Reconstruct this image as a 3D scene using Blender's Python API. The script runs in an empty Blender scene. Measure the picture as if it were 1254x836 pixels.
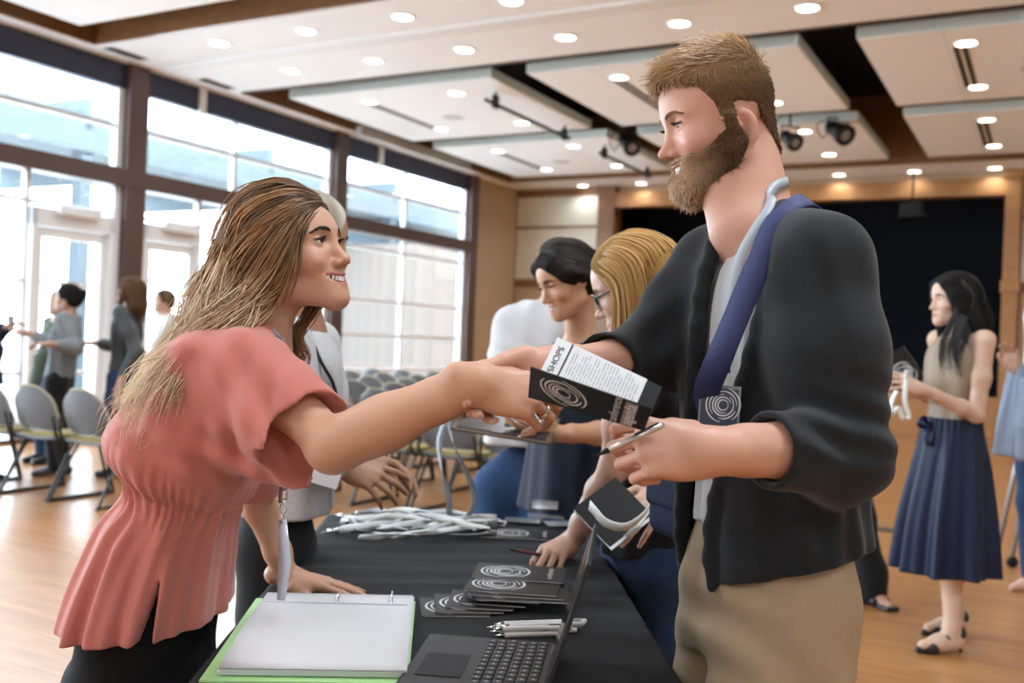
import bpy, bmesh, math, os
import numpy as np
from mathutils import Vector, Matrix
S = bpy.context.scene
COL = S.collection
RNG = np.random.default_rng(7)
PI = math.pi
# ---------------------------------------------------------------- camera model of the photograph (1254 x 836)
TH = math.radians(2.3); FPX = 1220.0; EYE = 1.30; YAW = math.radians(28.5)
SA, CA = math.sin(YAW), math.cos(YAW)
def der(px, py):
    dx, dy = px - 627.0, py - 418.0
    return dx * math.cos(TH) + dy * math.sin(TH), -dx * math.sin(TH) + dy * math.cos(TH)
def P(px, py, y):
    """world point at distance y in front of the eye"""
    u, v = der(px, py)
    return np.array([u / FPX * y, y, EYE - v / FPX * y])
def hit(px, py, a, b, c):
    """where the sight line through a pixel meets the plane of three points"""
    n = np.cross(b - a, c - a); d = P(px, py, 1.0) - A(0, 0, EYE); o = A(0, 0, EYE); return o + d * ((a - o) @ n) / (d @ n)
def R(p, q, z):
    """room coordinates: p into the hall, q to the right, z up"""
    return np.array([p * SA + q * CA, p * CA - q * SA, z])
ROOM = np.array([[CA, SA, 0], [-SA, CA, 0], [0, 0, 1.0]])   # columns: q axis, p axis, up
def A(*v): return np.array(v, float)
def nrm(v):
    v = np.asarray(v, float); return v / max(1e-9, np.linalg.norm(v))
def frame(x=None, y=None, z=None):
    """orthonormal frame (columns) from two approximate axes, the first given is kept"""
    if x is not None and z is not None:
        x = nrm(x); z = nrm(z - np.dot(z, x) * x); y = np.cross(z, x)
    elif z is not None and y is not None:
        z = nrm(z); y = nrm(y - np.dot(y, z) * z); x = np.cross(y, z)
    else:
        x = nrm(x); y = nrm(y - np.dot(y, x) * x); z = np.cross(x, y)
    return np.stack([x, y, z], 1)
def rotz(a):
    c, s = math.cos(a), math.sin(a); return np.array([[c, -s, 0], [s, c, 0], [0, 0, 1.0]])
def roty(a):
    c, s = math.cos(a), math.sin(a); return np.array([[c, 0, s], [0, 1, 0], [-s, 0, c]])
def rotx(a):
    c, s = math.cos(a), math.sin(a); return np.array([[1.0, 0, 0], [0, c, -s], [0, s, c]])
# ---------------------------------------------------------------- scene objects
def put(o, parent=None):
    COL.objects.link(o)
    if parent is not None:
        o.parent = parent
        o.matrix_parent_inverse = parent.matrix_world.inverted() if not parent.get('_root') else Matrix.Translation(-Vector(parent.location))
    return o
def tag(o, label=None, cat=None, group=None, kind=None):
    if label: o['label'] = label
    if cat: o['category'] = cat
    if group: o['group'] = group
    if kind: o['kind'] = kind
    return o
def thing(name, label, cat, loc=(0, 0, 0), group=None):
    o = bpy.data.objects.new(name, None); COL.objects.link(o)
    o.location = loc; o.empty_display_size = .05
    bpy.context.view_layer.update()
    return tag(o, label, cat, group)
def mesh_obj(name, V, F, mat, parent=None, smooth=True, cols=None, mats=None, midx=None):
    me = bpy.data.meshes.new(name)
    V = np.asarray(V, np.float32)
    if isinstance(F, np.ndarray) and F.ndim == 2:
        n, k = F.shape
        me.vertices.add(len(V)); me.vertices.foreach_set('co', V.ravel())
        me.loops.add(n * k); me.loops.foreach_set('vertex_index', F.astype(np.int32).ravel())
        me.polygons.add(n)
        me.polygons.foreach_set('loop_start', np.arange(0, n * k, k, dtype=np.int32))
        me.polygons.foreach_set('loop_total', np.full(n, k, np.int32))
        me.update(calc_edges=True); me.validate()
    else:
        me.from_pydata([tuple(map(float, v)) for v in V], [], [tuple(map(int, f)) for f in F]); me.update()
    for m in (mats or [mat]): me.materials.append(m)
    if midx is not None: me.polygons.foreach_set('material_index', np.asarray(midx, np.int32))
    if smooth: me.polygons.foreach_set('use_smooth', np.ones(len(me.polygons), bool))
    if cols is not None:
        at = me.color_attributes.new('Col', 'FLOAT_COLOR', 'POINT')
        c4 = np.ones((len(V), 4), np.float32); c4[:, :3] = cols
        at.data.foreach_set('color', c4.ravel())
    o = bpy.data.objects.new(name, me)
    COL.objects.link(o)
    if parent is not None:
        o.parent = parent
        o.matrix_parent_inverse = parent.matrix_world.inverted()
    return o
class MB:
    """collects boxes, bars, tubes and sheets into one mesh"""
    def __init__(s): s.V = []; s.F = []; s.M = []; s.n = 0
    def add(s, V, F, m=0):
        V = np.asarray(V, float)
        s.V.append(V); s.F += [tuple(int(i) + s.n for i in f) for f in F]; s.M += [m] * len(F); s.n += len(V); return s
    def box(s, c, size, M=None, m=0, bev=0.0):
        """box about c, size full, M = frame (columns)"""
        h = np.asarray(size, float) / 2
        if bev <= 0:
            V = np.array([[x, y, z] for x in (-1, 1) for y in (-1, 1) for z in (-1, 1)], float) * h
            F = [(0, 1, 3, 2), (4, 6, 7, 5), (0, 4, 5, 1), (2, 3, 7, 6), (0, 2, 6, 4), (1, 5, 7, 3)]
        else:
            bm = bmesh.new(); bmesh.ops.create_cube(bm, size=2.0)
            for v in bm.verts: v.co = Vector((v.co.x * h[0], v.co.y * h[1], v.co.z * h[2]))
            bmesh.ops.bevel(bm, geom=list(bm.edges), offset=min(bev, .49 * 2 * h.min()), segments=2, profile=.6, affect='EDGES')
            V = np.array([v.co[:] for v in bm.verts]); F = [tuple(v.index for v in f.verts) for f in bm.faces]; bm.free()
        if M is not None: V = V @ np.asarray(M).T
        return s.add(V + np.asarray(c, float), F, m)
    def rbox(s, p0, p1, q0, q1, z0, z1, m=0, bev=0.0):
        """room aligned box"""
        return s.box(R((p0 + p1) / 2, (q0 + q1) / 2, (z0 + z1) / 2), (abs(q1 - q0), abs(p1 - p0), abs(z1 - z0)), ROOM, m, bev)
    def tube(s, pts, r, n=8, m=0, closed=False, cap=True, flat=None):
        """tube along points; r number or list; flat=(w,t,normal) gives a flat ribbon of width w and thickness t"""
        pts = np.asarray(pts, float); k = len(pts)
        T = np.gradient(pts, axis=0) if not closed else np.roll(pts, -1, 0) - np.roll(pts, 1, 0)
        T /= np.linalg.norm(T, axis=1)[:, None] + 1e-12
        rr = np.full(k, r, float) if np.isscalar(r) else np.asarray(r, float)
        ref = np.array([0, 0, 1.0]) if abs(T[0][2]) < .9 else np.array([1.0, 0, 0])
        N = []; b = nrm(ref - np.dot(ref, T[0]) * T[0])
        for i in range(k):
            b = nrm(b - np.dot(b, T[i]) * T[i]); N.append(b)
        N = np.array(N); B = np.cross(T, N)
        a = np.arange(n) / n * 2 * PI
        ring = (np.cos(a)[None, :, None] * N[:, None] + np.sin(a)[None, :, None] * B[:, None]) * rr[:, None, None] + pts[:, None]
        V = ring.reshape(-1, 3); F = []
        for i in range(k if closed else k - 1):
            j = (i + 1) % k
            for t in range(n):
                F.append((i * n + t, i * n + (t + 1) % n, j * n + (t + 1) % n, j * n + t))
        if not closed and cap:
            F.append(tuple(range(n))[::-1]); F.append(tuple((k - 1) * n + t for t in range(n)))
        return s.add(V, F, m)
    def ribbon(s, pts, w, t, side, m=0):
        """flat band: width w along side vectors, thickness t"""
        pts = np.asarray(pts, float); k = len(pts)
        side = np.asarray(side, float)
        if side.ndim == 1: side = np.repeat(side[None], k, 0)
        T = np.gradient(pts, axis=0); T /= np.linalg.norm(T, axis=1)[:, None] + 1e-12
        side = side - (side * T).sum(1)[:, None] * T; side /= np.linalg.norm(side, axis=1)[:, None] + 1e-12
        up = np.cross(T, side)
        ww = (np.full(k, w) if np.isscalar(w) else np.asarray(w))[:, None]
        c = [pts + side * ww / 2 + up * t / 2, pts - side * ww / 2 + up * t / 2, pts - side * ww / 2 - up * t / 2, pts + side * ww / 2 - up * t / 2]
        V = np.stack(c, 1).reshape(-1, 3); F = []
        for i in range(k - 1):
            for j in range(4): F.append((4 * i + j, 4 * i + (j + 1) % 4, 4 * i + 4 + (j + 1) % 4, 4 * i + 4 + j))
        F.append((3, 2, 1, 0)); F.append(tuple(4 * (k - 1) + j for j in range(4)))
        return s.add(V, F, m)
    def lathe(s, prof, c, n=24, M=None, m=0):
        """profile [(r,z)] turned about z"""
        a = np.arange(n) / n * 2 * PI; V = []; F = []
        for r, z in prof:
            V += [(r * math.cos(t), r * math.sin(t), z) for t in a]
        k = len(prof)
        for i in range(k - 1):
            for t in range(n): F.append((i * n + t, i * n + (t + 1) % n, (i + 1) * n + (t + 1) % n, (i + 1) * n + t))
        F.append(tuple(range(n))[::-1]); F.append(tuple((k - 1) * n + t for t in range(n)))
        V = np.array(V)
        if M is not None: V = V @ np.asarray(M).T
        return s.add(V + np.asarray(c, float), F, m)
    def grid(s, G, t=0.0, m=0, flip=False):
        """sheet from a grid of points (a,b,3), optional thickness along normals"""
        G = np.asarray(G, float); a, b, _ = G.shape
        def quads(o, rev):
            out = []
            for i in range(a - 1):
                for j in range(b - 1):
                    q = (o + i * b + j, o + (i + 1) * b + j, o + (i + 1) * b + j + 1, o + i * b + j + 1)
                    out.append(q[::-1] if rev else q)
            return out
        if t == 0: return s.add(G.reshape(-1, 3), quads(0, flip), m)
        du = np.gradient(G, axis=0); dv = np.gradient(G, axis=1); n = np.cross(du, dv)
        n /= np.linalg.norm(n, axis=2)[..., None] + 1e-12
        V = np.concatenate([(G + n * t / 2).reshape(-1, 3), (G - n * t / 2).reshape(-1, 3)]); o = a * b
        F = quads(0, False) + quads(o, True)
        bd = [i * b for i in range(a)] + [(a - 1) * b + j for j in range(1, b)] + [i * b + b - 1 for i in range(a - 2, -1, -1)] + [j for j in range(b - 2, 0, -1)]
        for i in range(len(bd)):
            p, q = bd[i], bd[(i + 1) % len(bd)]
            F.append((p, q, q + o, p + o))
        return s.add(V, F, m)
    def build(s, name, mat, parent=None, smooth=False, mats=None, subsurf=0, auto=None):
        o = mesh_obj(name, np.concatenate(s.V), s.F, mat, parent, smooth, None, mats, s.M if mats else None)
        if auto is not None:
            for p in o.data.polygons: p.use_smooth = True
            try: o.data.set_sharp_from_angle(angle=math.radians(auto))
            except Exception: pass
        if subsurf:
            md = o.modifiers.new('sub', 'SUBSURF'); md.levels = md.render_levels = subsurf
        return o
def copy_tree(o, parent=None):
    c = o.copy(); COL.objects.link(c)
    if parent is not None: c.parent = parent
    for ch in list(o.children): copy_tree(ch, c)
    return c
def spline(pts, n=24):
    """Catmull-Rom through points"""
    p = np.asarray(pts, float); k = len(p)
    if k < 3: return p[0] + (p[-1] - p[0]) * np.linspace(0, 1, n)[:, None]
    q = np.concatenate([[2 * p[0] - p[1]], p, [2 * p[-1] - p[-2]]])
    t = np.linspace(0, k - 1 - 1e-9, n); i = t.astype(int); f = (t - i)[:, None]
    a, b, c, d = q[i], q[i + 1], q[i + 2], q[i + 3]
    return .5 * (2 * b + (c - a) * f + (2 * a - 5 * b + 4 * c - d) * f ** 2 + (3 * b - a - 3 * c + d) * f ** 3)
# ---------------------------------------------------------------- materials
MATS = {}
def mat(name, col, rough=.6, metal=0., spec=.5, coat=0., sheen=0., bump=None, vcol=False, mix=None, emit=0., sss=0., alpha=None, trans=0., cloth=None):
    """bump=(scale,strength,dist); mix=(colour2,noise scale,contrast) mottles the colour; cloth=(scale,strength) gives a fine weave"""
    if name in MATS: return MATS[name]
    if rough >= .75: spec = min(spec, .18)
    m = bpy.data.materials.new(name); m.use_nodes = True; nt = m.node_tree; N = nt.nodes; b = N['Principled BSDF']
    b.inputs['Base Color'].default_value = (*col, 1); b.inputs['Roughness'].default_value = rough; b.inputs['Metallic'].default_value = metal
    b.inputs['Specular IOR Level'].default_value = spec
    b.inputs['Coat Weight'].default_value = coat; b.inputs['Sheen Weight'].default_value = sheen
    if sheen: b.inputs['Sheen Roughness'].default_value = .5
    if trans: b.inputs['Transmission Weight'].default_value = trans
    if sss:
        b.inputs['Subsurface Weight'].default_value = sss; b.inputs['Subsurface Radius'].default_value = (1, .35, .2); b.inputs['Subsurface Scale'].default_value = .012
    if emit:
        b.inputs['Emission Color'].default_value = (*col, 1); b.inputs['Emission Strength'].default_value = emit
    if alpha is not None: b.inputs['Alpha'].default_value = alpha
    tc = N.new('ShaderNodeTexCoord')
    if vcol:
        at = N.new('ShaderNodeVertexColor'); at.layer_name = 'Col'; nt.links.new(at.outputs['Color'], b.inputs['Base Color'])
    if mix:
        nz = N.new('ShaderNodeTexNoise'); nz.inputs['Scale'].default_value = mix[1]; nz.inputs['Detail'].default_value = 5
        rp = N.new('ShaderNodeValToRGB'); c = mix[2] if len(mix) > 2 else .15
        rp.color_ramp.elements[0].position = .5 - c; rp.color_ramp.elements[1].position = .5 + c
        rp.color_ramp.elements[0].color = (*col, 1); rp.color_ramp.elements[1].color = (*mix[0], 1)
        nt.links.new(tc.outputs['Object'], nz.inputs['Vector']); nt.links.new(nz.outputs['Fac'], rp.inputs['Fac'])
        nt.links.new(rp.outputs['Color'], b.inputs['Base Color'])
    hgt = None
    if bump:
        nz = N.new('ShaderNodeTexNoise'); nz.inputs['Scale'].default_value = bump[0]; nz.inputs['Detail'].default_value = 4
        nt.links.new(tc.outputs['Object'], nz.inputs['Vector']); hgt = nz.outputs['Fac']
        bp = N.new('ShaderNodeBump'); bp.inputs['Strength'].default_value = bump[1]; bp.inputs['Distance'].default_value = bump[2] if len(bump) > 2 else .002
        nt.links.new(hgt, bp.inputs['Height']); nt.links.new(bp.outputs['Normal'], b.inputs['Normal'])
    if cloth:
        w = N.new('ShaderNodeTexWave'); w.inputs['Scale'].default_value = cloth[0]; w.inputs['Distortion'].default_value = 3; w.inputs['Detail'].default_value = 2
        w.bands_direction = 'Z'
        nt.links.new(tc.outputs['Object'], w.inputs['Vector'])
        bp = N.new('ShaderNodeBump'); bp.inputs['Strength'].default_value = cloth[1]; bp.inputs['Distance'].default_value = .001
        nt.links.new(w.outputs['Fac'], bp.inputs['Height']); nt.links.new(bp.outputs['Normal'], b.inputs['Normal'])
    MATS[name] = m; return m
# ---------------------------------------------------------------- signed distance modelling
def smin(a, b, k):
    if k <= 0: return np.minimum(a, b)
    h = np.maximum(k - np.abs(a - b), 0) / k
    return np.minimum(a, b) - h * h * k * .25
def smax(a, b, k): return -smin(-a, -b, k)
class Sdf:
    """list of (op, f, lo, hi, k): op u union, s subtract, i intersect (everywhere), d displacement"""
    def __init__(s): s.n = []
    def raw(s, op, f, lo, hi, k): s.n.append((op, f, np.asarray(lo, float), np.asarray(hi, float), k)); return s
    def cone(s, a, b, ra, rb, k=.0, op='u', sq=None):
        """tapered capsule"""
        a = np.asarray(a, float); b = np.asarray(b, float); ab = b - a; L2 = max(1e-12, ab @ ab); m = max(ra, rb)
        def f(Q):
            q = Q - a; t = np.clip((q @ ab) / L2, 0, 1)
            return np.sqrt(((q - t[:, None] * ab) ** 2).sum(1)) - (ra + (rb - ra) * t)
        return s.raw(op, f, np.minimum(a, b) - m, np.maximum(a, b) + m, k)
    def chain(s, pts, rad, k=.01, op='u'):
        for i in range(len(pts) - 1): s.cone(pts[i], pts[i + 1], rad[i], rad[i + 1], k, op)
        return s
    def ell(s, c, r, M=None, k=.0, op='u'):
        c = np.asarray(c, float); r = np.asarray(r, float) * np.ones(3); m = r.max()
        Mx = np.eye(3) if M is None else np.asarray(M)
        ext = np.sqrt(((Mx * r) ** 2).sum(1))
        def f(Q):
            q = (Q - c) @ Mx; k0 = np.sqrt(((q / r) ** 2).sum(1)); k1 = np.sqrt(((q / r ** 2) ** 2).sum(1)) + 1e-9
            return k0 * (k0 - 1) / k1
        return s.raw(op, f, c - ext - 1.2 * k, c + ext + 1.2 * k, k)
    def box(s, c, h, M=None, rad=.0, k=.0, op='u'):
        c = np.asarray(c, float); h = np.asarray(h, float); Mx = np.eye(3) if M is None else np.asarray(M)
        ext = (np.abs(Mx) * h).sum(1)
        def f(Q):
            q = np.abs((Q - c) @ Mx) - (h - rad)
            return np.sqrt((np.maximum(q, 0) ** 2).sum(1)) + np.minimum(q.max(1), 0) - rad
        return s.raw(op, f, c - ext, c + ext, k)
    def loft(s, st, M, k=.0, op='u', pw=2.0, fold=None, rnd=.0, smooth=True):
        """stations (centre point, rx, ry) in order along the frame's z axis; fold(theta, t) is added to the radius"""
        M = np.asarray(M); C = np.array([c for c, _, _ in st], float); L = C @ M
        rx = np.array([a for _, a, _ in st]); ry = np.array([b for _, _, b in st])
        o = np.argsort(L[:, 2]); L = L[o]; rx = rx[o]; ry = ry[o]; z = L[:, 2]
        if smooth and len(z) > 2:
            zz = np.linspace(z[0], z[-1], 64)
            def cub(v):
                d = np.gradient(v, z); i = np.clip(np.searchsorted(z, zz) - 1, 0, len(z) - 2); h = z[i + 1] - z[i]; t = (zz - z[i]) / h
                return (2 * t ** 3 - 3 * t ** 2 + 1) * v[i] + (t ** 3 - 2 * t ** 2 + t) * h * d[i] + (-2 * t ** 3 + 3 * t ** 2) * v[i + 1] + (t ** 3 - t ** 2) * h * d[i + 1]
            X, Y, RX, RY = cub(L[:, 0]), cub(L[:, 1]), cub(rx), cub(ry); Z = zz
        else: X, Y, RX, RY, Z = L[:, 0], L[:, 1], rx, ry, z
        z0, z1 = z[0], z[-1]; m = max(rx.max(), ry.max()) * 1.05 + .02 + 1.2 * k
        ext = np.abs(M) @ np.ones(3) * 0
        pts = np.concatenate([C - m, C + m])
        def f(Q):
            q = Q @ M; t = np.clip(q[:, 2], z0, z1)
            a = q[:, 0] - np.interp(t, Z, X); b = q[:, 1] - np.interp(t, Z, Y); p = np.interp(t, Z, RX); r = np.interp(t, Z, RY)
            if pw == 2.0:
                k0 = np.sqrt((a / p) ** 2 + (b / r) ** 2); k1 = np.sqrt((a / p ** 2) ** 2 + (b / r ** 2) ** 2) + 1e-9
                d = k0 * (k0 - 1) / k1
            else:
                k0 = ((np.abs(a) / p) ** pw + (np.abs(b) / r) ** pw) ** (1 / pw); d = (k0 - 1) * np.minimum(p, r)
            if fold is not None: d = d - fold(np.arctan2(b / r, a / p), (q[:, 2] - z0) / (z1 - z0))
            e = np.maximum(q[:, 2] - z1, z0 - q[:, 2])
            return smax(d, e, rnd) if rnd else np.maximum(d, e)
        return s.raw(op, f, pts.min(0), pts.max(0), k)
    def group(s, g, k=.0, op='u'):
        """combine another Sdf as a whole"""
        lo = np.min([n[2] for n in g.n if n[0] == 'u'], 0); hi = np.max([n[3] for n in g.n if n[0] == 'u'], 0)
        return s.raw(op, lambda Q: g.ev(Q), lo, hi, k)
    def plane(s, c, n, k=.0, op='s', box=None):
        """op s: removes the side the normal points to"""
        c = np.asarray(c, float); n = nrm(n)
        lo, hi = (np.full(3, -1e3), np.full(3, 1e3)) if box is None else box
        if box is None: f = lambda Q: -((Q - c) @ n)
        else:
            b0 = (np.asarray(lo) + hi) / 2; bh = (np.asarray(hi) - lo) / 2
            f = lambda Q: np.maximum(-((Q - c) @ n), (np.abs(Q - b0) - bh).max(1))
        return s.raw(op, f, lo, hi, k)
    def disp(s, f, lo=None, hi=None): return s.raw('d', f, np.full(3, -1e3) if lo is None else lo, np.full(3, 1e3) if hi is None else hi, 0)
    def ev(s, Q, sel=None):
        d = np.full(len(Q), .2, np.float32)
        for i, (op, f, lo, hi, k) in enumerate(s.n):
            if sel is not None and not sel[i]: continue
            if op == 'u': d = smin(d, f(Q), k)
            elif op == 's': d = smax(d, -f(Q), k)
            elif op == 'i': d = smax(d, f(Q), k)
            else: d = d + f(Q)
        return d
    def mesh(s, h, B=24, smooth=1):
        us = [n for n in s.n if n[0] == 'u']
        lo = np.min([n[2] for n in us], 0) - 4 * h; hi = np.max([n[3] for n in us], 0) + 4 * h
        N = np.ceil((hi - lo) / h).astype(int) + 2; nb = -(-N // B)
        LO = np.array([n[2] for n in s.n]); HI = np.array([n[3] for n in s.n]); K = np.array([n[4] for n in s.n]); OPU = np.array([n[0] == 'u' for n in s.n])
        ids, pos, quads = [], [], []
        NY, NZ = int(N[1]) + 4, int(N[2]) + 4
        g = np.arange(-1, B + 1); base = np.stack(np.meshgrid(g, g, g, indexing='ij'), -1)
        cg = np.linspace(-1, B, 5); cb = np.stack(np.meshgrid(cg, cg, cg, indexing='ij'), -1).reshape(-1, 3)
        ce = np.array([[0, 0, 0], [1, 0, 0], [0, 1, 0], [1, 1, 0], [0, 0, 1], [1, 0, 1], [0, 1, 1], [1, 1, 1]])
        for bi in range(nb[0]):
            for bj in range(nb[1]):
                for bk in range(nb[2]):
                    o = np.array([bi, bj, bk]) * B
                    b0 = lo + (o - 1) * h; b1 = lo + (o + B) * h
                    mg = np.where(OPU, max(K[OPU].max() * 1.3, .02), K * 1.7)[:, None] + 3 * h
                    sel = ((LO - mg) <= b1).all(1) & ((HI + mg) >= b0).all(1)
                    if not (sel & OPU).any(): continue
                    cd = s.ev(lo + (cb + o) * h, sel)
                    if np.abs(cd).min() > h * (B + 1) / 4 * 1.8: continue
                    D = s.ev((lo + (base + o) * h).reshape(-1, 3), sel).reshape(B + 2, B + 2, B + 2)
                    I = D < 0
                    if not I.any() or I.all(): continue
                    # cells -1..B-1 ; corner index c = cell..cell+1
                    n1 = B + 1
                    cnt = np.zeros((n1,) * 3, int); acc = np.zeros((n1, n1, n1, 3)); ne = np.zeros((n1,) * 3)
                    cor = [D[a:a + n1, b:b + n1, c:c + n1] for a, b, c in ce]
                    for e0 in range(8):
                        for ax in range(3):
                            if ce[e0][ax]: continue
                            e1 = e0 + (1, 2, 4)[ax]
                            x, y = cor[e0], cor[e1]; cr = (x < 0) != (y < 0)
                            t = np.where(cr, x / np.where(cr, x - y, 1), 0)
                            for a2 in range(3):
                                acc[..., a2] += np.where(cr, ce[e0][a2] + (t if a2 == ax else 0), 0)
                            ne += cr
                    act = ne > 0
                    ii = np.argwhere(act); pp = acc[act] / ne[act][:, None]
                    gi = ii + o - 1
                    ids.append(((gi[:, 0] + 2) * NY + gi[:, 1] + 2) * NZ + gi[:, 2] + 2); pos.append(lo + (gi + pp) * h)
                    G = lambda a: ((a[:, 0] + o[0] - 1 + 2) * NY + a[:, 1] + o[1] - 1 + 2) * NZ + a[:, 2] + o[2] - 1 + 2
                    # edges starting at grid points 0..B-1 (array index 1..B)
                    for ax in range(3):
                        sl0 = [slice(1, B + 1)] * 3; sl1 = list(sl0); sl1[ax] = slice(2, B + 2)
                        x = I[tuple(sl0)]; y = I[tuple(sl1)]; cr = np.argwhere(x != y)
                        if not len(cr): continue
                        inside = x[tuple(cr.T)]; c = cr + 1
                        u, w = [(1, 2), (2, 0), (0, 1)][ax]
                        du = np.zeros(3, int); du[u] = 1; dw = np.zeros(3, int); dw[w] = 1
                        q = np.stack([G(c - du - dw), G(c - dw), G(c), G(c - du)], 1)
                        q[~inside] = q[~inside][:, ::-1]
                        quads.append(q)
        ids = np.concatenate(ids); pos = np.concatenate(pos); Qd = np.concatenate(quads)
        uid, first = np.unique(ids, return_index=True); V = pos[first]
        Fq = np.minimum(np.searchsorted(uid, Qd), len(uid) - 1); Fq = Fq[(uid[Fq] == Qd).all(1)]
        if os.environ.get('DEVQ') and len(Fq) != len(Qd): print('DROPPED', len(Qd) - len(Fq), flush=True)
        us_ = np.unique(Fq); V = V[us_]; Fq = np.searchsorted(us_, Fq)
        for _ in range(smooth):
            ac = np.zeros_like(V); ct = np.zeros(len(V))
            for a, b in ((0, 1), (1, 2), (2, 3), (3, 0)):
                np.add.at(ac, Fq[:, a], V[Fq[:, b]]); np.add.at(ct, Fq[:, a], 1)
                np.add.at(ac, Fq[:, b], V[Fq[:, a]]); np.add.at(ct, Fq[:, b], 1)
            V = V + .5 * (ac / np.maximum(ct, 1)[:, None] - V)
        return V, Fq
    def build(s, name, m, parent, h, smooth=1, paint=None, base=None):
        V, F = s.mesh(h, smooth=smooth)
        cols = None
        if paint is not None:
            cols = np.repeat(np.asarray(base, float)[None], len(V), 0)
            for f, c in paint:
                w = np.clip(f(V), 0, 1)[:, None]; cols = cols * (1 - w) + np.asarray(c) * w
        return mesh_obj(name, V, F, m, parent, True, cols)
def wob(seed, scale, n=5, stretch=(1, 1, 1)):
    """smooth pseudo noise about -1..1"""
    r = np.random.default_rng(seed); K = r.normal(size=(n, 3)); K = K / np.linalg.norm(K, axis=1)[:, None] * (scale * (.6 + .8 * r.random(n)))[:, None] * np.asarray(stretch); ph = r.random(n) * 6.28
    def f(Q): return np.sin(Q @ K.T + ph).sum(1) / n ** .5 * .8
    return f
def crease(c, d, r, freq, amp, n, ph=0.):
    """folds: ripples along direction n, fading away from c (radius r); d unused axis"""
    c = np.asarray(c, float); n = nrm(n); r = np.asarray(r, float) * np.ones(3)
    def f(Q):
        q = Q - c; w = np.exp(-((q / r) ** 2).sum(1))
        return amp * w * np.sin(freq * (q @ n) + ph)
    return f
def blob(c, r):
    c = np.asarray(c, float)
    return lambda Q: np.exp(-(((Q - c) / r) ** 2).sum(1))
# ================================================================= the room
W = 9.77; D = 18.0; HC = 4.40
PB = -5.0; QR = 7.5
M_CEIL = mat('ceiling_white', (.88, .885, .89), .7, bump=(60, .05))
M_TILE = mat('acoustic_tile', (.90, .905, .91), .8)
M_WOOD = mat('walnut_trim', (.27, .125, .05), .35, mix=((.19, .085, .033), 9, .3))
M_WOOD2 = mat('oak_trim', (.42, .21, .08), .35, mix=((.32, .15, .055), 7, .3))
M_TAN = mat('tan_wall', (.50, .36, .235), .75)
M_CREAM = mat('cream_panel', (.72, .68, .57), .55)
M_BLACK = mat('stage_black', (.012, .014, .02), .9)
M_VOID = mat('black_plenum', (.01, .01, .012), .9)
M_POST = mat('bronze_mullion', (.115, .075, .068), .4, metal=.2)
M_ALU = mat('silver_mullion', (.78, .80, .83), .45)
M_HEAD = mat('navy_header', (.03, .04, .085), .5)
M_DKMET = mat('dark_metal', (.02, .02, .022), .4, metal=.6)
M_WHITE = mat('white_paint', (.8, .8, .8), .5)
def glass_mat():
    m = bpy.data.materials.new('window_glass'); m.use_nodes = True; nt = m.node_tree; N = nt.nodes; N.clear()
    o = N.new('ShaderNodeOutputMaterial'); t = N.new('ShaderNodeBsdfTransparent'); t.inputs[0].default_value = (.97, .99, 1, 1)
    g = N.new('ShaderNodeBsdfGlossy'); g.inputs['Roughness'].default_value = .02; fr = N.new('ShaderNodeLayerWeight'); fr.inputs['Blend'].default_value = .12
    mx = N.new('ShaderNodeMixShader'); L = nt.links.new
    L(fr.outputs['Facing'], mx.inputs[0]); L(t.outputs[0], mx.inputs[1]); L(g.outputs[0], mx.inputs[2]); L(mx.outputs[0], o.inputs[0]); return m
M_GLASS = glass_mat()
def floor_mat():
    m = bpy.data.materials.new('wood_strip_floor'); m.use_nodes = True; nt = m.node_tree; N = nt.nodes; L = nt.links.new; b = N['Principled BSDF']
    tc = N.new('ShaderNodeTexCoord'); br = N.new('ShaderNodeTexBrick'); br.offset = .37; br.inputs['Scale'].default_value = 1
    br.inputs['Brick Width'].default_value = 1.1; br.inputs['Row Height'].default_value = .057; br.inputs['Mortar Size'].default_value = .0012; br.inputs['Mortar Smooth'].default_value = .3
    br.inputs['Color1'].default_value = (.47, .22, .075, 1); br.inputs['Color2'].default_value = (.38, .17, .054, 1); br.inputs['Mortar'].default_value = (.22, .10, .035, 1); br.inputs['Bias'].default_value = 0
    L(tc.outputs['Object'], br.inputs['Vector'])
    mp = N.new('ShaderNodeMapping'); mp.inputs['Scale'].default_value = (1.2, 18, 1); nz = N.new('ShaderNodeTexNoise'); nz.inputs['Scale'].default_value = 3; nz.inputs['Detail'].default_value = 6
    L(tc.outputs['Object'], mp.inputs['Vector']); L(mp.outputs[0], nz.inputs['Vector'])
    mx = N.new('ShaderNodeMix'); mx.data_type = 'RGBA'; mx.blend_type = 'OVERLAY'; mx.inputs[0].default_value = .45
    L(br.outputs['Color'], mx.inputs[6]); L(nz.outputs['Fac'], mx.inputs[7]); L(mx.outputs[2], b.inputs['Base Color'])
    b.inputs['Roughness'].default_value = .3; b.inputs['Specular IOR Level'].default_value = .5; b.inputs['Coat Weight'].default_value = .25; b.inputs['Coat Roughness'].default_value = .2
    return m
def struct(name, mb, m, **k):
    return tag(mb.build(name, m, **k), kind='structure')
fl = MB().box((0, 0, -.05), (W + QR + .6, D - PB + 7, .1)); o = struct('floor', fl, floor_mat())
o.matrix_world = Matrix([list(ROOM[0]) + [R((D + PB) / 2, (QR - W) / 2, 0)[0]], list(ROOM[1]) + [R((D + PB) / 2, (QR - W) / 2, 0)[1]], [0, 0, 1, 0], [0, 0, 0, 1]])
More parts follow.
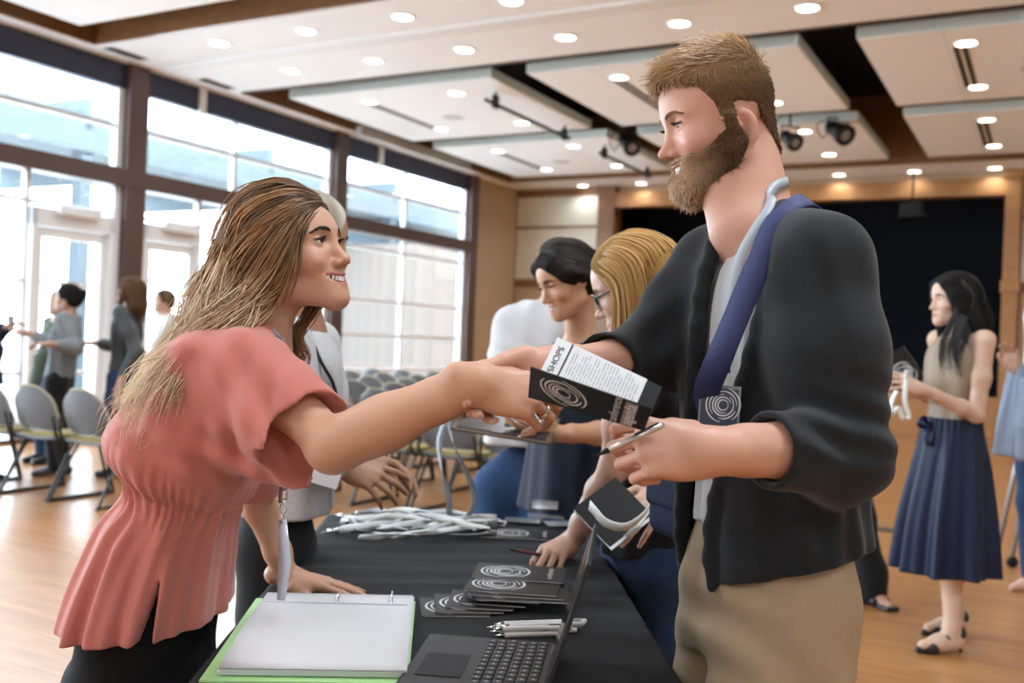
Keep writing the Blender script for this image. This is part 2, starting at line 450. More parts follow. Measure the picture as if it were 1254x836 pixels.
# ceiling: white soffit bands round two recesses, black deck above
c = MB()
REC = [(.6, 7.38), (9.65, 16.9)]; QL, QRR = -9.37, 6.4
c.rbox(7.38, 9.65, -W, QR, HC, HC + .3); c.rbox(16.9, D + .2, -W, QR, HC, HC + .3); c.rbox(PB, .6, -W, QR, HC, HC + .3)
for a, b in REC:
    c.rbox(a, b, -W - .2, QL, HC, HC + .3); c.rbox(a, b, QRR, QR, HC, HC + .3)
struct('ceiling', c, M_CEIL)
struct('ceiling_deck', MB().rbox(PB, D, -W - .2, QR, 5.5, 5.6), M_VOID)
tr = MB().rbox(8.30, 8.52, QL, QR, HC - .035, HC + .01); struct('trim_1', tr, M_WHITE)
n = 2
for a, b in REC:     # wooden linings of the recesses
    t = MB(); t.rbox(b - .03, b + .01, QL, QRR, HC - .03, 5.5); t.rbox(a - .01, a + .03, QL, QRR, HC - .012, 5.5, m=1)
    t.rbox(a, b, QL - .02, QL + .03, HC - .03, 5.5); t.rbox(a, b, QRR - .03, QRR + .02, HC - .03, 5.5)
    struct('trim_%d' % n, t, M_WOOD, mats=[M_WOOD, M_POST]); n += 1
# walls
w = MB(); w.rbox(16.27, D + .1, -W - .25, -W + .02, 0, HC)
struct('wall_left', w, M_TAN)
w = MB(); w.rbox(PB - .2, PB, -W - .2, QR + .2, 0, 5.5); struct('wall_rear', w, M_CEIL)
w = MB(); w.rbox(PB, D + 6, QR, QR + .2, 0, 5.6); struct('wall_right', w, M_CREAM)
w = MB(); w.rbox(D, D + .25, -W - .25, -7.58, 0, HC); w.rbox(D, D + .25, -.72, QR, 0, HC); w.rbox(D, D + .25, -7.6, -.7, 4.26, 5.6)
struct('wall_back', w, M_TAN)
# stage: black box behind the opening
w = MB(); w.rbox(D + 5, D + 5.1, -W, QR, 0, 5.6); w.rbox(D + .25, D + 5, -9.9, -9.8, 0, 5.6); w.rbox(D + .25, D + 5, .4, .5, 0, 5.6); w.rbox(D, D + 5, -W, QR, 5.5, 5.6)
w.rbox(D + .3, D + 5, -9.8, .4, .60, .70)
struct('wall_stage', w, M_BLACK)
w = MB(); w.rbox(D - .04, D + .3, -7.62, -.7, 0, .70); struct('trim_%d' % n, w, M_WOOD2); n += 1
w = MB(); w.rbox(D - .12, D + .2, -7.6, -.7, 3.99, 4.27); struct('trim_%d' % n, w, M_WOOD2); n += 1
# cream panel bays with wooden frames, left and right of the stage
def bay(q0, q1, colq):
    global n
    w = MB()
    for z0, z1 in ((.05, 1.2), (1.26, 2.42)): w.rbox(D - .03, D + .01, q0, q1, z0, z1)
    struct('trim_%d' % n, w, M_TAN); n += 1
    w = MB()
    for z0, z1 in ((2.58, 3.60), (3.65, 4.24)): w.rbox(D - .04, D + .01, q0, q1, z0, z1)
    struct('trim_%d' % n, w, M_CREAM); n += 1
    w = MB()
    w.rbox(D - .07, D + .01, q0 - .06, q1 + .06, 2.42, 2.58); w.rbox(D - .06, D + .01, q0 - .06, q1 + .06, 3.60, 3.65); w.rbox(D - .06, D + .01, q0 - .06, q1 + .06, 4.24, 4.39)
    w.rbox(D - .06, D + .01, q0 - .06, q0, 0, HC); w.rbox(D - .06, D + .01, q1, q1 + .06, 0, HC)
    w.rbox(D - .05, D + .01, q0 - .06, q1 + .06, 1.2, 1.26); w.rbox(D - .08, D + .01, q0 - .06, q1 + .06, 0, .12)
    struct('trim_%d' % n, w, M_WOOD); n += 1
    w = MB(); w.rbox(D - .16, D + .25, colq[0], colq[1], 0, HC - .02); w.rbox(D - .2, D + .25, colq[0] - .03, colq[1] + .03, 2.42, 2.60); w.rbox(D - .2, D + .25, colq[0] - .03, colq[1] + .03, 4.25, 4.39)
    struct('trim_%d' % n, w, M_WOOD if colq[0] < -5 else M_WOOD2); n += 1
bay(-9.74, -7.95, (-7.89, -7.57)); bay(-.50, 2.4, (-.76, -.53))
# ---------------------------------------------------------------- window wall
def window(i, p0, p1, lay):
    """one bay of glazing between two posts"""
    f = MB(); z0, z1 = 0, 4.3
    f.rbox(p0 - .14, p0 + .14, -W - .14, -W + .10, 0, HC)                     # post
    f.rbox(p0, p1, -W - .12, -W + .12, 2.94, 3.15)                             # transom beam
    f.rbox(p0 + .1, p1 - .1, -W - .06, -W + .12, 0, .05)
    o = struct('window_%d' % i, f, M_POST)
    h = MB(); h.rbox(p0 + .14, p1 - .14, -W - .10, -W + .02, 4.10, 4.39); h.build('shade_box', M_HEAD, o)
    b = MB(); b.rbox(p0 + 1.0, p0 + 1.10, -W - .1, -W + .06, 4.06, 4.4); b.build('bracket', M_WHITE, o)
    s = MB(); q0, q1 = -W - .09, -W - .02
    for zz in lay['h']: s.rbox(p0 + .14, p1 - .14, q0, q1, zz - .025, zz + .025)
    s.rbox(p0 + .14, p1 - .14, q0, q1, 3.63, 3.68)
    for pp in lay['v']: s.rbox(pp - .03, pp + .03, q0, q1, .05, 2.95)
    for pp in lay.get('u', []): s.rbox(pp - .03, pp + .03, q0, q1, 3.1, 4.1)
    s.rbox(p0 + .14, p0 + .23, q0, q1 + .03, .05, 4.1, m=0); s.rbox(p1 - .23, p1 - .14, q0, q1 + .03, .05, 4.1)
    s.build('glazing_bars', M_ALU, o)
    g = MB(); g.rbox(p0 + .1, p1 - .1, -W - .06, -W - .05, .05, 4.12); g.build('pane', M_GLASS, o)
    return o
window(1, -3.5, .3, dict(h=[.74, 1.31, 1.87, 2.72], v=[-1.6]))
window(2, .35, 4.3, dict(h=[.74, 1.31, 1.87, 2.72], v=[2.3]))
window(3, 4.38, 8.27, dict(h=[.74, 1.75, 2.62], v=[5.6, 6.94]))
window(4, 8.27, 12.15, dict(h=[.74, 1.31, 1.87, 2.62], v=[9.4, 10.2], u=[10.0]))
window(5, 12.15, 16.15, dict(h=[.74, 1.31, 1.87, 2.72], v=[14.05], u=[14.05]))
f = MB(); f.rbox(16.01, 16.29, -W - .14, -W + .10, 0, HC); struct('trim_%d' % n, f, M_POST); n += 1
f = MB(); f.rbox(PB, -3.45, -W - .2, -W, 0, HC); f.rbox(PB, 16.3, -W - .2, -W, 4.39, 5.5); struct('wall_window', f, M_CEIL)
def door(i, p0, p1):
    fr = MB()
    fr.rbox(p0 - .07, p0 + .0, -W - .07, -W + .06, 0, 2.55); fr.rbox(p1, p1 + .07, -W - .07, -W + .06, 0, 2.55); fr.rbox(p0 - .07, p1 + .07, -W - .07, -W + .06, 2.36, 2.56)
    o = struct('door_%d' % i, fr, M_ALU)
    l = MB()
    l.rbox(p0 + .01, p0 + .09, -W - .04, -W + .02, .01, 2.35); l.rbox(p1 - .09, p1 - .01, -W - .04, -W + .02, .01, 2.35)
    l.rbox(p0 + .01, p1 - .01, -W - .04, -W + .02, 2.24, 2.35); l.rbox(p0 + .01, p1 - .01, -W - .04, -W + .02, .01, .26)
    dl = l.build('door_leaf', M_WHITE, o)
    k = MB(); k.rbox(p0 + .22, p0 + .75, -W + .06, -W + .15, 2.50, 2.60, bev=.01); k.build('door_closer', M_ALU, o)
    k = MB(); k.tube([R(p0 + .09, -W + .02, 1.0), R(p0 + .09, -W + .08, 1.0), R(p1 - .09, -W + .08, 1.0), R(p1 - .09, -W + .02, 1.0)], .016); k.build('push_bar', M_ALU, dl)
    return o
door(1, 7.02, 7.95); door(2, 8.50, 9.30)
bb = MB(); bb.rbox(16.3, D - .1, -W, -W + .04, 0, .1); struct('baseboard_left', bb, M_WOOD)
# ---------------------------------------------------------------- outside
e = MB(); e.rbox(-30, 60, -60, -W - .2, -.2, -.05); struct('ground_outside', e, mat('paving', (.80, .79, .77), .9))
M_BRICK = bpy.data.materials.new('pale_brick'); M_BRICK.use_nodes = True
_b = M_BRICK.node_tree.nodes.new('ShaderNodeTexBrick'); _b.inputs['Scale'].default_value = 4; _b.inputs['Color1'].default_value = (.17, .125, .10, 1); _b.inputs['Color2'].default_value = (.145, .105, .085, 1); _b.inputs['Mortar'].default_value = (.19, .17, .15, 1)
M_BRICK.node_tree.links.new(_b.outputs['Color'], M_BRICK.node_tree.nodes['Principled BSDF'].inputs['Base Color'])
_tc = M_BRICK.node_tree.nodes.new('ShaderNodeTexCoord'); M_BRICK.node_tree.links.new(_tc.outputs['Object'], _b.inputs['Vector'])
e = MB(); e.rbox(18.5, 19.5, -16, -11.5, -.1, 3.4); e.rbox(21, 22, -19, -13, -.1, 3.4)
struct('wall_outside', e, M_BRICK)
e = MB(); e.rbox(-5, 40, -15, -13.6, 4.05, 4.6); e.rbox(-5, 40, -22, -15, 4.9, 5.0)
for k in range(8):
    x = -2 + k * 4.2
    e.rbox(x, x + .14, -22, -13.6, 4.4, 4.9); e.rbox(x, x + .2, -13.9, -13.65, 0, 4.1)
struct('canopy_outside', e, mat('canopy_grey', (.085, .105, .12), .8))
# ---------------------------------------------------------------- hung ceiling panels
M_SLOT = mat('slot_dark', (.03, .03, .03), .6); M_SPK = mat('speaker_grille', (.62, .62, .6), .7)
ORD = ['', 'second ', 'third ', 'fourth ', 'fifth ', 'sixth ', 'seventh ', 'eighth ', 'ninth ']
def panel(p0, p1, q0, q1, where):
    o = thing('ceiling_panel', 'white tiled acoustic panel hung under the black ceiling, ' + where, 'ceiling panel', R((p0 + p1) / 2, (q0 + q1) / 2, HC), 'hung acoustic ceiling panels')
    b = MB(); b.rbox(p0, p1, q0, q1, HC, HC + .11); b.build('slab', mat('panel_edge', (.66, .72, .68), .6), o)
    t = MB(); g = .006; nq, npp = 4, 2
    for i in range(npp):
        for j in range(nq):
            a0 = p0 + .01 + (p1 - p0 - .02) * i / npp; a1 = p0 + .01 + (p1 - p0 - .02) * (i + 1) / npp
            b0 = q0 + .01 + (q1 - q0 - .02) * j / nq; b1 = q0 + .01 + (q1 - q0 - .02) * (j + 1) / nq
            t.rbox(a0 + g, a1 - g, b0 + g, b1 - g, HC - .008, HC + .004)
    t.build('tile_face', M_TILE, o)
    s = MB(); pm = (p0 + p1) / 2
    s.rbox(pm - .85, pm + .85, q0 + .82, q0 + .87, HC - .012, HC - .002); s.rbox(pm - .85, pm + .85, q0 + .90, q0 + .95, HC - .012, HC - .002)
    s.build('air_slot', M_SLOT, o)
    s = MB(); s.lathe([(.0, -.014), (.15, -.014), (.16, -.004)], R(pm + .2, (q0 + q1) / 2, HC), 20); s.build('speaker_grille', M_SPK, o)
    h = MB()
    for a in (p0 + .4, p1 - .4):
        for b_ in (q0 + .4, q1 - .4): h.tube([R(a, b_, HC + .1), R(a, b_, 5.5)], .006, 5)
    h.build('hanger_rods', M_DKMET, o)
    return o
for pi, (p0, p1) in enumerate(((10.12, 13.02), (13.6, 16.5))):
    for qi, (q0, q1) in enumerate(((-9.0, -5.92), (-5.45, -2.36), (-1.80, 1.28), (1.84, 4.9))):
        panel(p0, p1, q0, q1, ('nearer row, ' if pi == 0 else 'row by the stage, ') + ('beside the windows', 'second from the windows', 'third from the windows', 'farthest from the windows')[qi])
for qi, (q0, q1) in enumerate(((-9.0, -5.92), (-5.45, -2.36), (-1.80, 1.28))):
    panel(4.0, 6.9, q0, q1, 'row overhead, ' + ('beside the windows', 'second from the windows', 'third from the windows')[qi])
# ---------------------------------------------------------------- recessed downlights (real lamps)
M_LAMP = mat('lamp_disc', (1, .97, .92), .5, emit=7.)
M_RING = mat('lamp_ring', (.9, .9, .88), .4)
def downlight(p, q, z, label, grp):
    o = thing('recessed_downlight', label, 'ceiling light', R(p, q, z), grp)
    a = MB(); a.lathe([(.125, .0), (.125, -.008), (.10, -.012), (.098, -.002)], R(p, q, z), 24); a.build('trim_ring', M_RING, o)
    a = MB(); a.lathe([(.0, -.006), (.096, -.006), (.097, -.003)], R(p, q, z), 24); a.build('lamp_disc', M_LAMP, o)
    l = bpy.data.lights.new('downlight_lamp', 'SPOT'); l.energy = 42 if p < 17 else 20; l.color = (.90, .95, 1.0); l.spot_size = 2.5; l.spot_blend = .6; l.shadow_soft_size = .08
    q_ = bpy.data.objects.new('downlight_lamp', l); COL.objects.link(q_); q_.location = R(p, q, z - .012)
for rp, nm in ((7.91, 'by the wooden recess'), (9.06, 'by the black recess')):
    for k in range(7):
        downlight(rp, -8.04 + k * 1.2, HC, 'round downlight in the white strip, %sfrom the windows, row %s' % (ORD[k] if k else 'first ', nm), 'downlights in the white ceiling strip')
for k in range(7):
    downlight(17.72, -8.18 + k * 1.21, HC, 'small round downlight over the stage front, %sfrom the windows' % (ORD[k] if k else 'first '), 'downlights over the stage front')
for pi, (p0, p1) in enumerate(((10.12, 13.02), (13.6, 16.5), (4.0, 6.9))):
    for qi, q0 in enumerate((-9.0, -5.45, -1.80)):
        for a in (0, 1):
            for b in (0, 1):
                downlight(p0 + .5 + a * 1.75, q0 + .95 + b * 1.35, HC - .006, 'round downlight in the %s panel of the %s row, %s %s corner' % (('window-side', 'middle', 'third')[qi], ('nearer', 'stage', 'overhead')[pi], ('near', 'far')[a], ('window', 'inner')[b]), 'downlights in the hung panels')
# lighting pipes, clamps and stage lamps
def pipe(p0, p1, q, z, label, spots):
    o = thing('lighting_pipe', label, 'pipe', R((p0 + p1) / 2, q, z), 'lighting pipes under the hung panels')
    a = MB(); a.tube([R(p0, q, z), R(p1, q, z)], .024, 10); a.build('pipe', M_DKMET, o)
    for t in spots:
        pp = p0 + (p1 - p0) * t
        a = MB(); a.box(R(pp, q, z + .03), (.06, .1, .16), ROOM, 0, .01); a.tube([R(pp, q, z), R(pp, q, HC + .05)], .016, 6); a.build('clamp', M_DKMET, o)
pipe(10.5, 12.9, -6.2, HC - .16, 'dark lighting pipe with two clamps under the window-side panel of the nearer row', (.1, .93))
pipe(14.0, 16.2, -6.2, HC - .16, 'dark lighting pipe with two clamps under the window-side panel by the stage', (.08, .92))
pipe(13.9, 14.05, -3.6, HC - .1, 'short dark pipe carrying a stage lamp under the panel by the stage', (.5,))
def stage_lamp(px, py, y, label, sc=1.0):
    c = P(px, py, y)
    o = thing('stage_lamp', label, 'stage lamp', c, 'black stage lamps hung from the ceiling')
    M = frame(x=A(.3, -.8, -.5), z=A(0, 0, 1))
    a = MB(); a.lathe([(.0, -.17), (.05, -.17), (.08, -.12), (.085, .02), (.11, .08), (.115, .16), (.1, .17), (.0, .13)], c, 18, np.stack([M[:, 1], M[:, 2], M[:, 0]], 1) * sc); lh = a.build('lamp_housing', M_DKMET, o)
    a = MB(); a.lathe([(.0, .135), (.1, .15), (.1, .155), (.0, .15)], c, 18, np.stack([M[:, 1], M[:, 2], M[:, 0]], 1) * sc); a.build('lens', mat('lens', (.3, .33, .4), .1, spec=.8), lh)
    a = MB(); y_ = M[:, 1] * .13 * sc; a.tube([c + y_, c + y_ + A(0, 0, .16), c - y_ + A(0, 0, .16), c - y_], .012, 6); a.tube([c + A(0, 0, .16), A(c[0], c[1], HC + .02)], .015, 6); a.build('yoke', M_DKMET, o)
    a = MB(); a.tube(spline([c - M[:, 0] * .15, c + A(-.2, 0, -.1), c + A(-.25, .1, .1), A(c[0] - .1, c[1], HC)], 16), .008, 5); a.build('cable', M_DKMET, o)
stage_lamp(967, 170, 13.0, 'black stage lamp hung below the ceiling panel just behind the bearded man')
stage_lamp(1026, 160, 13.2, 'black stage lamp with a round lens, rightmost one under the ceiling panels', 1.25)
stage_lamp(769, 176, 14.2, 'black stage lamp in the dark gap between ceiling panels above the woman with black hair', 1.1)
o = thing('wall_speaker', 'dark boxy loudspeaker hung at the top of the stage opening', 'loudspeaker', P(1117, 253, 16.6))
a = MB(); c0 = P(1117, 256, 16.6); a.box(c0, (.36, .3, .2), ROOM, 0, .03); a.box(c0 - A(.02, .12, .13), (.46, .3, .05), ROOM, 0, .02); a.build('cabinet', M_DKMET, o)
a = MB(); a.tube([c0, A(c0[0], c0[1], HC)], .02, 6); a.build('mount', M_DKMET, o)
for k, (pp, nm) in enumerate(((7.8, 'by the wooden recess edge'), (9.2, 'by the black recess edge'))):
    a = MB()
    for j in range(4): a.rbox(pp - .25, pp + .25, -9.45 + j * .04, -9.43 + j * .04, HC - .012, HC + .002)
    a.rbox(pp - .28, pp + .28, -9.48, -9.30, HC - .006, HC + .003, m=1)
    tag(a.build('air_vent', M_SLOT, mats=[M_SLOT, M_WHITE]), 'slotted air vent in the white ceiling near the windows, ' + nm, 'vent', 'ceiling vents by the windows')
fo = MB(); cc = P(1091, 610, 7.45); fo.box(A(cc[0], cc[1], .004), (.26, .16, .008), ROOM, 0, .003); fo.box(A(cc[0], cc[1], .008), (.2, .1, .006), ROOM, 0, .002)
tag(fo.build('floor_outlet', mat('outlet_cover', (.07, .06, .05), .5, metal=.3)), 'dark metal floor outlet cover set in the wooden floor near the dark skirt', 'floor outlet')
# roller screen box along the window soffit
a = MB(); a.rbox(12.0, 15.2, QL - .02, QL + .16, HC - .10, HC + .06, bev=.02); tag(a.build('screen_case', mat('case_grey', (.55, .53, .5), .5)), 'long pale grey roller screen case along the window side of the ceiling', 'screen case')
# ---------------------------------------------------------------- light and camera
wd = bpy.data.worlds.new('sky'); S.world = wd; wd.use_nodes = True; nt = wd.node_tree; bg = nt.nodes['Background']
bg.inputs['Color'].default_value = (.76, .89, 1.0, 1); bg.inputs['Strength'].default_value = 13.5
def portal(p0, p1, q, z0, z1):
    l = bpy.data.lights.new('window_portal', 'AREA'); l.shape = 'RECTANGLE'; l.size = abs(p1 - p0); l.size_y = z1 - z0; l.cycles.is_portal = True
    o = bpy.data.objects.new('window_portal', l); COL.objects.link(o)
    zx = R(0, 1, 0)   # into the room
    M = np.stack([R(1, 0, 0), A(0, 0, 1), np.cross(R(1, 0, 0), A(0, 0, 1))], 1)
    if M[:, 2] @ zx > 0: M = np.stack([-M[:, 0], M[:, 1], -M[:, 2]], 1)
    c = R((p0 + p1) / 2, q, (z0 + z1) / 2)
    o.matrix_world = Matrix([list(M[i]) + [c[i]] for i in range(3)] + [[0, 0, 0, 1]])
portal(-3.3, 16.0, -W - .3, .1, 4.1)
for k, (p, q) in enumerate(((2.0, -5.0), (2.0, 0.), (2., 4.5), (-2.5, -3.), (-2.5, 3.))):   # soft fill discs added under the ceiling, out of view, no fittings there
    l = bpy.data.lights.new('fill_disc', 'AREA'); l.shape = 'DISK'; l.size = 1.2; l.energy = 75; l.color = (.84, .92, 1.0)
    o = bpy.data.objects.new('fill_disc', l); COL.objects.link(o); o.location = R(p, q, HC - .03)
sl = bpy.data.lights.new('sun', 'SUN'); sl.energy = 5.0; sl.color = (1, .97, .92); sl.angle = .01
so_ = bpy.data.objects.new('sun', sl); COL.objects.link(so_); so_.rotation_euler = Vector(R(-.35, -.75, -.75)).to_track_quat('-Z', 'Y').to_euler()   # high sun over the roof, on the paving outside
cam = bpy.data.cameras.new('camera'); co = bpy.data.objects.new('camera', cam); COL.objects.link(co); S.camera = co
cam.sensor_width = 36; cam.lens = 36 * FPX / 1254; cam.clip_start = .05
co.location = (0, 0, EYE); co.rotation_euler = (Matrix.Rotation(math.pi / 2, 3, 'X') @ Matrix.Rotation(TH, 3, 'Z')).to_euler()
cam.dof.use_dof = True; cam.dof.focus_distance = 1.62; cam.dof.aperture_fstop = 4.0
S.view_settings.view_transform = 'Standard'; S.view_settings.look = 'None'; S.view_settings.gamma = 1; S.view_settings.use_curve_mapping = False
S.view_settings.exposure = 0.50
S.cycles.use_denoising = True; S.cycles.max_bounces = 8; S.cycles.diffuse_bounces = 4; S.cycles.transparent_max_bounces = 12; S.cycles.sample_clamp_indirect = 8
S.cycles.caustics_reflective = False; S.cycles.caustics_refractive = False
# ================================================================= people: heads, hands, hair
def skin_mat(name, rough=.48):
    return mat(name, (.6, .4, .3), rough, spec=.4, vcol=True, sss=.12, bump=(420, .08, .0006))
M_SKIN = skin_mat('skin')
M_EYE = mat('eye_white', (.82, .80, .78), .15, vcol=True); M_TEETH = mat('teeth', (.86, .83, .77), .25)
class Face:
    """canonical head: x forward, y to its left, z up, metres, chin at -.115 and crown at .115"""
    def __init__(s, c, M, sc=1.0, smile=.5, male=False, chin=1.0, nose=1.0, jaw=1.0, gaze=(1, 0, 0), lids=.5, crown=0., back=0., ear=0., mw=1.):
        s.c = np.asarray(c, float); s.M = np.asarray(M); s.sc = sc; s.smile = smile; s.male = male; s.chin = chin; s.nose = nose; s.jaw = jaw; s.gaze = gaze; s.lids = lids; s.cr = crown; s.bk = back; s.ea = ear; s.mw = mw
    def w(s, x, y, z): return s.c + s.M @ (np.array([x, y, z]) * s.sc)
    def loc(s, Q): return ((Q - s.c) @ s.M) / s.sc
    def mouth(s, y, dz=0., dx=0.):
        """point on the lip line at lateral offset y"""
        y = y * s.mw; sm = s.smile; a = abs(y) / .03
        return s.w(.0985 - .018 * a ** 2 - .006 * sm * a ** 2 + dx, y, -.0705 + (.010 * sm) * a ** 2 + dz)
    def sdf(s, g, neck=None):
        k = s.sc; M = s.M; E = lambda x, y, z, r, kk, op='u', Mx=M: g.ell(s.w(x, y, z), np.asarray(r) * k, Mx, kk * k, op)
        C = lambda a, b, ra, rb, kk, op='u': g.cone(s.w(*a), s.w(*b), ra * k, rb * k, kk * k, op)
        j = s.jaw; ch = s.chin; m = s.male
        E(-.010 + s.bk * .5, 0, .030 - s.cr * .5, (.098 - s.bk * .5, .0755, .085 - s.cr * .5), 0)                       # cranium
        E(.030, 0, .035 - s.cr * .6, (.062, .064, .060 - s.cr * .4), .03)                        # forehead
        E(.034, 0, -.030, (.056, .058 * j, .075), .03)                   # face block
        for y in (-1, 1):
            C((.010, .050 * j * y, -.070), (.072, .018 * j * y, -.098 * ch), .016, .016, .03)      # jaw line
            E(.060, .040 * y, -.030, (.024, .025, .022), .022)            # cheek
            C((.000, .058 * y, -.020), (.010, .052 * j * y, -.068), .016, .016, .025)
            C((.083, .010 * y, .020), (.068, .046 * y, .016), .0095, .010, .014)           # brow ridge
        E(.080, 0, -.100 * ch, (.016, .020, .015), .022)                 # chin
        E(.070, 0, -.070, (.027, .036, .030), .02)                       # mouth mound
        n = s.nose
        C((.084, 0, .006), (.104, 0, -.032), .0075, .0095, .012)         # nose bridge
        E(.1075 * (1 if n == 1 else 1 + (n - 1) * .2), 0, -.0375, (.0115 * n, .0105, .0095), .008)
        for y in (-1, 1): E(.0965, .0125 * y, -.0415, (.0105, .0072, .0075), .006)
        for y in (-1, 1): E(.1000, .0072 * y, -.0480, (.0055, .0035, .003), .002, 's')     # nostrils
        for y in (-1, 1):
            E(.094, .033 * y, .002, (.014, .019, .0125), .012, 's')       # eye socket
            E(.0745, .032 * y, .000, (.0148, .0165, .0135), .004)          # lids
            # slit between the lids
            op = .0042 * s.lids * 2
            g.ell(s.w(.087, .0325 * y, -.0008), np.array([.010, .0132, op]) * k, M, .0015 * k, 's')
            # ear
            Me = M @ rotz(y * -.30) @ roty(-.12)
            E(-.006 - s.bk * .35, .0745 * y, -.008 + s.ea, (.020, .0075, .032), .006, 'u', Me)
            E(-.001 - s.bk * .35, .0805 * y, -.004 + s.ea, (.0125, .0085, .021), .004, 's', Me)
            if s.male:
                for a_ in range(9):
                    t0, t1 = (-1.0 + a_ * .47), (-1.0 + (a_ + 1) * .47); pe = lambda t: s.c + Me @ (np.array([-.006 - s.bk * .35 - .0175 * math.sin(t + 1.57 - 1.2), .0800 * y, -.008 + s.ea + .029 * math.cos(t + 1.57 - 1.2)]) * k)
                    g.cone(pe(t0), pe(t1), .0036 * k, .0036 * k, .0025 * k)
            C((.008 - s.bk * .35, .0735 * y, -.012 + s.ea), (.009 - s.bk * .35, .074 * y, -.020 + s.ea), .006, .006, .004)
        sm = s.smile
        t = np.linspace(-.027, .027, 9); o = .0075 if sm > .25 else .0036
        for i in range(8):
            f0, f1 = 1 - (abs(t[i]) / .0285) ** 2, 1 - (abs(t[i + 1]) / .0285) ** 2
            g.cone(s.mouth(t[i], o * f0 + .0005, -.0005), s.mouth(t[i + 1], o * f1 + .0005, -.0005), (.0022 + .0022 * f0) * k, (.0022 + .0022 * f1) * k, .003 * k)
            g.cone(s.mouth(t[i], -o * 1.25 * f0 - .001, -.002), s.mouth(t[i + 1], -o * 1.25 * f1 - .001, -.002), (.0022 + .0030 * f0) * k, (.0022 + .0030 * f1) * k, .003 * k)
        if sm > .25:                                                     # open smile
            tt = np.linspace(-.024, .024, 9)
            for i in range(8):
                f0, f1 = 1 - (abs(tt[i]) / .027) ** 2, 1 - (abs(tt[i + 1]) / .027) ** 2; r_ = .0070 * min(1, sm + .1)
                g.cone(s.mouth(tt[i], -.0008, .006), s.mouth(tt[i + 1], -.0008, .006), r_ * (.35 + .65 * f0) * k, r_ * (.35 + .65 * f1) * k, .0012 * k, 's'); g.cone(s.mouth(tt[i], -.0008, -.002), s.mouth(tt[i + 1], -.0008, -.002), r_ * (.35 + .65 * f0) * k, r_ * (.35 + .65 * f1) * k, .0012 * k, 's')
        else:
            for a, b in ((-.022, -.008), (-.008, .008), (.008, .022)): g.cone(s.mouth(a, 0, .005), s.mouth(b, 0, .005), .0012 * k, .0012 * k, .002 * k, 's')
        if sm > .2:
            for y in (-1, 1):
                E(.066, .044 * y, -.034, (.018, .017, .016), .015)        # raised cheeks
    def paint(s, lip=(.48, .17, .15), brow=None, blush=(.68, .30, .22), eye=None):
        L = s.loc
        def lipf(Q):
            q = L(Q); a = np.abs(q[:, 1]) / (.029 * s.mw); zc = -.0705 + .010 * s.smile * (a * s.mw) ** 2; o = (.0115 if s.smile > .25 else .0085) * np.sqrt(np.maximum(1 - a ** 2, 0)) + .0004
            return ((q[:, 0] > .06) & (a < 1)) * np.clip((o - np.abs(q[:, 2] - zc + .001)) / .0015, 0, 1) * .9
        def bl(Q):
            q = L(Q); return .35 * np.exp(-(((q[:, 0] - .07) / .03) ** 2 + ((np.abs(q[:, 1]) - .045) / .022) ** 2 + ((q[:, 2] + .032) / .02) ** 2))
        def nose(Q):
            q = L(Q); return .22 * np.exp(-(((q[:, 0] - .108) / .014) ** 2 + (q[:, 1] / .016) ** 2 + ((q[:, 2] + .04) / .014) ** 2))
        def ear(Q):
            q = L(Q); return .3 * np.exp(-(((q[:, 0] + .006) / .025) ** 2 + ((np.abs(q[:, 1]) - .08) / .012) ** 2 + ((q[:, 2] + .006) / .03) ** 2))
        out = [(bl, blush), (nose, blush), (ear, blush), (lipf, lip)]
        def eyel(Q):
            q = L(Q); return ((q[:, 0] > .06) * np.exp(-(((np.abs(q[:, 1]) - .0325) / .0165) ** 2) ** 3)) * np.exp(-((q[:, 2] - .0045 * s.lids * 2 + .0005) / .0022) ** 2) * .9
        if eye is not None: out.append((eyel, eye))
        return out
    def extras(s, parent, iris=(.10, .05, .025), browcol=(.05, .03, .02), lash=True, teeth=True, brow_w=1.0, hairmat=None):
        k = s.sc; gz = nrm(s.gaze)
        for y in (-1, 1):
            c = s.w(.0742, .0322 * y, 0); r = .0132 * k
            a = MB(); pr = []
            for i in range(17):
                t = PI * i / 16; pr.append((r * math.sin(t), r * math.cos(t)))
            z = s.M @ gz; Mx = frame(z=z, y=s.M[:, 2])
            a.lathe(pr[1:-1], c, 24, Mx); V = np.concatenate(a.V); q = (V - c) @ Mx; rad = np.hypot(q[:, 0], q[:, 1]) / r
            cols = np.where((q[:, 2] > 0)[:, None] & (rad < .50)[:, None], np.where((rad < .22)[:, None], np.array([.004, .004, .004]), np.array(iris)), np.array([.80, .77, .74]))
            mesh_obj('eye', V, a.F, M_EYE, parent, True, cols)
        hm = hairmat or mat('brow_hair_%d' % (hash(browcol) % 9999), browcol, .6)
        b = MB(); r_ = np.random.default_rng(3); hs_ = Sdf(); s.sdf(hs_)
        def on_face(y, z):
            lo, hi = np.full(len(y), .02), np.full(len(y), .14)
            for _ in range(14):
                m_ = (lo + hi) / 2; d_ = hs_.ev(s.c + np.stack([m_, y, z], 1) @ s.M.T * s.sc); lo = np.where(d_ < 0, m_, lo); hi = np.where(d_ < 0, hi, m_)
            return lo
        TT_, JJ_ = r_.random(150), r_.random(150) - .5
        yy_ = .013 + .038 * TT_; zz_ = .0180 + .0060 * np.sin(np.minimum(1, TT_ * 1.1) * PI * .8) - .006 * TT_ ** 2 + JJ_ * .0075 * brow_w * (1 - .6 * TT_); xr_ = on_face(yy_, zz_); xt_ = on_face(yy_ + .006, zz_ + .0014 - .003 * TT_)
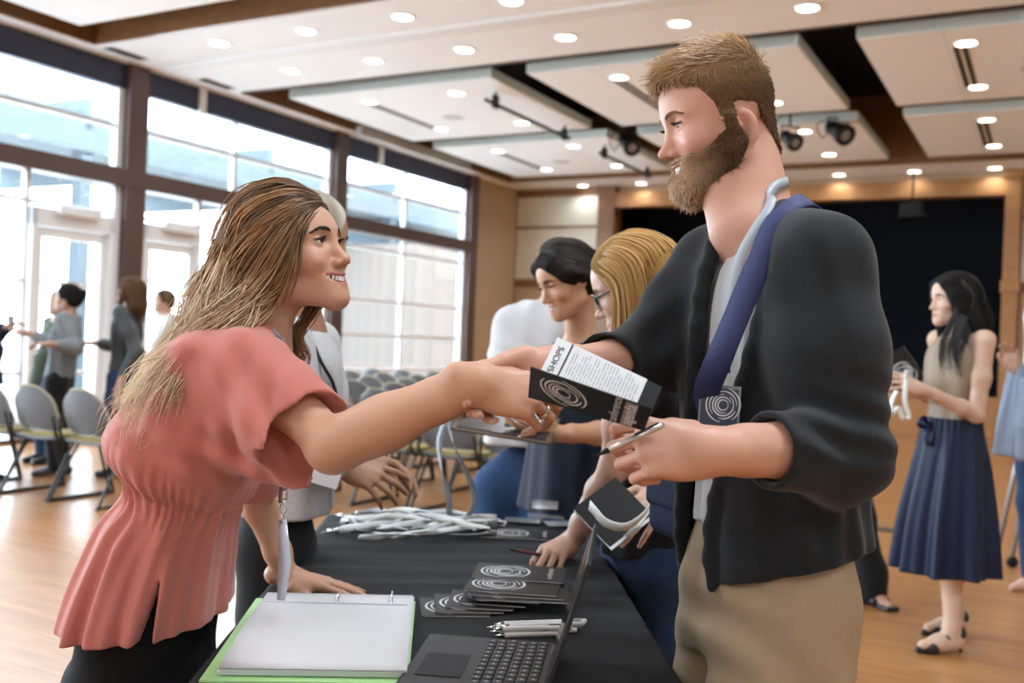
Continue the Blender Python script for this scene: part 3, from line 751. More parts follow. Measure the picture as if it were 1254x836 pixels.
        for y in (-1, 1):
            b = MB()
            for i in range(150):
                p0 = s.w(xr_[i] + .0002, y * yy_[i], zz_[i]); p1 = s.w(xt_[i] + .0012, y * (yy_[i] + .006), zz_[i] + .0014 - .003 * TT_[i])
                b.tube([p0, (p0 + p1) / 2 + s.M[:, 0] * .0008, p1], [.0008 * k, .0008 * k, .0003 * k], 3)
            b.build('eyebrow', hm, parent, True)
        if lash:
            for y in (-1, 1):
                b = MB()
                for i in range(26):
                    t = i / 25 - .5; yy = y * (.0325 + t * .025); x0 = .0895 - .024 * (abs(t) * 1.4) ** 2 - .004 * (t > 0) * t; z0 = .0036 * s.lids * 2 * (1 - (2 * t) ** 2 * .8)
                    p0 = s.w(x0, yy, z0); b.tube([p0, s.w(x0 + .005, yy + y * .001, z0 + .001), s.w(x0 + .0085, yy + y * (.002 + .003 * t), z0 + .0045)], [.0009 * k, .0008 * k, .0003 * k], 3)
                b.build('eyelashes', mat('lash', (.01, .008, .006), .5), parent, True)
        if teeth and s.smile > .25:
            b = MB()
            for i in range(12):
                a0 = (i - 5.5) * .0042
                p = s.mouth(a0, .0012, -.0028); T = s.mouth(a0 + .002, 0) - s.mouth(a0 - .002, 0); Mx = frame(x=T, z=s.M[:, 2])
                b.box(p, (.0046 * k, .004 * k, (.0105 - .0006 * abs(i - 5.5)) * k), Mx, 0, .0012 * k)
            b.build('teeth', M_TEETH, parent, True)
            b = MB(); b.ribbon([s.mouth(y, -.001, -.009) for y in np.linspace(-.026, .026, 9)], .016 * k, .002, s.M[:, 2]); b.build('mouth_inside', mat('mouth_dark', (.10, .025, .02), .6), parent, True)
# ---------------------------------------------------------------- hands
FING = [(.0, .0)]
def hand(g, wrist, M, side, curl, spread=0., thumb=(.4, .3, .3), sc=1.0, wr=.024, thumb_curl=(.3, .4), k=.004):
    """wrist point; M columns: x toward the fingers, z out of the back of the hand; side +1 puts the thumb on the +y side.
    curl: per finger (base, middle, tip) bend in radians, index first; returns fingertip frames for nails"""
    g2 = Sdf(); M = np.asarray(M); wrist = np.asarray(wrist, float)
    w = lambda x, y, z: wrist + M @ (np.array([x, y * side, z]) * sc)
    K = lambda v: v * sc
    # palm
    kn = [(.088, .031, .002), (.094, .010, .005), (.090, -.011, .003), (.081, -.030, -.002)]
    for i, (x, y, z) in enumerate(kn):
        g2.cone(w(.012, y * .42, 0), w(x, y, z), K(.0145), K(.0115 if i < 3 else .0105), K(.012))
    g2.ell(w(.048, .0, -.005), A(.042, .036, .0135) * sc, M * np.array([1, side, 1]), K(.012))
    g2.ell(w(.034, .026, -.012), A(.030, .016, .014) * sc, M * np.array([1, side, 1]) @ rotz(.5), K(.014))     # thumb mount
    g2.ell(w(.036, -.026, -.010), A(.034, .012, .012) * sc, M * np.array([1, side, 1]), K(.012))
    g2.cone(w(-.03, 0, 0), w(.015, 0, 0), K(wr), K(wr * .95), K(.02))
    LN = [(.043, .026, .021), (.048, .030, .022), (.045, .028, .022), (.035, .021, .020)]
    RD = [(.0095, .0085, .0078, .0062), (.0098, .0088, .0080, .0064), (.0094, .0084, .0077, .0060), (.0084, .0074, .0068, .0054)]
    tips = []
    for i in range(4):
        p = np.array(kn[i]); sp = spread * (1.5 - i) + (.06, .0, -.05, -.12)[i]
        fg = Sdf(); a = 0.; pts = [w(*p)]
        for j in range(3):
            a += curl[i][j]
            d = np.array([math.cos(a) * math.cos(sp), math.cos(a) * math.sin(sp), -math.sin(a)])
            p = p + d * LN[i][j]; pts.append(w(*p))
        for j in range(3): fg.cone(pts[j], pts[j + 1], K(RD[i][j]), K(RD[i][j + 1]), K(.003))
        g2.group(fg, K(.0022))
        dn = M @ np.array([-math.sin(a) * -1 * 0 + math.sin(a), 0, math.cos(a)])
        tips.append((pts[3] - (pts[3] - pts[2]) * .15, pts[3] - pts[2], dn, RD[i][3] * sc))
    # thumb
    a, b, c = thumb; p = np.array([.022, .030, -.010]); tp = [w(*p)]
    d0 = np.array([math.cos(b) * math.cos(a), math.sin(a), -math.sin(b) * math.cos(a)]); d0 /= np.linalg.norm(d0)
    inward = np.array([.35, -.9, -.25 - c]); inward /= np.linalg.norm(inward)
    for j, ln in enumerate((.040, .033, .027)):
        if j: d0 = d0 + inward * thumb_curl[j - 1]; d0 /= np.linalg.norm(d0)
        p = p + d0 * ln; tp.append(w(*p))
    fg = Sdf(); rr = (.0145, .0108, .0100, .0078)
    for j in range(3): fg.cone(tp[j], tp[j + 1], K(rr[j]), K(rr[j + 1]), K(.004))
    g2.group(fg, K(.006))
    nrmt = np.cross(M[:, 2], tp[3] - tp[2]); nrmt = M[:, 2] * .6 - M @ np.array([0, -side * .6, 0])
    tips.append((tp[3] - (tp[3] - tp[2]) * .15, tp[3] - tp[2], nrmt, .0078 * sc))
    g.group(g2, .012)
    return tips
def nails(parent, tips, m):
    b = MB()
    for c, d, n, r in tips:
        d = nrm(d); Mx = frame(x=d, z=n); G = []
        for i in range(6):
            row = []
            for j in range(5):
                u = (i / 5 - .5) * r * 2.0; t = (j / 4 - .5) * 2.0
                w_ = r * .92 * math.sqrt(max(.2, 1 - (max(0, i / 5 - .55) / .6) ** 2))
                row.append(c + Mx @ np.array([u + r * .1, w_ * math.sin(t * .9), r * .42 + r * .62 * math.cos(t * .9)]))
            G.append(row)
        b.grid(np.array(G), .0008)
    return b.build('fingernails', m, parent, True)
# ---------------------------------------------------------------- hair
def locks(paths, r, n=4, taper=.25, flat=1.0, r0=None):
    """tapered strands; paths list of point arrays; r radius per strand"""
    Vs, Fs, o = [], [], 0; ang = np.arange(n) / n * 2 * PI
    for i, p in enumerate(paths):
        p = np.asarray(p, float); k = len(p); T = np.gradient(p, axis=0); T /= np.linalg.norm(T, axis=1)[:, None] + 1e-12
        ref = np.array([.3, .2, .93]) if abs(T[0] @ np.array([.3, .2, .93])) < .9 else np.array([1., 0, 0])
        B = np.cross(T, ref); B /= np.linalg.norm(B, axis=1)[:, None] + 1e-12; Nn = np.cross(B, T)
        u = np.linspace(0, 1, k); rad = r[i] * np.minimum(1, .35 + u * 6) * (1 - (1 - taper) * u ** 2.2)
        ring = p[:, None] + rad[:, None, None] * (np.cos(ang)[None, :, None] * B[:, None] + flat * np.sin(ang)[None, :, None] * Nn[:, None])
        Vs.append(ring.reshape(-1, 3))
        idx = np.arange(k - 1)[:, None] * n; t = np.arange(n)[None]
        q = np.stack([idx + t, idx + (t + 1) % n, idx + n + (t + 1) % n, idx + n + t], -1).reshape(-1, 4) + o
        Fs.append(q); o += k * n
    return np.concatenate(Vs), np.concatenate(Fs)
def hair_mat(name, rough=.38): return mat(name, (.1, .06, .03), rough, spec=.5, vcol=True)
M_HAIR = hair_mat('hair', .45); M_HAIRB = mat('hair_mass', (.1, .06, .03), .8, spec=.12, vcol=True)
def hair_obj(name, parent, paths, r, colf, n=4, taper=.25):
    """colf(i, u) colour for strand i along u 0..1"""
    V, F = locks(paths, r, n, taper); C = []
    for i, p in enumerate(paths):
        u = np.linspace(0, 1, len(p)); C.append(np.repeat(colf(i, u), n, 0))
    return mesh_obj(name, V, F, M_HAIR, parent, True, np.concatenate(C))
def capfun(face, Q, grow):
    """scalp radius direction helper: push points out of the skull by grow"""
    q = face.loc(Q); c = np.array([-.010, 0, .030]); r = np.array([.098, .0755, .085]); d = q - c
    s_ = np.sqrt(((d / r) ** 2).sum(-1)); return c, r, d, s_

# ---------------------------------------------------------------- bodies
def body_sdf(g, j, male=False, thin=1.0):
    """one continuous figure from joints: pelvis chest neck head(Face) fwd, arms [(shoulder, elbow, wrist)], legs [(hip, knee, ankle, toe direction)]"""
    f = nrm(j['fwd']); up = nrm(j['neck'] - j['pelvis']); M = frame(z=up, y=np.cross(up, f))   # x forward, y left
    q = thin; pe, ch, ne = j['pelvis'], j['chest'], j['neck']
    wd_ = .155 if male else .135
    g.ell(pe, A(.095, .145 if not male else .14, .11) * q, M)
    g.ell(pe * .5 + ch * .5, A(.085, .115 if not male else .13, .14) * q, M, .08)
    g.ell(ch, A(.095, wd_, .15) * q, M, .08)
    F_ = j['head']; hb = F_.w(-.028, 0, -.045)
    nr = .056 if male else .047
    g.cone(ne - up * .03, hb, nr * 1.15, nr, .03)
    for s_, (a, b, c) in zip((1, -1), j['arms']):
        g.cone(ne - up * .035, a, .036 if male else .040, .040 if male else .036, .05)
        k = .97 if male else .93
        g.chain([a, a * .5 + b * .5, b], [.046 * k, .043 * k, .037 * k], .03)
        g.chain([b, b * .7 + c * .3, c * .75 + b * .25, c], [.036 * k, .038 * k, .029 * k, .0245 * k], .02)
    for hp, kn, an, td in j.get('legs', ()):
        k = 1.08 if male else .98
        g.chain([hp, hp * .5 + kn * .5, kn], [.080 * k * q, .068 * k, .050 * k], .05); g.chain([kn, kn * .68 + an * .32, an], [.052 * k, .053 * k, .034 * k], .03)
        td = nrm(td); h0 = an + A(0, 0, -an[2] + .035 + max(0, an[2] - .10))
        g.chain([an - td * .03 + (h0 - an), h0 + td * .06 + A(0, 0, -.006), h0 + td * .14 + A(0, 0, -.014)], [.034, .036, .022], .03); g.cone(an, h0, .034, .034, .03)
    F_.sdf(g)
    return M
def wave_noise(r, n):
    return r.normal(size=n)
def resamp(g, n):
    c = spline(g, n * 4); d = np.concatenate([[0], np.cumsum(np.linalg.norm(np.diff(c, axis=0), axis=1))]); t = np.linspace(0, d[-1], n)
    return np.stack([np.interp(t, d, c[:, i]) for i in range(3)], 1)
def flow(guides, n, pts=26, spread=(.004, .02), wave=(0, .012), freq=(2., 4.), clumps=30, seed=1, cut=(.8, 1.0), lo=0.0, hi=1.0):
    """strands blended between neighbouring guide curves, with clumped waves that grow toward the ends"""
    r = np.random.default_rng(seed); G = np.array([resamp(g, pts) for g in guides]); k = len(G)
    cl = [(r.random() * 6.28, r.uniform(*freq), nrm(r.normal(size=3)), nrm(r.normal(size=3)), r.random()) for _ in range(clumps)]
    out = []; u = np.linspace(0, 1, pts)
    for i in range(n):
        a = (i + r.random()) / n * (k - 1) * (hi - lo) + lo * (k - 1); i0 = min(int(a), k - 2); t = a - i0; t = t * t * (3 - 2 * t)
        p = G[i0] * (1 - t) + G[i0 + 1] * t
        c = cl[int((a / (k - 1)) * clumps * .999 + r.integers(-1, 2)) % clumps]
        amp = wave[0] + (wave[1] - wave[0]) * u ** 1.4; ph = c[0] + r.normal() * .35
        sp = spread[0] + (spread[1] - spread[0]) * u
        p = p + (amp * np.sin(u * c[1] * 6.28 + ph))[:, None] * c[2] + (amp * np.cos(u * c[1] * 6.28 + ph))[:, None] * c[3] * .8
        p = p + sp[:, None] * r.normal(size=3) * .8
        e = r.uniform(*cut); m = max(5, int(pts * e)); out.append(p[:m])
    return out

def vnormals(V, F):
    n = np.cross(V[F[:, 2]] - V[F[:, 0]], V[F[:, 3]] - V[F[:, 1]]); N = np.zeros_like(V)
    for i in range(4): np.add.at(N, F[:, i], n)
    return N / (np.linalg.norm(N, axis=1)[:, None] + 1e-12)
def fuzz(V, N, n, ln, dirf, lift=.4, seed=2, pts=5, jit=.25, bend=.5):
    """short strands rooted on a surface, laid along dirf(points)"""
    r = np.random.default_rng(seed); i = r.integers(0, len(V), n); p = V[i]; nn = N[i]; d = dirf(p); d = d - (d * nn).sum(1)[:, None] * nn
    d = d + r.normal(size=d.shape) * jit; d /= np.linalg.norm(d, axis=1)[:, None] + 1e-9
    L_ = ln(p) * r.uniform(.7, 1.15, n); out = []
    u = np.linspace(0, 1, pts)[:, None]
    for a, b, c, l in zip(p, nn, d, L_):
        out.append(a - b * .001 + (b * lift * (u - bend * u * u) + c * (u * (1 - lift * .4) + 0 * u)) * l)
    return out

def ride(sdf, pts, off, m0, pull):
    """lay a band on a modelled surface: points deeper than off are lifted to it; where m0 is true those hovering nearer than pull are lowered to it"""
    p = np.array(pts, float)
    for _ in range(4):
        d = sdf.ev(p).astype(float); e = 2e-3; G = np.stack([(sdf.ev(p + e * np.eye(3)[i]) - sdf.ev(p - e * np.eye(3)[i])) for i in range(3)], 1).astype(float); n = G / (np.linalg.norm(G, axis=1)[:, None] + 1e-9)
        mv = np.where((d < off) | (m0 & (d < pull)), off - d, 0.); p = p + n * mv[:, None]
    q = p.copy()
    for _ in range(2): q[1:-1] = .25 * p[:-2] + .5 * p[1:-1] + .25 * p[2:]; p = q.copy()
    return p, n
# ================================================================= smiling woman in the pink tunic
def make_woman():
    root = thing('person', 'smiling woman with long highlighted hair in pink tunic, leaning over to shake hands', 'person', (-.60, 1.86, 0))
    th, ph = math.radians(13), math.radians(19)
    f = nrm(A(math.cos(th) * math.cos(ph), -math.cos(th) * math.sin(ph), math.sin(th)))
    left = nrm(A(math.sin(ph), math.cos(ph), .05)); M = frame(x=f, y=left)
    YH = 1.80
    hc = P(405, 294, YH) - M @ A(.088, 0, .003)
    F_ = Face(hc, M, 1.0, smile=1.0, chin=1.03, gaze=nrm(A(1, .12, .12)), lids=.38, nose=1.0, crown=.016, mw=1.18, jaw=.94)
    SK = (.58, .325, .215)
    g = Sdf()
    neck = P(318, 408, 1.80)
    sh_n, el_n, wr_n = P(290, 432, 1.68), P(408, 546, 1.54), P(585, 468, 1.47)
    sh_f, el_f, wr_f = P(335, 440, 1.98), P(303, 580, 2.12), P(352, 706, 2.17)
    pel = P(186, 735, 1.84)
    chest = P(280, 480, 1.82)
    ft = A(-.60, 1.86, 0)
    j = dict(pelvis=pel, chest=chest, neck=neck, head=F_, fwd=A(1, 0, -.3), arms=[(sh_f, el_f, wr_f), (sh_n, el_n, wr_n)],
             legs=[(pel + A(.0, .085, -.03), A(-.68, 1.95, .46), A(-.78, 1.96, .09), A(1, .1, 0)), (pel + A(0, -.085, -.03), A(-.68, 1.76, .46), A(-.76, 1.75, .09), A(1, -.1, 0))])
    body_sdf(g, j)
    g.chain([el_n, el_n * .6 + wr_n * .4, wr_n], [.041, .038, .0255], .02)
    # right hand in the handshake, left hand flat on the table
    x = nrm(P(655, 487, 1.47) - wr_n + A(0, .01, 0)); Mh = frame(x=x, z=A(-.05, -.85, .5))
    t1 = hand(g, wr_n, Mh, 1, [(.62, .85, .35), (.66, .85, .35), (.72, .85, .4), (.80, .85, .4)], .0, (.35, .55, .2), .98, .0245, (.25, .25))
    x2 = nrm(P(440, 722, 2.18) - wr_f); x2 = nrm(A(x2[0], x2[1] - .02, min(x2[2], -.06)))
    M2 = frame(x=x2, z=A(.1, -.05, 1))
    t2 = hand(g, wr_f, M2, -1, [(.12, .06, .0), (.12, .06, .0), (.12, .06, 0), (.12, .06, 0)], .05, (.45, .35, .0), .96, .023, (.1, .1))
    body = g.build('body', M_SKIN, root, .0026, 1, F_.paint(lip=(.50, .16, .15), eye=(.03, .015, .012)), SK)
    F_.extras(root, iris=(.05, .025, .012), browcol=(.05, .028, .015))
    nails(root, t1, mat('nail_pink', (.72, .42, .38), .25, coat=.4)); nails(root, t2, mat('nail_pink', (.72, .42, .38), .25))
    # rings
    b = MB(); d = t1[2]; kp = wr_n + Mh @ (A(.090, -.011, .003) * .98) ; a_ = .72; dd = Mh @ A(math.cos(a_), -.05, -math.sin(a_)); kp = kp + dd * .024
    for r_ in (-.0016, .0016):
        pts = [kp + dd * r_ + (Mh[:, 1] * math.cos(t) + np.cross(dd, Mh[:, 1]) * math.sin(t)) * .0104 for t in np.linspace(0, 2 * PI, 20, endpoint=False)]
        b.tube(pts, .0016, 6, closed=True)
    b.build('ring', mat('ring_gold', (.75, .6, .42), .25, metal=1.), root, True)
    b = MB(); kp = wr_f + M2 @ (A(.115, .012, -.006)); pts = [kp + (M2[:, 1] * math.cos(t) + M2[:, 2] * math.sin(t)) * .0105 for t in np.linspace(0, 2 * PI, 20, endpoint=False)]
    b.tube(pts, .0014, 6, closed=True); b.box(kp + M2[:, 2] * .0125, (.006, .006, .005), M2, 0, .0015); b.build('ring', mat('ring_silver', (.8, .8, .82), .2, metal=1.), root, True)
    # tunic
    M_T = mat('pink_linen', (.52, .172, .138), .8, sheen=.25, bump=(900, .12, .0006))
    ax = nrm(P(318, 402, 1.82) - P(175, 792, 1.84)); Mt = frame(z=ax, y=A(0, 1, 0))
    def fold(q, t):
        w = np.exp(-((t - .475) / .07) ** 2); lo_ = np.clip((.46 - t) / .46, 0, 1); hi_ = np.clip((t - .49) / .3, 0, 1) * np.clip((.95 - t) / .2, 0, 1)
        return -.005 * np.exp(-((t - .475) / .014) ** 2) + w * (.0038 * np.sin(q * 41 + 3 * np.sin(q * 5)) - .004) + np.sqrt(lo_) * (.0075 * np.sin(q * 11 + 2.2 * t * 3 + 1.5 * np.sin(q * 3)) + .004 * np.sin(q * 23 + 4 * t)) \
            + hi_ * (.004 * np.sin(q * 8 + 6 * t) + .002 * np.sin(q * 17 - 5 * t))
    st = [(P(180, 786, 1.84), .134, .222), (P(192, 728, 1.84), .126, .208), (P(208, 660, 1.84), .116, .175), (P(226, 606, 1.83), .104, .148), (P(226, 574, 1.83), .136, .172),
          (P(250, 505, 1.82), .108, .175), (P(272, 455, 1.82), .088, .170), (P(298, 417, 1.81), .056, .135), (P(314, 398, 1.81), .036, .06)]
    t = Sdf(); t.loft(st, Mt, 0, 'u', 2.2, fold, .006)
    # wide sleeves
    so = P(388, 551, 1.553); d1 = nrm(so - sh_n); Ms = frame(z=d1, y=A(0, 1, 0))
    sl_ = [(P(258, 448, 1.74), .052, .092), (P(288, 444, 1.69), .066, .082), (P(330, 484, 1.625), .075, .072), (P(360, 518, 1.583), .081, .068), (so + d1 * .06, .086, .068)]
    def sfold(q, u):
        return .0030 * np.sin(3 * q + 7 * u) * u + .0022 * np.sin(7 * q - 5 * u) + .0012 * (u > .80)
    t.loft(sl_, Ms, .06, 'u', 2.3, sfold)
    t.cone(P(300, 428, 1.74), P(322, 410, 1.80), .038, .03, .07)
    t.cone(P(268, 510, 1.74), P(345, 560, 1.66), .07, .045, .08)
    sf = P(306, 596, 2.10)
    t.chain([P(325, 440, 1.93), sf], [.075, .062], .06)
    t.disp(crease(P(330, 520, 1.62), 0, (.10, .12, .10), 95, .0065, P(380, 560, 1.6) - P(330, 470, 1.62) + A(.1, 0, .09)))
    t.disp(crease(P(300, 560, 1.70), 0, (.10, .15, .05), 120, .006, A(.45, 0, 1)))
    t.disp(crease(P(225, 520, 1.68), 0, (.13, .2, .12), 70, .0055, A(.9, 0, .45)))
    t.disp(crease(P(330, 500, 1.56), 0, (.12, .12, .10), 60, .006, A(.75, 0, .65), 1.))
    t.disp(crease(P(250, 450, 1.66), 0, (.09, .15, .10), 80, .003, A(.8, 0, -.5), 2.))
    t.disp(crease(P(215, 700, 1.66), 0, (.10, .15, .14), 75, .004, A(.95, 0, .3), 0.))
    t.disp(lambda Q, w=wob(4, 24, 6): .0022 * w(Q))
    # openings: the hollow of the sleeves, the neck, the hollow below the waist
    d1 = nrm(so - sh_n)
    t.plane(so + d1 * .012, nrm(d1 + A(.10, 0, -.10)), .003, 's', (so - .13, so + .13))
    si = Sdf(); si.loft([(sl_[2][0] * .4 + sl_[3][0] * .6, .03, .02), (sl_[3][0] + d1 * .01, .070, .057), (so + d1 * .07, .077, .059)], Ms, 0, 'u', 2.3, None, .01); t.group(si, .01, 's')
    d2 = nrm(sf - sh_f); t.plane(sf, d2, .003, 's', (sf - .1, sf + .1)); t.cone(sf - d2 * .06, sf + d2 * .1, .035, .058, .01, 's')
    inner = Sdf(); inner.loft([(c + ax * (-.02), a - .022, b - .022) for c, a, b in st[:3]] + [(st[3][0] - ax * .03, st[3][1] - .03, st[3][2] - .03)], Mt)
    t.group(inner, .003, 's')
    t.cone(P(316, 405, 1.81), P(330, 375, 1.80), .050, .066, .006, 's')
    t.plane(P(180, 792, 1.64), A(.06, 0, -1), .004, 's', (A(-1.3, 1.2, .2), A(.2, 2.6, 1.0)))
    # side slit of the peplum
    sl = Sdf(); a0 = P(191, 706, 1.65); b0 = P(160, 812, 1.65); b1 = P(184, 812, 1.65); n0 = nrm(np.cross(b0 - a0, A(0, 1, 0))); n1 = nrm(np.cross(A(0, 1, 0), b1 - a0)); cen = (a0 + b0 + b1) / 3
    def wedge(Q):
        return np.maximum.reduce([((Q - a0) @ n0) * np.sign(-(cen - a0) @ n0), ((Q - a0) @ n1) * np.sign(-(cen - a0) @ n1), Q[:, 1] - 1.80, (P(175, 830, 1.65)[2] - Q[:, 2])])
    t.raw('s', wedge, cen - A(.12, .2, .2), cen + A(.12, .2, .2), .004)
    tun = t.build('tunic', M_T, root, .0042, 1)
    # trousers
    k = Sdf(); k.ell(pel + A(.005, 0, -.03), A(.100, .140, .13), None); k.ell(pel + A(-.012, 0, -.150), A(.135, .165, .105), None, .04)
    for hp, kn, an, td in j['legs']: k.chain([hp + A(0, 0, 0), hp * .5 + kn * .5, kn, an], [.094, .080, .062, .050], .04)
    k.build('trousers', mat('black_knit', (.008, .008, .009), .85), root, .008, 1)
    sh = Sdf()
    for hp, kn, an, td in j['legs']:
        td = nrm(td); h0 = A(an[0], an[1], .035); sh.chain([h0 - td * .05, h0 + td * .06, h0 + td * .16], [.04, .042, .028], .02)
    sh.plane(A(0, 0, 0), A(0, 0, -1)); sh.build('shoes', mat('black_leather', (.012, .012, .012), .35), root, .006, 1)
    # lanyard: ribbon round the neck hanging to a swivel hook and a clear badge edge
    lan = mat('grey_ribbon', (.30, .33, .37), .45, sheen=.2)
    b = MB(); b.ribbon(spline([P(316, 388, 1.86), P(322, 396, 1.775), P(334, 408, 1.735), P(345, 424, 1.74), P(350, 470, 1.78), P(349, 560, 1.86), P(347, 600, 1.88)], 30), .017, .0012, A(.8, -.4, .5)); ly = b.build('lanyard', lan, root, True)
    b = MB(); b.ribbon(spline([P(347, 596, 1.88), P(346, 616, 1.88)], 4), .016, .003, A(1, -.2, 0)); b.tube(spline([P(346, 614, 1.88), P(343, 622, 1.88), P(347, 630, 1.88), P(350, 622, 1.88), P(346, 616, 1.88)], 16), .0016, 6); b.tube([P(346, 628, 1.88), P(346, 640, 1.88)], .003, 6)
    b.build('swivel_hook', mat('chrome', (.7, .7, .72), .2, metal=1.), ly, True)
    b = MB(); b.ribbon([P(346, 636, 1.88), P(349, 690, 1.86), P(344, 735, 1.85)], A(.016, .026, .016), .0012, A(1, -.25, .0)); b.build('badge_sleeve', mat('clear_sleeve', (.62, .66, .74), .15), ly, True)
    # ---- hair
    dk, mid, lt = A(.068, .038, .021), A(.42, .22, .09), A(.92, .76, .53)
    hs = Sdf(); c0 = F_.w(-.012, 0, .034)
    hs.ell(c0, A(.106, .084, .091), M); hs.ell(F_.w(-.04, 0, -.02), A(.075, .080, .085), M, .03)
    hs.chain([F_.w(-.075, -.01, -.02), P(268, 375, 1.78), P(234, 425, 1.76), P(200, 470, 1.75), P(175, 510, 1.74)], [.050, .042, .030, .018, .008], .05)
    hs.chain([F_.w(-.085, 0, .03), P(268, 348, 1.80), P(248, 395, 1.79)], [.040, .024, .008], .03)
    hs.plane(F_.w(.056, 0, -.02), M @ A(1, 0, -.30), .012); hs.ell(F_.w(.085, 0, -.02), A(.050, .058, .085), M, .012, 's'); hs.cone(F_.w(.02, 0, -.075), F_.w(.02, 0, -.2), .055, .07, .015, 's')
    V, Fq = hs.mesh(.004); V2 = V
    u = np.clip((V[:, 0] - P(200, 480, 1.8)[0]) / .35, 0, 1)[:, None]; cols = dk * 1.1 * u + (mid * .55 + dk * .3) * (1 - u)
    mesh_obj('hair_base', V2, Fq, M_HAIRB, root, True, cols)
    L = lambda *q: F_.w(*q)
    Yn = 1.70
    guides = [
        [L(.050, .030, .100), L(.00, .030, .128), L(-.075, .02, .105), L(-.112, .0, .02), P(248, 362, 1.82), P(214, 425, 1.84), P(182, 475, 1.82), P(150, 520, 1.80), P(122, 543, 1.78)],
        [L(.062, .020, .090), L(.01, -.018, .124), L(-.060, -.04, .104), L(-.105, -.055, .02), P(246, 370, 1.76), P(222, 420, 1.75), P(185, 470, 1.73), P(160, 515, 1.72), P(140, 548, 1.72)],
        [L(.070, .012, .082), L(.045, -.055, .090), L(-.02, -.085, .070), L(-.075, -.082, .01), P(262, 378, 1.715), P(240, 420, 1.70), P(203, 470, 1.69), P(178, 512, 1.69), P(156, 540, 1.70)],
        [L(.074, .006, .076), L(.066, -.060, .062), L(.012, -.094, .035), L(-.05, -.096, -.015), P(270, 385, 1.70), P(236, 424, 1.68), P(203, 465, 1.665), P(182, 500, 1.67), P(168, 535, 1.69)],
        [L(.074, .000, .074), L(.072, -.062, .048), L(.040, -.090, -.005), L(-.005, -.098, -.055), P(282, 393, 1.69), P(246, 424, 1.675), P(212, 462, 1.66), P(196, 498, 1.66), P(186, 532, 1.68)],
        [L(.070, -.046, .050), L(.060, -.078, .010), L(.040, -.086, -.045), L(.004, -.090, -.085), P(292, 398, 1.69), P(256, 422, 1.675), P(222, 452, 1.66), P(204, 484, 1.65), P(200, 522, 1.66)]]
    paths = flow(guides, 2200, 36, (.0040, .020), (.001, .036), (1.8, 2.9), 26, 5, (.62, 1.0))
    r_ = np.random.default_rng(8); ii_ = np.arange(2200); tone = np.clip(.5 + .30 * np.sin(ii_ * .0145 + 1) + .22 * np.sin(ii_ * .046) + .06 * r_.normal(size=2200), 0, 1)
    def colf(i, u):
        h = np.clip((tone[i % 2200] - .35) * 2.2, 0, 1); e = np.clip((u - .40 - .25 * (1 - tone[i % 2200])) / .4, 0, 1)[:, None]
        base = dk * (1 - h * .75) + mid * h * .75
        top = mid * (.55 + .5 * tone[i % 2200]) * (1 - e) + lt * (.6 + .45 * tone[i % 2200]) * e
        k_ = np.clip((u - .10) / .40, 0, 1)[:, None]; t_ = tone[i % 2200]
        body = base * (1 - k_) + (mid * (.45 + .65 * t_) + base * .25) * k_
        return body * (1 - e) + lt * (.62 + .50 * t_) * e
    hair_obj('hair', root, paths, list(.0010 + .0010 * r_.random(len(paths))), colf, 4, .12)
    # fine loose strands
    loose = flow(guides, 110, 34, (.006, .028), (.002, .026), (1.4, 2.4), 60, 9, (.8, 1.0))
    hair_obj('loose_strands', root, loose, [.0006] * len(loose), lambda i, u: colf(i + 300, u), 3, .3)
    # lock falling on the far side, in front of the far shoulder
    far = [[L(.045, .062, .0), L(.03, .07, -.06), P(384, 382, 1.86), P(366, 412, 1.86), P(377, 440, 1.87), P(364, 462, 1.88)], [L(.02, .075, 0), L(.015, .075, -.06), P(374, 390, 1.87), P(356, 416, 1.87), P(364, 438, 1.88), P(352, 452, 1.88)]]
    fp = flow(far, 60, 26, (.003, .008), (.0, .008), (1.5, 2.2), 8, 11); hair_obj('far_lock', root, fp, [.0019] * len(fp), lambda i, u: dk * 1.4 * (1 - u[:, None] * .6) + mid * .8 * u[:, None] * .7, 4)
    fl_ = [[L(.068, .015, .082), L(.060, .05, .070), L(.03, .082, .03), L(.0, .088, -.03), P(372, 372, 1.88)], [L(.055, .02, .098), L(.03, .065, .085), L(-.02, .09, .03), L(-.04, .085, -.04), P(350, 380, 1.90)], [L(.02, .02, .12), L(-.02, .065, .10), L(-.07, .075, .03), L(-.08, .06, -.05), P(320, 390, 1.9)]]
    fp = flow(fl_, 160, 20, (.003, .008), (0, .006), (1, 2), 12, 13); hair_obj('far_side_hair', root, fp, [.0024] * len(fp), lambda i, u: dk * (1 - .3 * u[:, None]) + mid * .4 * tone[i] * np.ones((len(u), 1)), 4)
    return root
make_woman()
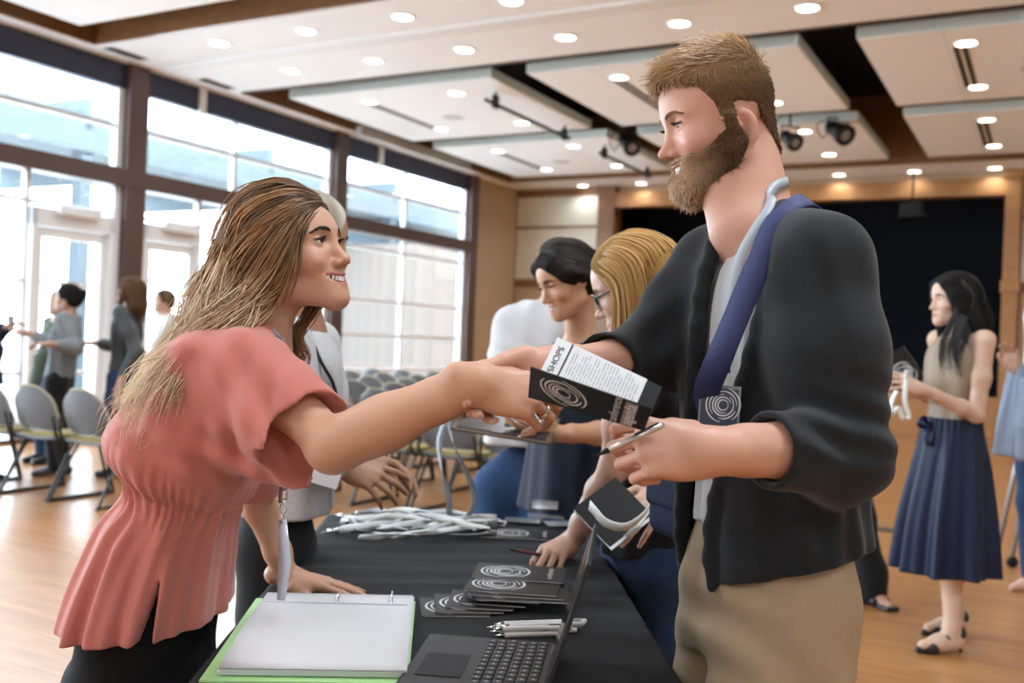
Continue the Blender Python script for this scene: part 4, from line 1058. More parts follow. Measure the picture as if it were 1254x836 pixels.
# ================================================================= bearded man in the charcoal cardigan
MAN_SDF = {}
def make_man():
    root = thing('person', 'tall bearded man in charcoal cardigan and khaki trousers shaking hands across the table', 'person', (.45, 1.68, 0))
    th, ph = math.radians(-17), math.radians(6)
    f = nrm(A(-math.cos(th) * math.cos(ph), -math.cos(th) * math.sin(ph), math.sin(th))); left = nrm(A(math.sin(ph), -math.cos(ph), 0)); M = frame(x=f, y=left)
    YH = 1.74
    hc = P(822, 157, YH) - M @ A(.090, 0, .003)
    F_ = Face(hc, M, 1.03, smile=1.0, male=True, gaze=nrm(A(1, -.05, -.1)), lids=.32, nose=1.08, jaw=1.06, back=.014, ear=-.028)
    SK = (.60, .33, .235)
    g = Sdf()
    neck = P(930, 268, 1.70); sh_n, el_n, wr_n = P(1004, 322, 1.50), P(1030, 550, 1.43), P(872, 552, 1.31)
    sh_f, el_f, wr_f = P(872, 322, 1.84), P(786, 438, 1.79), P(668, 449, 1.535)
    pel = A(.445, 1.66, .97); chest = P(955, 390, 1.68)
    j = dict(pelvis=pel, chest=chest, neck=neck, head=F_, fwd=A(-.95, -.30, 0), arms=[(sh_n, el_n, wr_n), (sh_f, el_f, wr_f)],
             legs=[(pel + A(.0, -.09, -.05), A(.41, 1.56, .50), A(.50, 1.56, .09), A(-1, -.35, 0)), (pel + A(-.02, .09, -.05), A(.39, 1.76, .50), A(.44, 1.76, .09), A(-1, -.2, 0))])
    body_sdf(g, j, True)
    g.cone(F_.w(.03, 0, -.085), neck + A(-.04, -.01, -.02), .034, .046, .03)
    g.chain([el_n, el_n * .6 + wr_n * .4, wr_n], [.038, .037, .027], .02)
    # right hand clasping the woman's hand
    x = nrm(A(-1, -.06, -.40)); Mh = frame(x=x, z=A(-.05, 1, .25))
    t1 = hand(g, wr_f, Mh, 1, [(.60, .80, .5), (.62, .90, .5), (.66, .90, .5), (.7, .9, .5)], -.02, (.18, .42, .0), 1.04, .028, (.10, .12))
    # left hand gripping the booklet and a pen
    x2 = nrm(A(-1, -.08, .02)); M2 = frame(x=x2, z=A(-.10, -1, .45))
    t2 = hand(g, wr_n, M2, -1, [(.75, 1.05, .6), (.95, 1.15, .7), (1.05, 1.2, .7), (1.15, 1.2, .7)], .0, (.30, .75, .1), 1.02, .027, (.35, .2))
    MAN_SDF['body'] = g; g.build('body', M_SKIN, root, .0026, 1, F_.paint(lip=(.52, .22, .19), blush=(.70, .30, .24)), SK)
    hm = mat('brow_fair', (.26, .14, .06), .6)
    F_.extras(root, iris=(.05, .07, .08), hairmat=hm)
    nails(root, t1, mat('nail_bare', (.72, .46, .38), .35)); nails(root, t2, mat('nail_bare', (.72, .46, .38), .35))
    # ---- hair and beard
    hd0 = Sdf(); F_.sdf(hd0); hd = Sdf(); F_.sdf(hd); hd.cone(neck - nrm(neck - pel) * .03, F_.w(-.028, 0, -.045), .0644, .056, .03)
    def region(q):
        x, z = q[:, 0], q[:, 2]
        line = np.interp(x, [-.12, -.088, -.072, -.058, -.044, -.014, .000, .006, .018, .030, .050, .078, .09], [-.085, -.092, -.080, -.040, .002, .010, .010, -.040, -.036, .016, .050, .064, .070])
        return (line - z) * .8
    def fhair(Q):
        q = F_.loc(Q); grow = .004 + .011 * np.clip((q[:, 2] - .055) / .06, 0, 1) + .006 * np.clip((q[:, 0] - .03) / .04, 0, 1) * (q[:, 2] > .05)
        return smax(hd.ev(Q) - grow * F_.sc, region(q).astype(np.float32) * F_.sc, .006)
    hs = Sdf().raw('u', fhair, hc - .18, hc + .18, .0)
    V, Fq = hs.mesh(.0032); Nn = vnormals(V, Fq); q = F_.loc(V); r_ = np.random.default_rng(4)
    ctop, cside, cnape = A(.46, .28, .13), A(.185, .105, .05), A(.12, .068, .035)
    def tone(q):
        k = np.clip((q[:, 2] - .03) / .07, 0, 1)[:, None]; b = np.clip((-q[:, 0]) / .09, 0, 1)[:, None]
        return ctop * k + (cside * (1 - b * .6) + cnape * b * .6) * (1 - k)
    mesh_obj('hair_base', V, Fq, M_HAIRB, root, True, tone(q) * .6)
    topd = M @ nrm(A(1, .1, .30)); sided = M @ nrm(A(-.55, 0, -.85))
    def dirf(p):
        k = np.clip((F_.loc(p)[:, 2] - .055) / .035, 0, 1)[:, None]; return topd * k + sided * (1 - k)
    ln = lambda p: .010 + .026 * np.clip((F_.loc(p)[:, 2] - .055) / .04, 0, 1)
    ph_ = fuzz(V, Nn, 6500, ln, dirf, .30, 3, 6, .14)
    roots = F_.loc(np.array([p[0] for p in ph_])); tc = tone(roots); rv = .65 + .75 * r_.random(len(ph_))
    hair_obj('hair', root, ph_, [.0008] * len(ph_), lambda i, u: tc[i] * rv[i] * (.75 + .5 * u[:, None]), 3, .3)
    def breg(q):
        x, y, z = q[:, 0], np.abs(q[:, 1]), q[:, 2]
        top = np.interp(x, [-.02, -.004, .008, .030, .055, .072, .086, .10, .12], [-.080, -.045, -.020, -.034, -.050, -.056, -.050, -.0515, -.054])
        d = (z - top) * .8
        d = np.maximum(d, (-.008 - x) * .9 + np.clip(-.06 - z, 0, .03) * .6)
        a = y / .030; lip = np.sqrt(((x - .106) / .03) ** 2 + (y / .027) ** 2 + ((z + .0705 - .008 * a ** 2) / .0130) ** 2) - 1
        return np.maximum(d, -lip * .010)
    def fbeard(Q):
        q = F_.loc(Q); grow = .004 + .007 * np.clip((-q[:, 2] - .075) / .03, 0, 1) * np.clip((q[:, 0] + .0) / .05, 0, 1) + .003 * (q[:, 2] < -.05)
        base = hd0.ev(Q)
        c = np.array([.064, 0, -.108]); e = (q - c) / np.array([.034, .034, .026]); el = (np.sqrt((e ** 2).sum(1)) - 1) * .030 * F_.sc
        return smax(smin(base - grow * F_.sc, el, .02), breg(q).astype(np.float32) * F_.sc, .005)
    bs = Sdf().raw('u', fbeard, hc - .19, hc + .19, 0)
    V, Fq = bs.mesh(.003); Nn = vnormals(V, Fq); q = F_.loc(V)
    bd, bl = A(.12, .062, .032), A(.58, .38, .23)
    def btone(q): k = np.clip((q[:, 0] - .035) / .06, 0, 1)[:, None]; return bd * (1 - k) + bl * k
    mesh_obj('beard_base', V, Fq, M_HAIRB, root, True, btone(q) * .6)
    bdir = M @ nrm(A(.25, 0, -1))
    pb = fuzz(V, Nn, 5200, lambda p: .007 + .007 * np.clip((-F_.loc(p)[:, 2] - .07) / .03, 0, 1), lambda p: np.repeat(bdir[None], len(p), 0), .5, 6, 5, .30)
    tb = btone(F_.loc(np.array([p[0] for p in pb]))); rb = .6 + .8 * r_.random(len(pb))
    hair_obj('beard', root, pb, [.0007] * len(pb), lambda i, u: tb[i] * rb[i] * (.8 + .5 * u[:, None]), 3, .3)
    # ---- clothes
    fw = nrm(A(-.95, -.30, 0)); lf = nrm(A(.30, -.95, 0)); Mc = frame(z=A(0, 0, 1), y=lf)      # x forward, y his left
    zy = lambda py, Y=1.62: P(930, py, Y)[2]
    C = lambda X, Y, z: A(X, Y, z)
    st = [(C(.440, 1.64, zy(770)), .138, .200), (C(.440, 1.64, zy(715)), .138, .200), (C(.438, 1.645, zy(650)), .136, .192), (C(.436, 1.65, zy(560)), .130, .185), (C(.435, 1.665, zy(470)), .130, .195),
          (C(.432, 1.675, zy(390)), .126, .205), (C(.430, 1.685, zy(335)), .112, .185), (C(.425, 1.69, zy(290)), .082, .145), (C(.425, 1.695, zy(252)), .062, .085)]
    M_K = mat('charcoal_knit', (.0115, .0135, .0155), .9, sheen=.12, bump=(700, .25, .0012), mix=((.021, .024, .027), 260, .3))
    def fold(q, t):
        return .0045 * np.sin(q * 9 + 2.4 * np.sin(q * 2) + t * 3) * (1 - t) + .003 * np.sin(q * 17 + 5 * t) * (1 - t)
    c = Sdf(); c.loft(st, Mc, 0, 'u', 2.2, fold, .01)
    cu_n = el_n + (wr_n - el_n) * .60
    c.chain([P(968, 292, 1.58), sh_n, sh_n * .5 + el_n * .5, el_n + A(.004, 0, -.008)], [.056, .068, .069, .064], .05); c.chain([el_n + A(.004, 0, -.008), cu_n], [.065, .053], .03)
    c.chain([P(905, 292, 1.78), sh_f, sh_f * .5 + el_f * .5, el_f, el_f + (wr_f - el_f) * .42], [.045, .060, .059, .056, .050], .05)
    c.disp(crease(P(1060, 520, 1.36), 0, (.10, .14, .06), 130, .006, A(.25, .1, 1)))
    c.disp(crease(P(1020, 540, 1.30), 0, (.07, .10, .05), 150, .004, A(.6, 0, .9), 1))
    c.disp(crease(P(960, 360, 1.45), 0, (.08, .12, .16), 75, .006, A(.95, 0, .28)))
    c.disp(crease(P(985, 650, 1.45), 0, (.16, .15, .10), 80, .003, A(.7, 0, .7)))
    c.disp(crease(P(800, 400, 1.78), 0, (.08, .12, .08), 95, .005, A(.7, 0, -.7)))
    c.disp(lambda Q, w=wob(14, 20, 6): .0025 * w(Q))
    # cut: hollow body, front opening, sleeve ends, neck
    ins = Sdf(); ins.loft([(p - A(0, 0, .03 if i == 0 else 0), a - .020, b - .020) for i, (p, a, b) in enumerate(st)], Mc, 0, 'u', 2.2)
    ins.cone(sh_n, el_n, .088, .084, .012, 's'); ins.cone(sh_f, el_f, .075, .07, .012, 's')
    ins.plane(A(0, 0, zy(262)), A(0, 0, 1), 0, 's')
    zs = [zy(y) for y in (740, 700, 640, 600, 500, 400, 330, 275, 245)]
    an_ = np.radians([14, 12, 12, 15, 27, 39, 46, 50, 56]); af_ = np.radians([-55, -50, -42, -36, -14, -9, -10, -22, -60])
    def ctr(z):
        zz = [p[2] for p, _, _ in st]; return np.stack([np.interp(z, zz, [p[0] for p, _, _ in st]), np.interp(z, zz, [p[1] for p, _, _ in st])], 1)
    def opening(Q):
        q = Q[:, :2] - ctr(Q[:, 2]); a = np.arctan2(q @ lf[:2] / .195, q @ fw[:2] / .13); n_ = np.interp(Q[:, 2], zs, an_); f_ = np.interp(Q[:, 2], zs, af_)
        rr = np.linalg.norm(q, axis=1)
        return np.maximum.reduce([(a - n_) * rr, (f_ - a) * rr, .03 - q @ fw[:2], -(1.52 + .0 - Q[:, 2]) * 0 - 1 + 0 * a])
    lo, hi = A(.1, 1.3, .8), A(.6, 2.0, 1.6)
    h0, h1, h2 = P(873, 724, 1.50), P(1060, 668, 1.60), P(858, 690, 1.82); hn = nrm(np.cross(h1 - h0, h2 - h0)); c.plane(h0, hn * (-1 if hn[2] > 0 else 1), .006, 's', (A(-1, 0, .2), A(1.5, 3, 1.15)))
    c.group(ins, .004, 's')
    c.raw('s', opening, lo, hi, .012)
    dn = nrm(wr_n - el_n); c.plane(cu_n, dn, .004, 's', (cu_n - .14, cu_n + .14)); c.cone(cu_n - dn * .06, cu_n + dn * .1, .044, .046, .006, 's')
    df = nrm(wr_f - el_f); cf = el_f + (wr_f - el_f) * .45; c.plane(cf, df, .004, 's', (cf - .1, cf + .1)); c.cone(cf - df * .05, cf + df * .1, .042, .046, .006, 's')
    c.cone(neck + A(.0, 0, -.06), F_.w(-.035, 0, -.07), .052, .062, .01, 's')
    # rolled lapels along the opening
    for ang, r0 in ((an_, .013), (af_, .012)):
        pts = []
        for z in np.linspace(zy(712), zy(262), 14):
            a = np.interp(z, zs, ang); cc = ctr(np.array([z]))[0]; zz = [p[2] for p, _, _ in st]; rx, ry = np.interp(z, zz, [s_[1] for s_ in st]) - .004, np.interp(z, zz, [s_[2] for s_ in st]) - .004
            pts.append(A(cc[0], cc[1], z) + fw * rx * math.cos(a) + lf * ry * math.sin(a))
        c.chain(pts, [r0 * .55] + [r0] * 12 + [r0 * .8], .012)
    # hanging fold of the far lapel
    MAN_SDF['cardigan'] = c; c.build('cardigan', M_K, root, .0044, 1)
    b = MB(); pk = []
    M_TEE = mat('grey_heather_jersey', (.40, .41, .42), .85, sheen=.2, bump=(600, .12, .0006), mix=((.50, .51, .52), 300, .3))
    s_ = Sdf()
    def tf(q, t): return .006 * np.sin(q * 13 + 2 * np.sin(3 * t)) * np.clip(t * 1.2, 0, 1) + .003 * np.sin(q * 27 + 4 * t)
    s_.loft([(p + (A(0, 0, .05) if i == 0 else 0), a - .027, b_ - .030) for i, (p, a, b_) in enumerate(st[:8])] + [(st[8][0] + A(0, 0, -.004), .058, .07)], Mc, 0, 'u', 2.1, tf, .01)
    vn = P(905, 288, 1.58)
    s_.plane(A(0, 0, P(860, 655, 1.55)[2]), A(0, 0, -1), .004)
    s_.cone(neck + A(-.02, -.01, -.02), F_.w(-.02, 0, -.08), .060, .07, .01, 's'); s_.cone(vn + A(.0, 0, .0), neck + A(-.05, -.02, .04), .012, .062, .02, 's')
    s_.build('t_shirt', M_TEE, root, .0042, 1)
    # v-neck edge and inner layer
    # trousers
    M_KH = mat('khaki_twill', (.40, .30, .195), .85, bump=(900, .12, .0006), mix=((.36, .265, .17), 40, .3))
    k = Sdf()
    k.loft([(A(.442, 1.665, .80), .110, .175), (A(.442, 1.66, .92), .110, .170), (A(.440, 1.655, .99), .102, .155), (A(.440, 1.655, 1.03), .098, .150)], Mc, 0, 'u', 2.3, None, .01)
    for hp, kn, an, td in j['legs']: k.chain([hp + A(0, 0, -.02), hp * .5 + kn * .5, kn, an + A(0, 0, .03)], [.100, .090, .076, .07], .05)
    k.disp(crease(A(.33, 1.60, .86), 0, (.10, .16, .08), 85, .007, A(.5, .2, .85)))
    k.disp(crease(A(.45, 1.50, .75), 0, (.10, .12, .14), 60, .007, A(.8, 0, .6)))
    k.disp(lambda Q, w=wob(24, 16, 6): .003 * w(Q))
    k.cone(P(950, 722, 1.47), P(976, 690, 1.455), .008, .010, .008, 's')
    tr = k.build('trousers', M_KH, root, .005, 1)
    s_ = Sdf()
    for hp, kn, an, td in j['legs']:
        td = nrm(td); h0 = A(an[0], an[1], .045); s_.chain([h0 - td * .06, h0 + td * .08, h0 + td * .21], [.05, .052, .036], .02)
    s_.plane(A(0, 0, 0), A(0, 0, -1)); s_.build('shoes', mat('brown_leather', (.09, .04, .02), .4), root, .006, 1)
    # lanyard ribbon on the chest
    lan = mat('grey_ribbon', (.30, .33, .37), .45, sheen=.2)
    cN = neck * .55 + F_.w(-.028, 0, -.045) * .45; up_ = nrm(F_.w(-.028, 0, -.045) - neck)
    ring = [cN + A(dx, dy, 0) * .061 + A(0, 0, dz) for dx, dy, dz in ((-.25, .97, -.035), (.55, .83, -.008), (1.0, .05, .004), (.72, -.69, -.006), (.30, -.97, -.022))]
    pts = [P(884, 300, 1.70)] + ring + [P(944, 250, 1.566), P(925, 280, 1.540), P(905, 320, 1.528), P(893, 380, 1.510), P(890, 440, 1.505), P(886, 452, 1.505)]
    sd = np.array([A(.3, .6, .6)] + [A(.25, -.1, 1)] * 4 + [A(.5, -.2, .8)] + [A(.85, -.35, .3)] * 6); tt = np.linspace(0, 1, len(pts)); t2_ = np.linspace(0, 1, 60)
    sp_ = spline(pts, 60); sp_, _n = ride(g, sp_, .0035, np.arange(60) < 30, .05); sv_ = np.stack([np.interp(t2_, tt, sd[:, i]) for i in range(3)], 1); Tn = np.gradient(sp_, axis=0); cr_ = np.cross(_n, Tn); cr_ /= np.linalg.norm(cr_, axis=1)[:, None] + 1e-9; w_ = (np.arange(60) < 32)[:, None]
    cr_ = cr_ * np.where((cr_ * A(.2, -.1, 1)).sum(1) < 0, -1, 1)[:, None]; sv_ = np.where(w_, cr_, sv_)
    for _ in range(5): sv_[1:-1] = .25 * sv_[:-2] + .5 * sv_[1:-1] + .25 * sv_[2:]
    b = MB(); b.ribbon(sp_, .017, .0014, sv_); ly = b.build('lanyard', lan, root, True)
    b = MB(); b.tube([P(884, 448, 1.505), P(881, 462, 1.50)], .005, 8); b.ribbon([P(886, 446, 1.505), P(886, 456, 1.50)], .02, .006, A(1, -.2, 0)); b.build('swivel_hook', mat('chrome', (.7, .7, .72), .2, metal=1.), ly, True)
    return root, fw, lf, F_
MAN, MAN_F, MAN_L, MAN_FACE = make_man()
# shoulder bag on its strap
def make_bag():
    root = thing('shoulder_bag', 'navy blue shoulder bag on a wide strap crossing the bearded man', 'bag', P(845, 620, 1.86))
    M_N = mat('navy_webbing', (.018, .028, .105), .7, bump=(500, .2, .001)); M_B = mat('navy_canvas', (.012, .018, .05), .75, bump=(300, .2, .001))
    b = MB(); pts = spline([A(.40, 1.90, .98), A(.50, 1.87, 1.0), A(.574, 1.80, 1.12), A(.577, 1.75, 1.28), A(.543, 1.70, 1.43), P(1010, 248, 1.655), P(994, 241, 1.60), P(973, 254, 1.535), P(940, 300, 1.515), P(905, 380, 1.50), P(876, 450, 1.49), P(854, 505, 1.56), P(842, 545, 1.70), P(838, 575, 1.80)], 60)
    pts, n_ = ride(MAN_SDF['cardigan'], pts, .004, (pts[:, 2] > 1.12) & (pts[:, 1] > 1.545), .07); Tn = np.gradient(pts, axis=0); sd = np.cross(n_, Tn); sd /= np.linalg.norm(sd, axis=1)[:, None] + 1e-9
    man_ = np.stack([np.interp(np.linspace(0, 1, 60), [0, .30, .45, .58, 1], q_) for q_ in ([-.2, .0, .3, .8, .8], [-.9, -.95, -.95, -.4, -.2], [-.1, .0, .0, .2, .3])], 1); sd = sd * np.where((sd * man_).sum(1) < 0, -1, 1)[:, None]
    use = (pts[:, 2] > 1.12) & (pts[:, 1] > 1.53); sd = np.where(use[:, None], sd, man_)
    for _ in range(4): sd[1:-1] = .25 * sd[:-2] + .5 * sd[1:-1] + .25 * sd[2:]
    b.ribbon(pts, .040, .0035, sd); b.build('strap', M_N, root, True)
    s_ = Sdf(); c = P(846, 606, 1.86); Mb = frame(z=A(0, 0, 1), x=MAN_F)
    s_.box(c, (.05, .09, .085), Mb, .03); s_.disp(lambda Q, w=wob(33, 26, 5): .006 * w(Q)); bb_ = s_.build('bag_body', M_B, root, .005, 1)
    f = Sdf(); f.box(c + MAN_F * .035 + A(0, 0, .03), (.022, .085, .06), Mb, .015); f.build('flap', M_B, bb_, .005, 1)
make_bag()
# ================================================================= registration table and what lies on it
TT = .74
a_ = math.radians(2.2); TX = nrm(A(math.cos(a_), math.sin(a_), 0)); TY = nrm(A(-math.sin(a_), math.cos(a_), 0)); TF = np.stack([TX, TY, A(0, 0, 1)], 1)
TC = A(-.150, 3.12, 0)               # middle of the far edge
def T(x, y, z=0.): return TC + TX * x - TY * y + A(0, 0, TT + z)        # x across (right +), y from the far edge toward the camera
def on_table(px, py, z=0.):
    u, v = der(px, py); k = (EYE - TT - z) / (v / FPX); return A(u / FPX * k, k, TT + z)
def yaw_of(p, q): d = q - p; return math.atan2(d[1], d[0])
TW, TL = .80, 1.90
o = thing('folding_table', 'long folding table hidden under the black cloth', 'table', T(0, TL / 2, -TT))
b = MB(); b.box(T(0, TL / 2, -.022), (TW - .012, TL - .012, .03), TF, 0, .006); b.build('tabletop', mat('table_grey', (.4, .4, .4), .5), o)
for sx in (-1, 1):
    for y in (.2, TL - .2):
        b = MB(); b.tube([T(sx * .3, y, -.035), T(sx * .3, y, -TT)], .014, 8); b.build('leg', M_DKMET, o)
# cloth: flat top with creases, draped sides with folds
def cloth():
    nx, ny, nd = 60, 120, 22; G = []
    hw, hl = TW / 2, TL / 2; r = .02
    prof = [(-i / nd) for i in range(nd, 0, -1)]
    def side(s_):
        """s from the middle outward in metres -> (offset, drop)"""
        return s_
    xs = list(np.linspace(-hw + .01, hw - .01, nx)); ys = list(np.linspace(-hl + .01, hl - .01, ny))
    dr = [.0, .01, .025, .05, .09, .15, .22, .30, .38, .46, .54, .62, .70, .725]
    U = [(-hw, -d) for d in dr[::-1]] + [(x, 0) for x in xs] + [(hw, -d) for d in dr]
    Vv = [(-hl, -d) for d in dr[::-1]] + [(y, 0) for y in ys] + [(hl, -d) for d in dr]
    out = np.zeros((len(U), len(Vv), 3))
    for i, (x, dx) in enumerate(U):
        for j, (y, dy) in enumerate(Vv):
            d = min(dx, dy); ex, ey = x, y
            fl = .012 + .05 * (-d) / .7
            f1 = math.sin(y * 17 + 1.3 * math.sin(y * 5)) * .5 + .5; f2 = math.sin(x * 19 + 1.1) * .5 + .5
            if dx < 0: ex += math.copysign(fl * (.35 + .9 * f1) * min(1, -dx / .1), x)
            if dy < 0: ey += math.copysign(fl * (.35 + .9 * f2) * min(1, -dy / .1), y)
            z = d if (dx < 0 or dy < 0) else 0.
            if dx < 0 and dy < 0: z = min(dx, dy); ex += math.copysign(.03, x) * min(1, -d / .2); ey += math.copysign(.03, y) * min(1, -d / .2)
            if d == 0:
                z = .0012 * math.sin(y * 46 + 1.5 * math.sin(x * 3)) * math.exp(-((y + .25) / .5) ** 2) + .0008 * math.sin(x * 9 + y * 3)
                for yc in (-.30, -.10, .12, .42): z += .0022 * math.exp(-((y - yc - .01 * math.sin(x * 6)) / .006) ** 2)
            out[i, j] = T(ex, y * 0 + ey + hl, z)
    return out
b = MB(); b.grid(cloth(), 0, flip=True)
M_CLOTH = mat('black_tablecloth', (.009, .010, .012), .8, sheen=.04, bump=(800, .1, .0006))
tb = b.build('tablecloth', M_CLOTH, None, True); tag(tb, 'black cloth draped over the long registration table', 'tablecloth')
M_INK = mat('printed_black', (.011, .010, .010), .5, spec=.25); M_PAP = mat('white_paper', (.63, .63, .635), .75); M_PRN = mat('silver_print', (.62, .62, .62), .5); M_GREYP = mat('grey_print', (.24, .23, .23), .6)
M_TXT = mat('print_text', (.03, .03, .03), .7)
def arcs(b, c, M, R0, lift, m=0, w=None, seed=0):
    """the swirl of broken rings: c centre, M frame (x,y in the sheet, z out)"""
    rr = ((.30, 0, 6.28), (.46, .3, 5.2), (.62, 1.5, 7.2), (.80, .0, 3.9), (.80, 4.4, 5.9), (1.0, 2.2, 4.6), (1.0, 5.3, 7.6))
    for r, a0, a1 in rr:
        n = max(8, int((a1 - a0) * 9)); t = np.linspace(a0, a1, n); wd = (w or R0 * .07) * (.5 + .8 * np.sin((t - a0) / (a1 - a0) * PI))
        i_, o_ = (r * R0 - wd / 2), (r * R0 + wd / 2)
        V = []
        for k in range(n):
            d = M[:, 0] * math.cos(t[k]) + M[:, 1] * math.sin(t[k]); V += [c + d * i_[k] + M[:, 2] * lift, c + d * o_[k] + M[:, 2] * lift]
        F = [(2 * k, 2 * k + 1, 2 * k + 3, 2 * k + 2) for k in range(n - 1)]
        b.add(V, F, m)
FONT_CACHE = {}
def lettering(text, c, M, h, m, parent, name='lettering', lift=.0006, center=True, warp=None):
    cu = bpy.data.curves.new('txt', 'FONT'); cu.body = text; cu.size = h; cu.resolution_u = 3
    if center: cu.align_x = 'CENTER'; cu.align_y = 'CENTER'
    to = bpy.data.objects.new('txt', cu); COL.objects.link(to); dg = bpy.context.evaluated_depsgraph_get(); dg.update()
    me = bpy.data.meshes.new_from_object(to.evaluated_get(dg)); V = np.array([v.co[:] for v in me.vertices]); F = [tuple(p.vertices) for p in me.polygons]
    bpy.data.objects.remove(to); bpy.data.meshes.remove(me)
    if warp is not None: return mesh_obj(name, warp(V * 1.0), F, m, parent, False)
    W_ = np.asarray(c) + V @ np.asarray(M).T + np.asarray(M)[:, 2] * lift
    return mesh_obj(name, W_, F, m, parent, False)
def leaflet(c, yaw, label, group=None, tilt=0., size=(.105, .205), t=.003, title=True, M=None, name='brochure', cat='brochure', logo_at=.0):
    """black folded conference brochure lying flat: long side along local x"""
    if M is None: M = rotz(yaw) @ rotx(tilt)
    o = thing(name, label, cat, c, group)
    w, l = size
    b = MB(); b.box(c, (l, w, t), M, 0, .0008); cv = b.build('cover', M_INK, o)
    b = MB(); b.box(c, (l - .003, w + .0008, t * .45), M, 0); b.build('pages', M_PAP, o)
    b = MB(); cc = c + M @ A(-l * .16 + logo_at, 0, t / 2); arcs(b, cc, M, w * .40, .0004); b.build('ring_logo', M_PRN, cv)
    if title:
        lettering('conference', c + M @ A(l * .33, 0, t / 2), M @ rotz(PI / 2), .020, M_PRN, cv)
    return o
def chrome(): return mat('chrome', (.7, .7, .72), .2, metal=1.)
# ---- ring binder
def binder():
    ex = nrm(A(math.cos(.075), math.sin(.075), 0)); ey = nrm(np.cross(A(0, 0, 1), ex)); M = np.stack([ex, ey, A(0, 0, 1)], 1); wid = .300; top = A(-.335, 2.075, TT)
    o = thing('ring_binder', 'open ring binder of white sheets with a green edge on the black tablecloth', 'binder', top - ey * .2)
    c1 = top - ey * .165 - A(0, 0, 0)
    q = lambda x, y, z: top + ex * x - ey * y + A(0, 0, z)
    b = MB(); b.box(q(-.010, .24, .004), (wid + .030, .50, .004), M, 0, .001); b.build('cover', mat('green_cover', (.42, .72, .30), .5), o)
    b = MB()
    for i in range(5): b.box(q(.002 * math.sin(i * 2), .235 + .001 * i, .009 + .0022 * i), (wid, .47, .002), M @ rotz(.004 * math.sin(i * 3)), 0)
    b.build('page_stack', M_PAP, o)
    n = 14; G = np.array([[q(-wid / 2 + wid * i / 8, -.0 + .475 * j / n, .0205 + .006 * math.sin(j / n * PI) * (1 - i / 16)) for j in range(n + 1)] for i in range(9)])
    b = MB(); b.grid(G, .0006); b.build('top_sheet', M_PAP, o, True)
    b = MB(); b.box(q(0, .085, .0240), (wid - .02, .0035, .0006), M); b.build('page_line', mat('page_line_grey', (.45, .45, .52), .6), o)  # thin grey bar across the top sheet, below the rings
    b = MB(); b.box(q(0, .045, .006), (wid * .9, .022, .006), M, 0, .002); b.build('ring_bar', chrome(), o)
    for x in (-.108, 0, .108):
        r = MB(); pts = [q(x, .050 + .024 * math.cos(t), .014 + .026 * math.sin(t)) for t in np.linspace(0, 2 * PI, 28, endpoint=False)]
        r.tube(pts, .0018, 7, closed=True); r.build('ring', chrome(), o, True)
    b = MB(); b.box(q(wid / 2 - .004, .10, .0215), (.006, .05, .0012), M); b.build('index_tab', M_TXT, o)
binder()
# ---- laptop, seen from behind its side: keyboard toward the lower left, lid leaning at the right
def laptop():
    M_L = mat('laptop_grey', (.022, .022, .024), .5, metal=.1, spec=.3); M_KEY = mat('key_black', (.012, .012, .013), .5)
    p0 = on_table(659, 790, .012); hinge_far = on_table(686, 790, .015)
    # hinge line runs from the far corner toward the camera; the base spreads to the left
    hx = nrm(A(-.12, -1, 0))                 # along the hinge, toward the camera
    ux = nrm(A(-1, .12, 0))                  # from the hinge across the keyboard, to the left
    H = on_table(682, 786, .018)             # far end of the hinge
    o = thing('laptop', 'dark grey open laptop on the black tablecloth at the front of the table', 'laptop', A(H[0], H[1], TT))
    M = frame(z=A(0, 0, 1), y=-hx); M = np.stack([-ux, -hx, A(0, 0, 1)], 1); W_, D_ = .345, .235
    q = lambda h, d, z=0.: H + hx * h + ux * d + A(0, 0, z)
    b = MB(); b.box(q(W_ / 2, D_ / 2, -.009), (D_, W_, .017), M, 0, .005); lb_ = b.build('base', M_L, o)
    b = MB(); b.box(q(W_ * .5, D_ * .75, .0002), (.075, .115, .0012), M, 0, .0005); b.build('touchpad', mat('touchpad', (.020, .020, .022), .6, spec=.2), lb_)
    b = MB()
    for r in range(6):
        for c in range(14): b.box(q(.022 + c * .0217 + (.004 * (r % 3)), .022 + r * .0182, .0012), (.0150, .0182, .003), M, 0, .0012)
    b.build('keys', M_KEY, lb_)
    b = MB()
    for r in range(6):
        for c in range(14): b.box(q(.022 + c * .0217 + (.004 * (r % 3)), .022 + r * .0182, .0029), (.004, .0035, .0004), M)
    b.build('key_legends', mat('legend_grey', (.4, .4, .4), .6), lb_)
    # lid
    top = P(728, 652, H[1] + .02); lt = math.radians(16); ld = nrm(A(-ux[0] * math.sin(lt), -ux[1] * math.sin(lt), math.cos(lt))); Ml = np.stack([ld, -hx, np.cross(ld, -hx)], 1)
    c = H + hx * W_ / 2 + ld * .115 + A(0, 0, -.002)
    b = MB(); b.box(c, (.232, W_, .008), Ml, 0, .003); ld_ = b.build('lid', M_L, o)
    b = MB(); b.box(c - Ml[:, 2] * .0 + (ux - ld * (ux @ ld)) * .0048, (.205, W_ - .02, .0012), Ml, 0); b.build('screen', mat('screen_black', (.006, .006, .008), .12), ld_)
    b = MB(); b.lathe([(.0, .0), (.012, .0), (.012, .0006)], c - (ux - ld * (ux @ ld)) * .0046, 20, Ml @ rotx(PI) if Ml[:, 2] @ ux > 0 else Ml); b.build('lid_badge', mat('badge_dark', (.012, .012, .014), .3, metal=.5), ld_)
    for h in (.05, W_ - .05):
        b = MB(); b.tube([q(h - .025, .0, -.002), q(h + .025, .0, -.002)], .006, 10); b.build('hinge', M_KEY, o)
laptop()
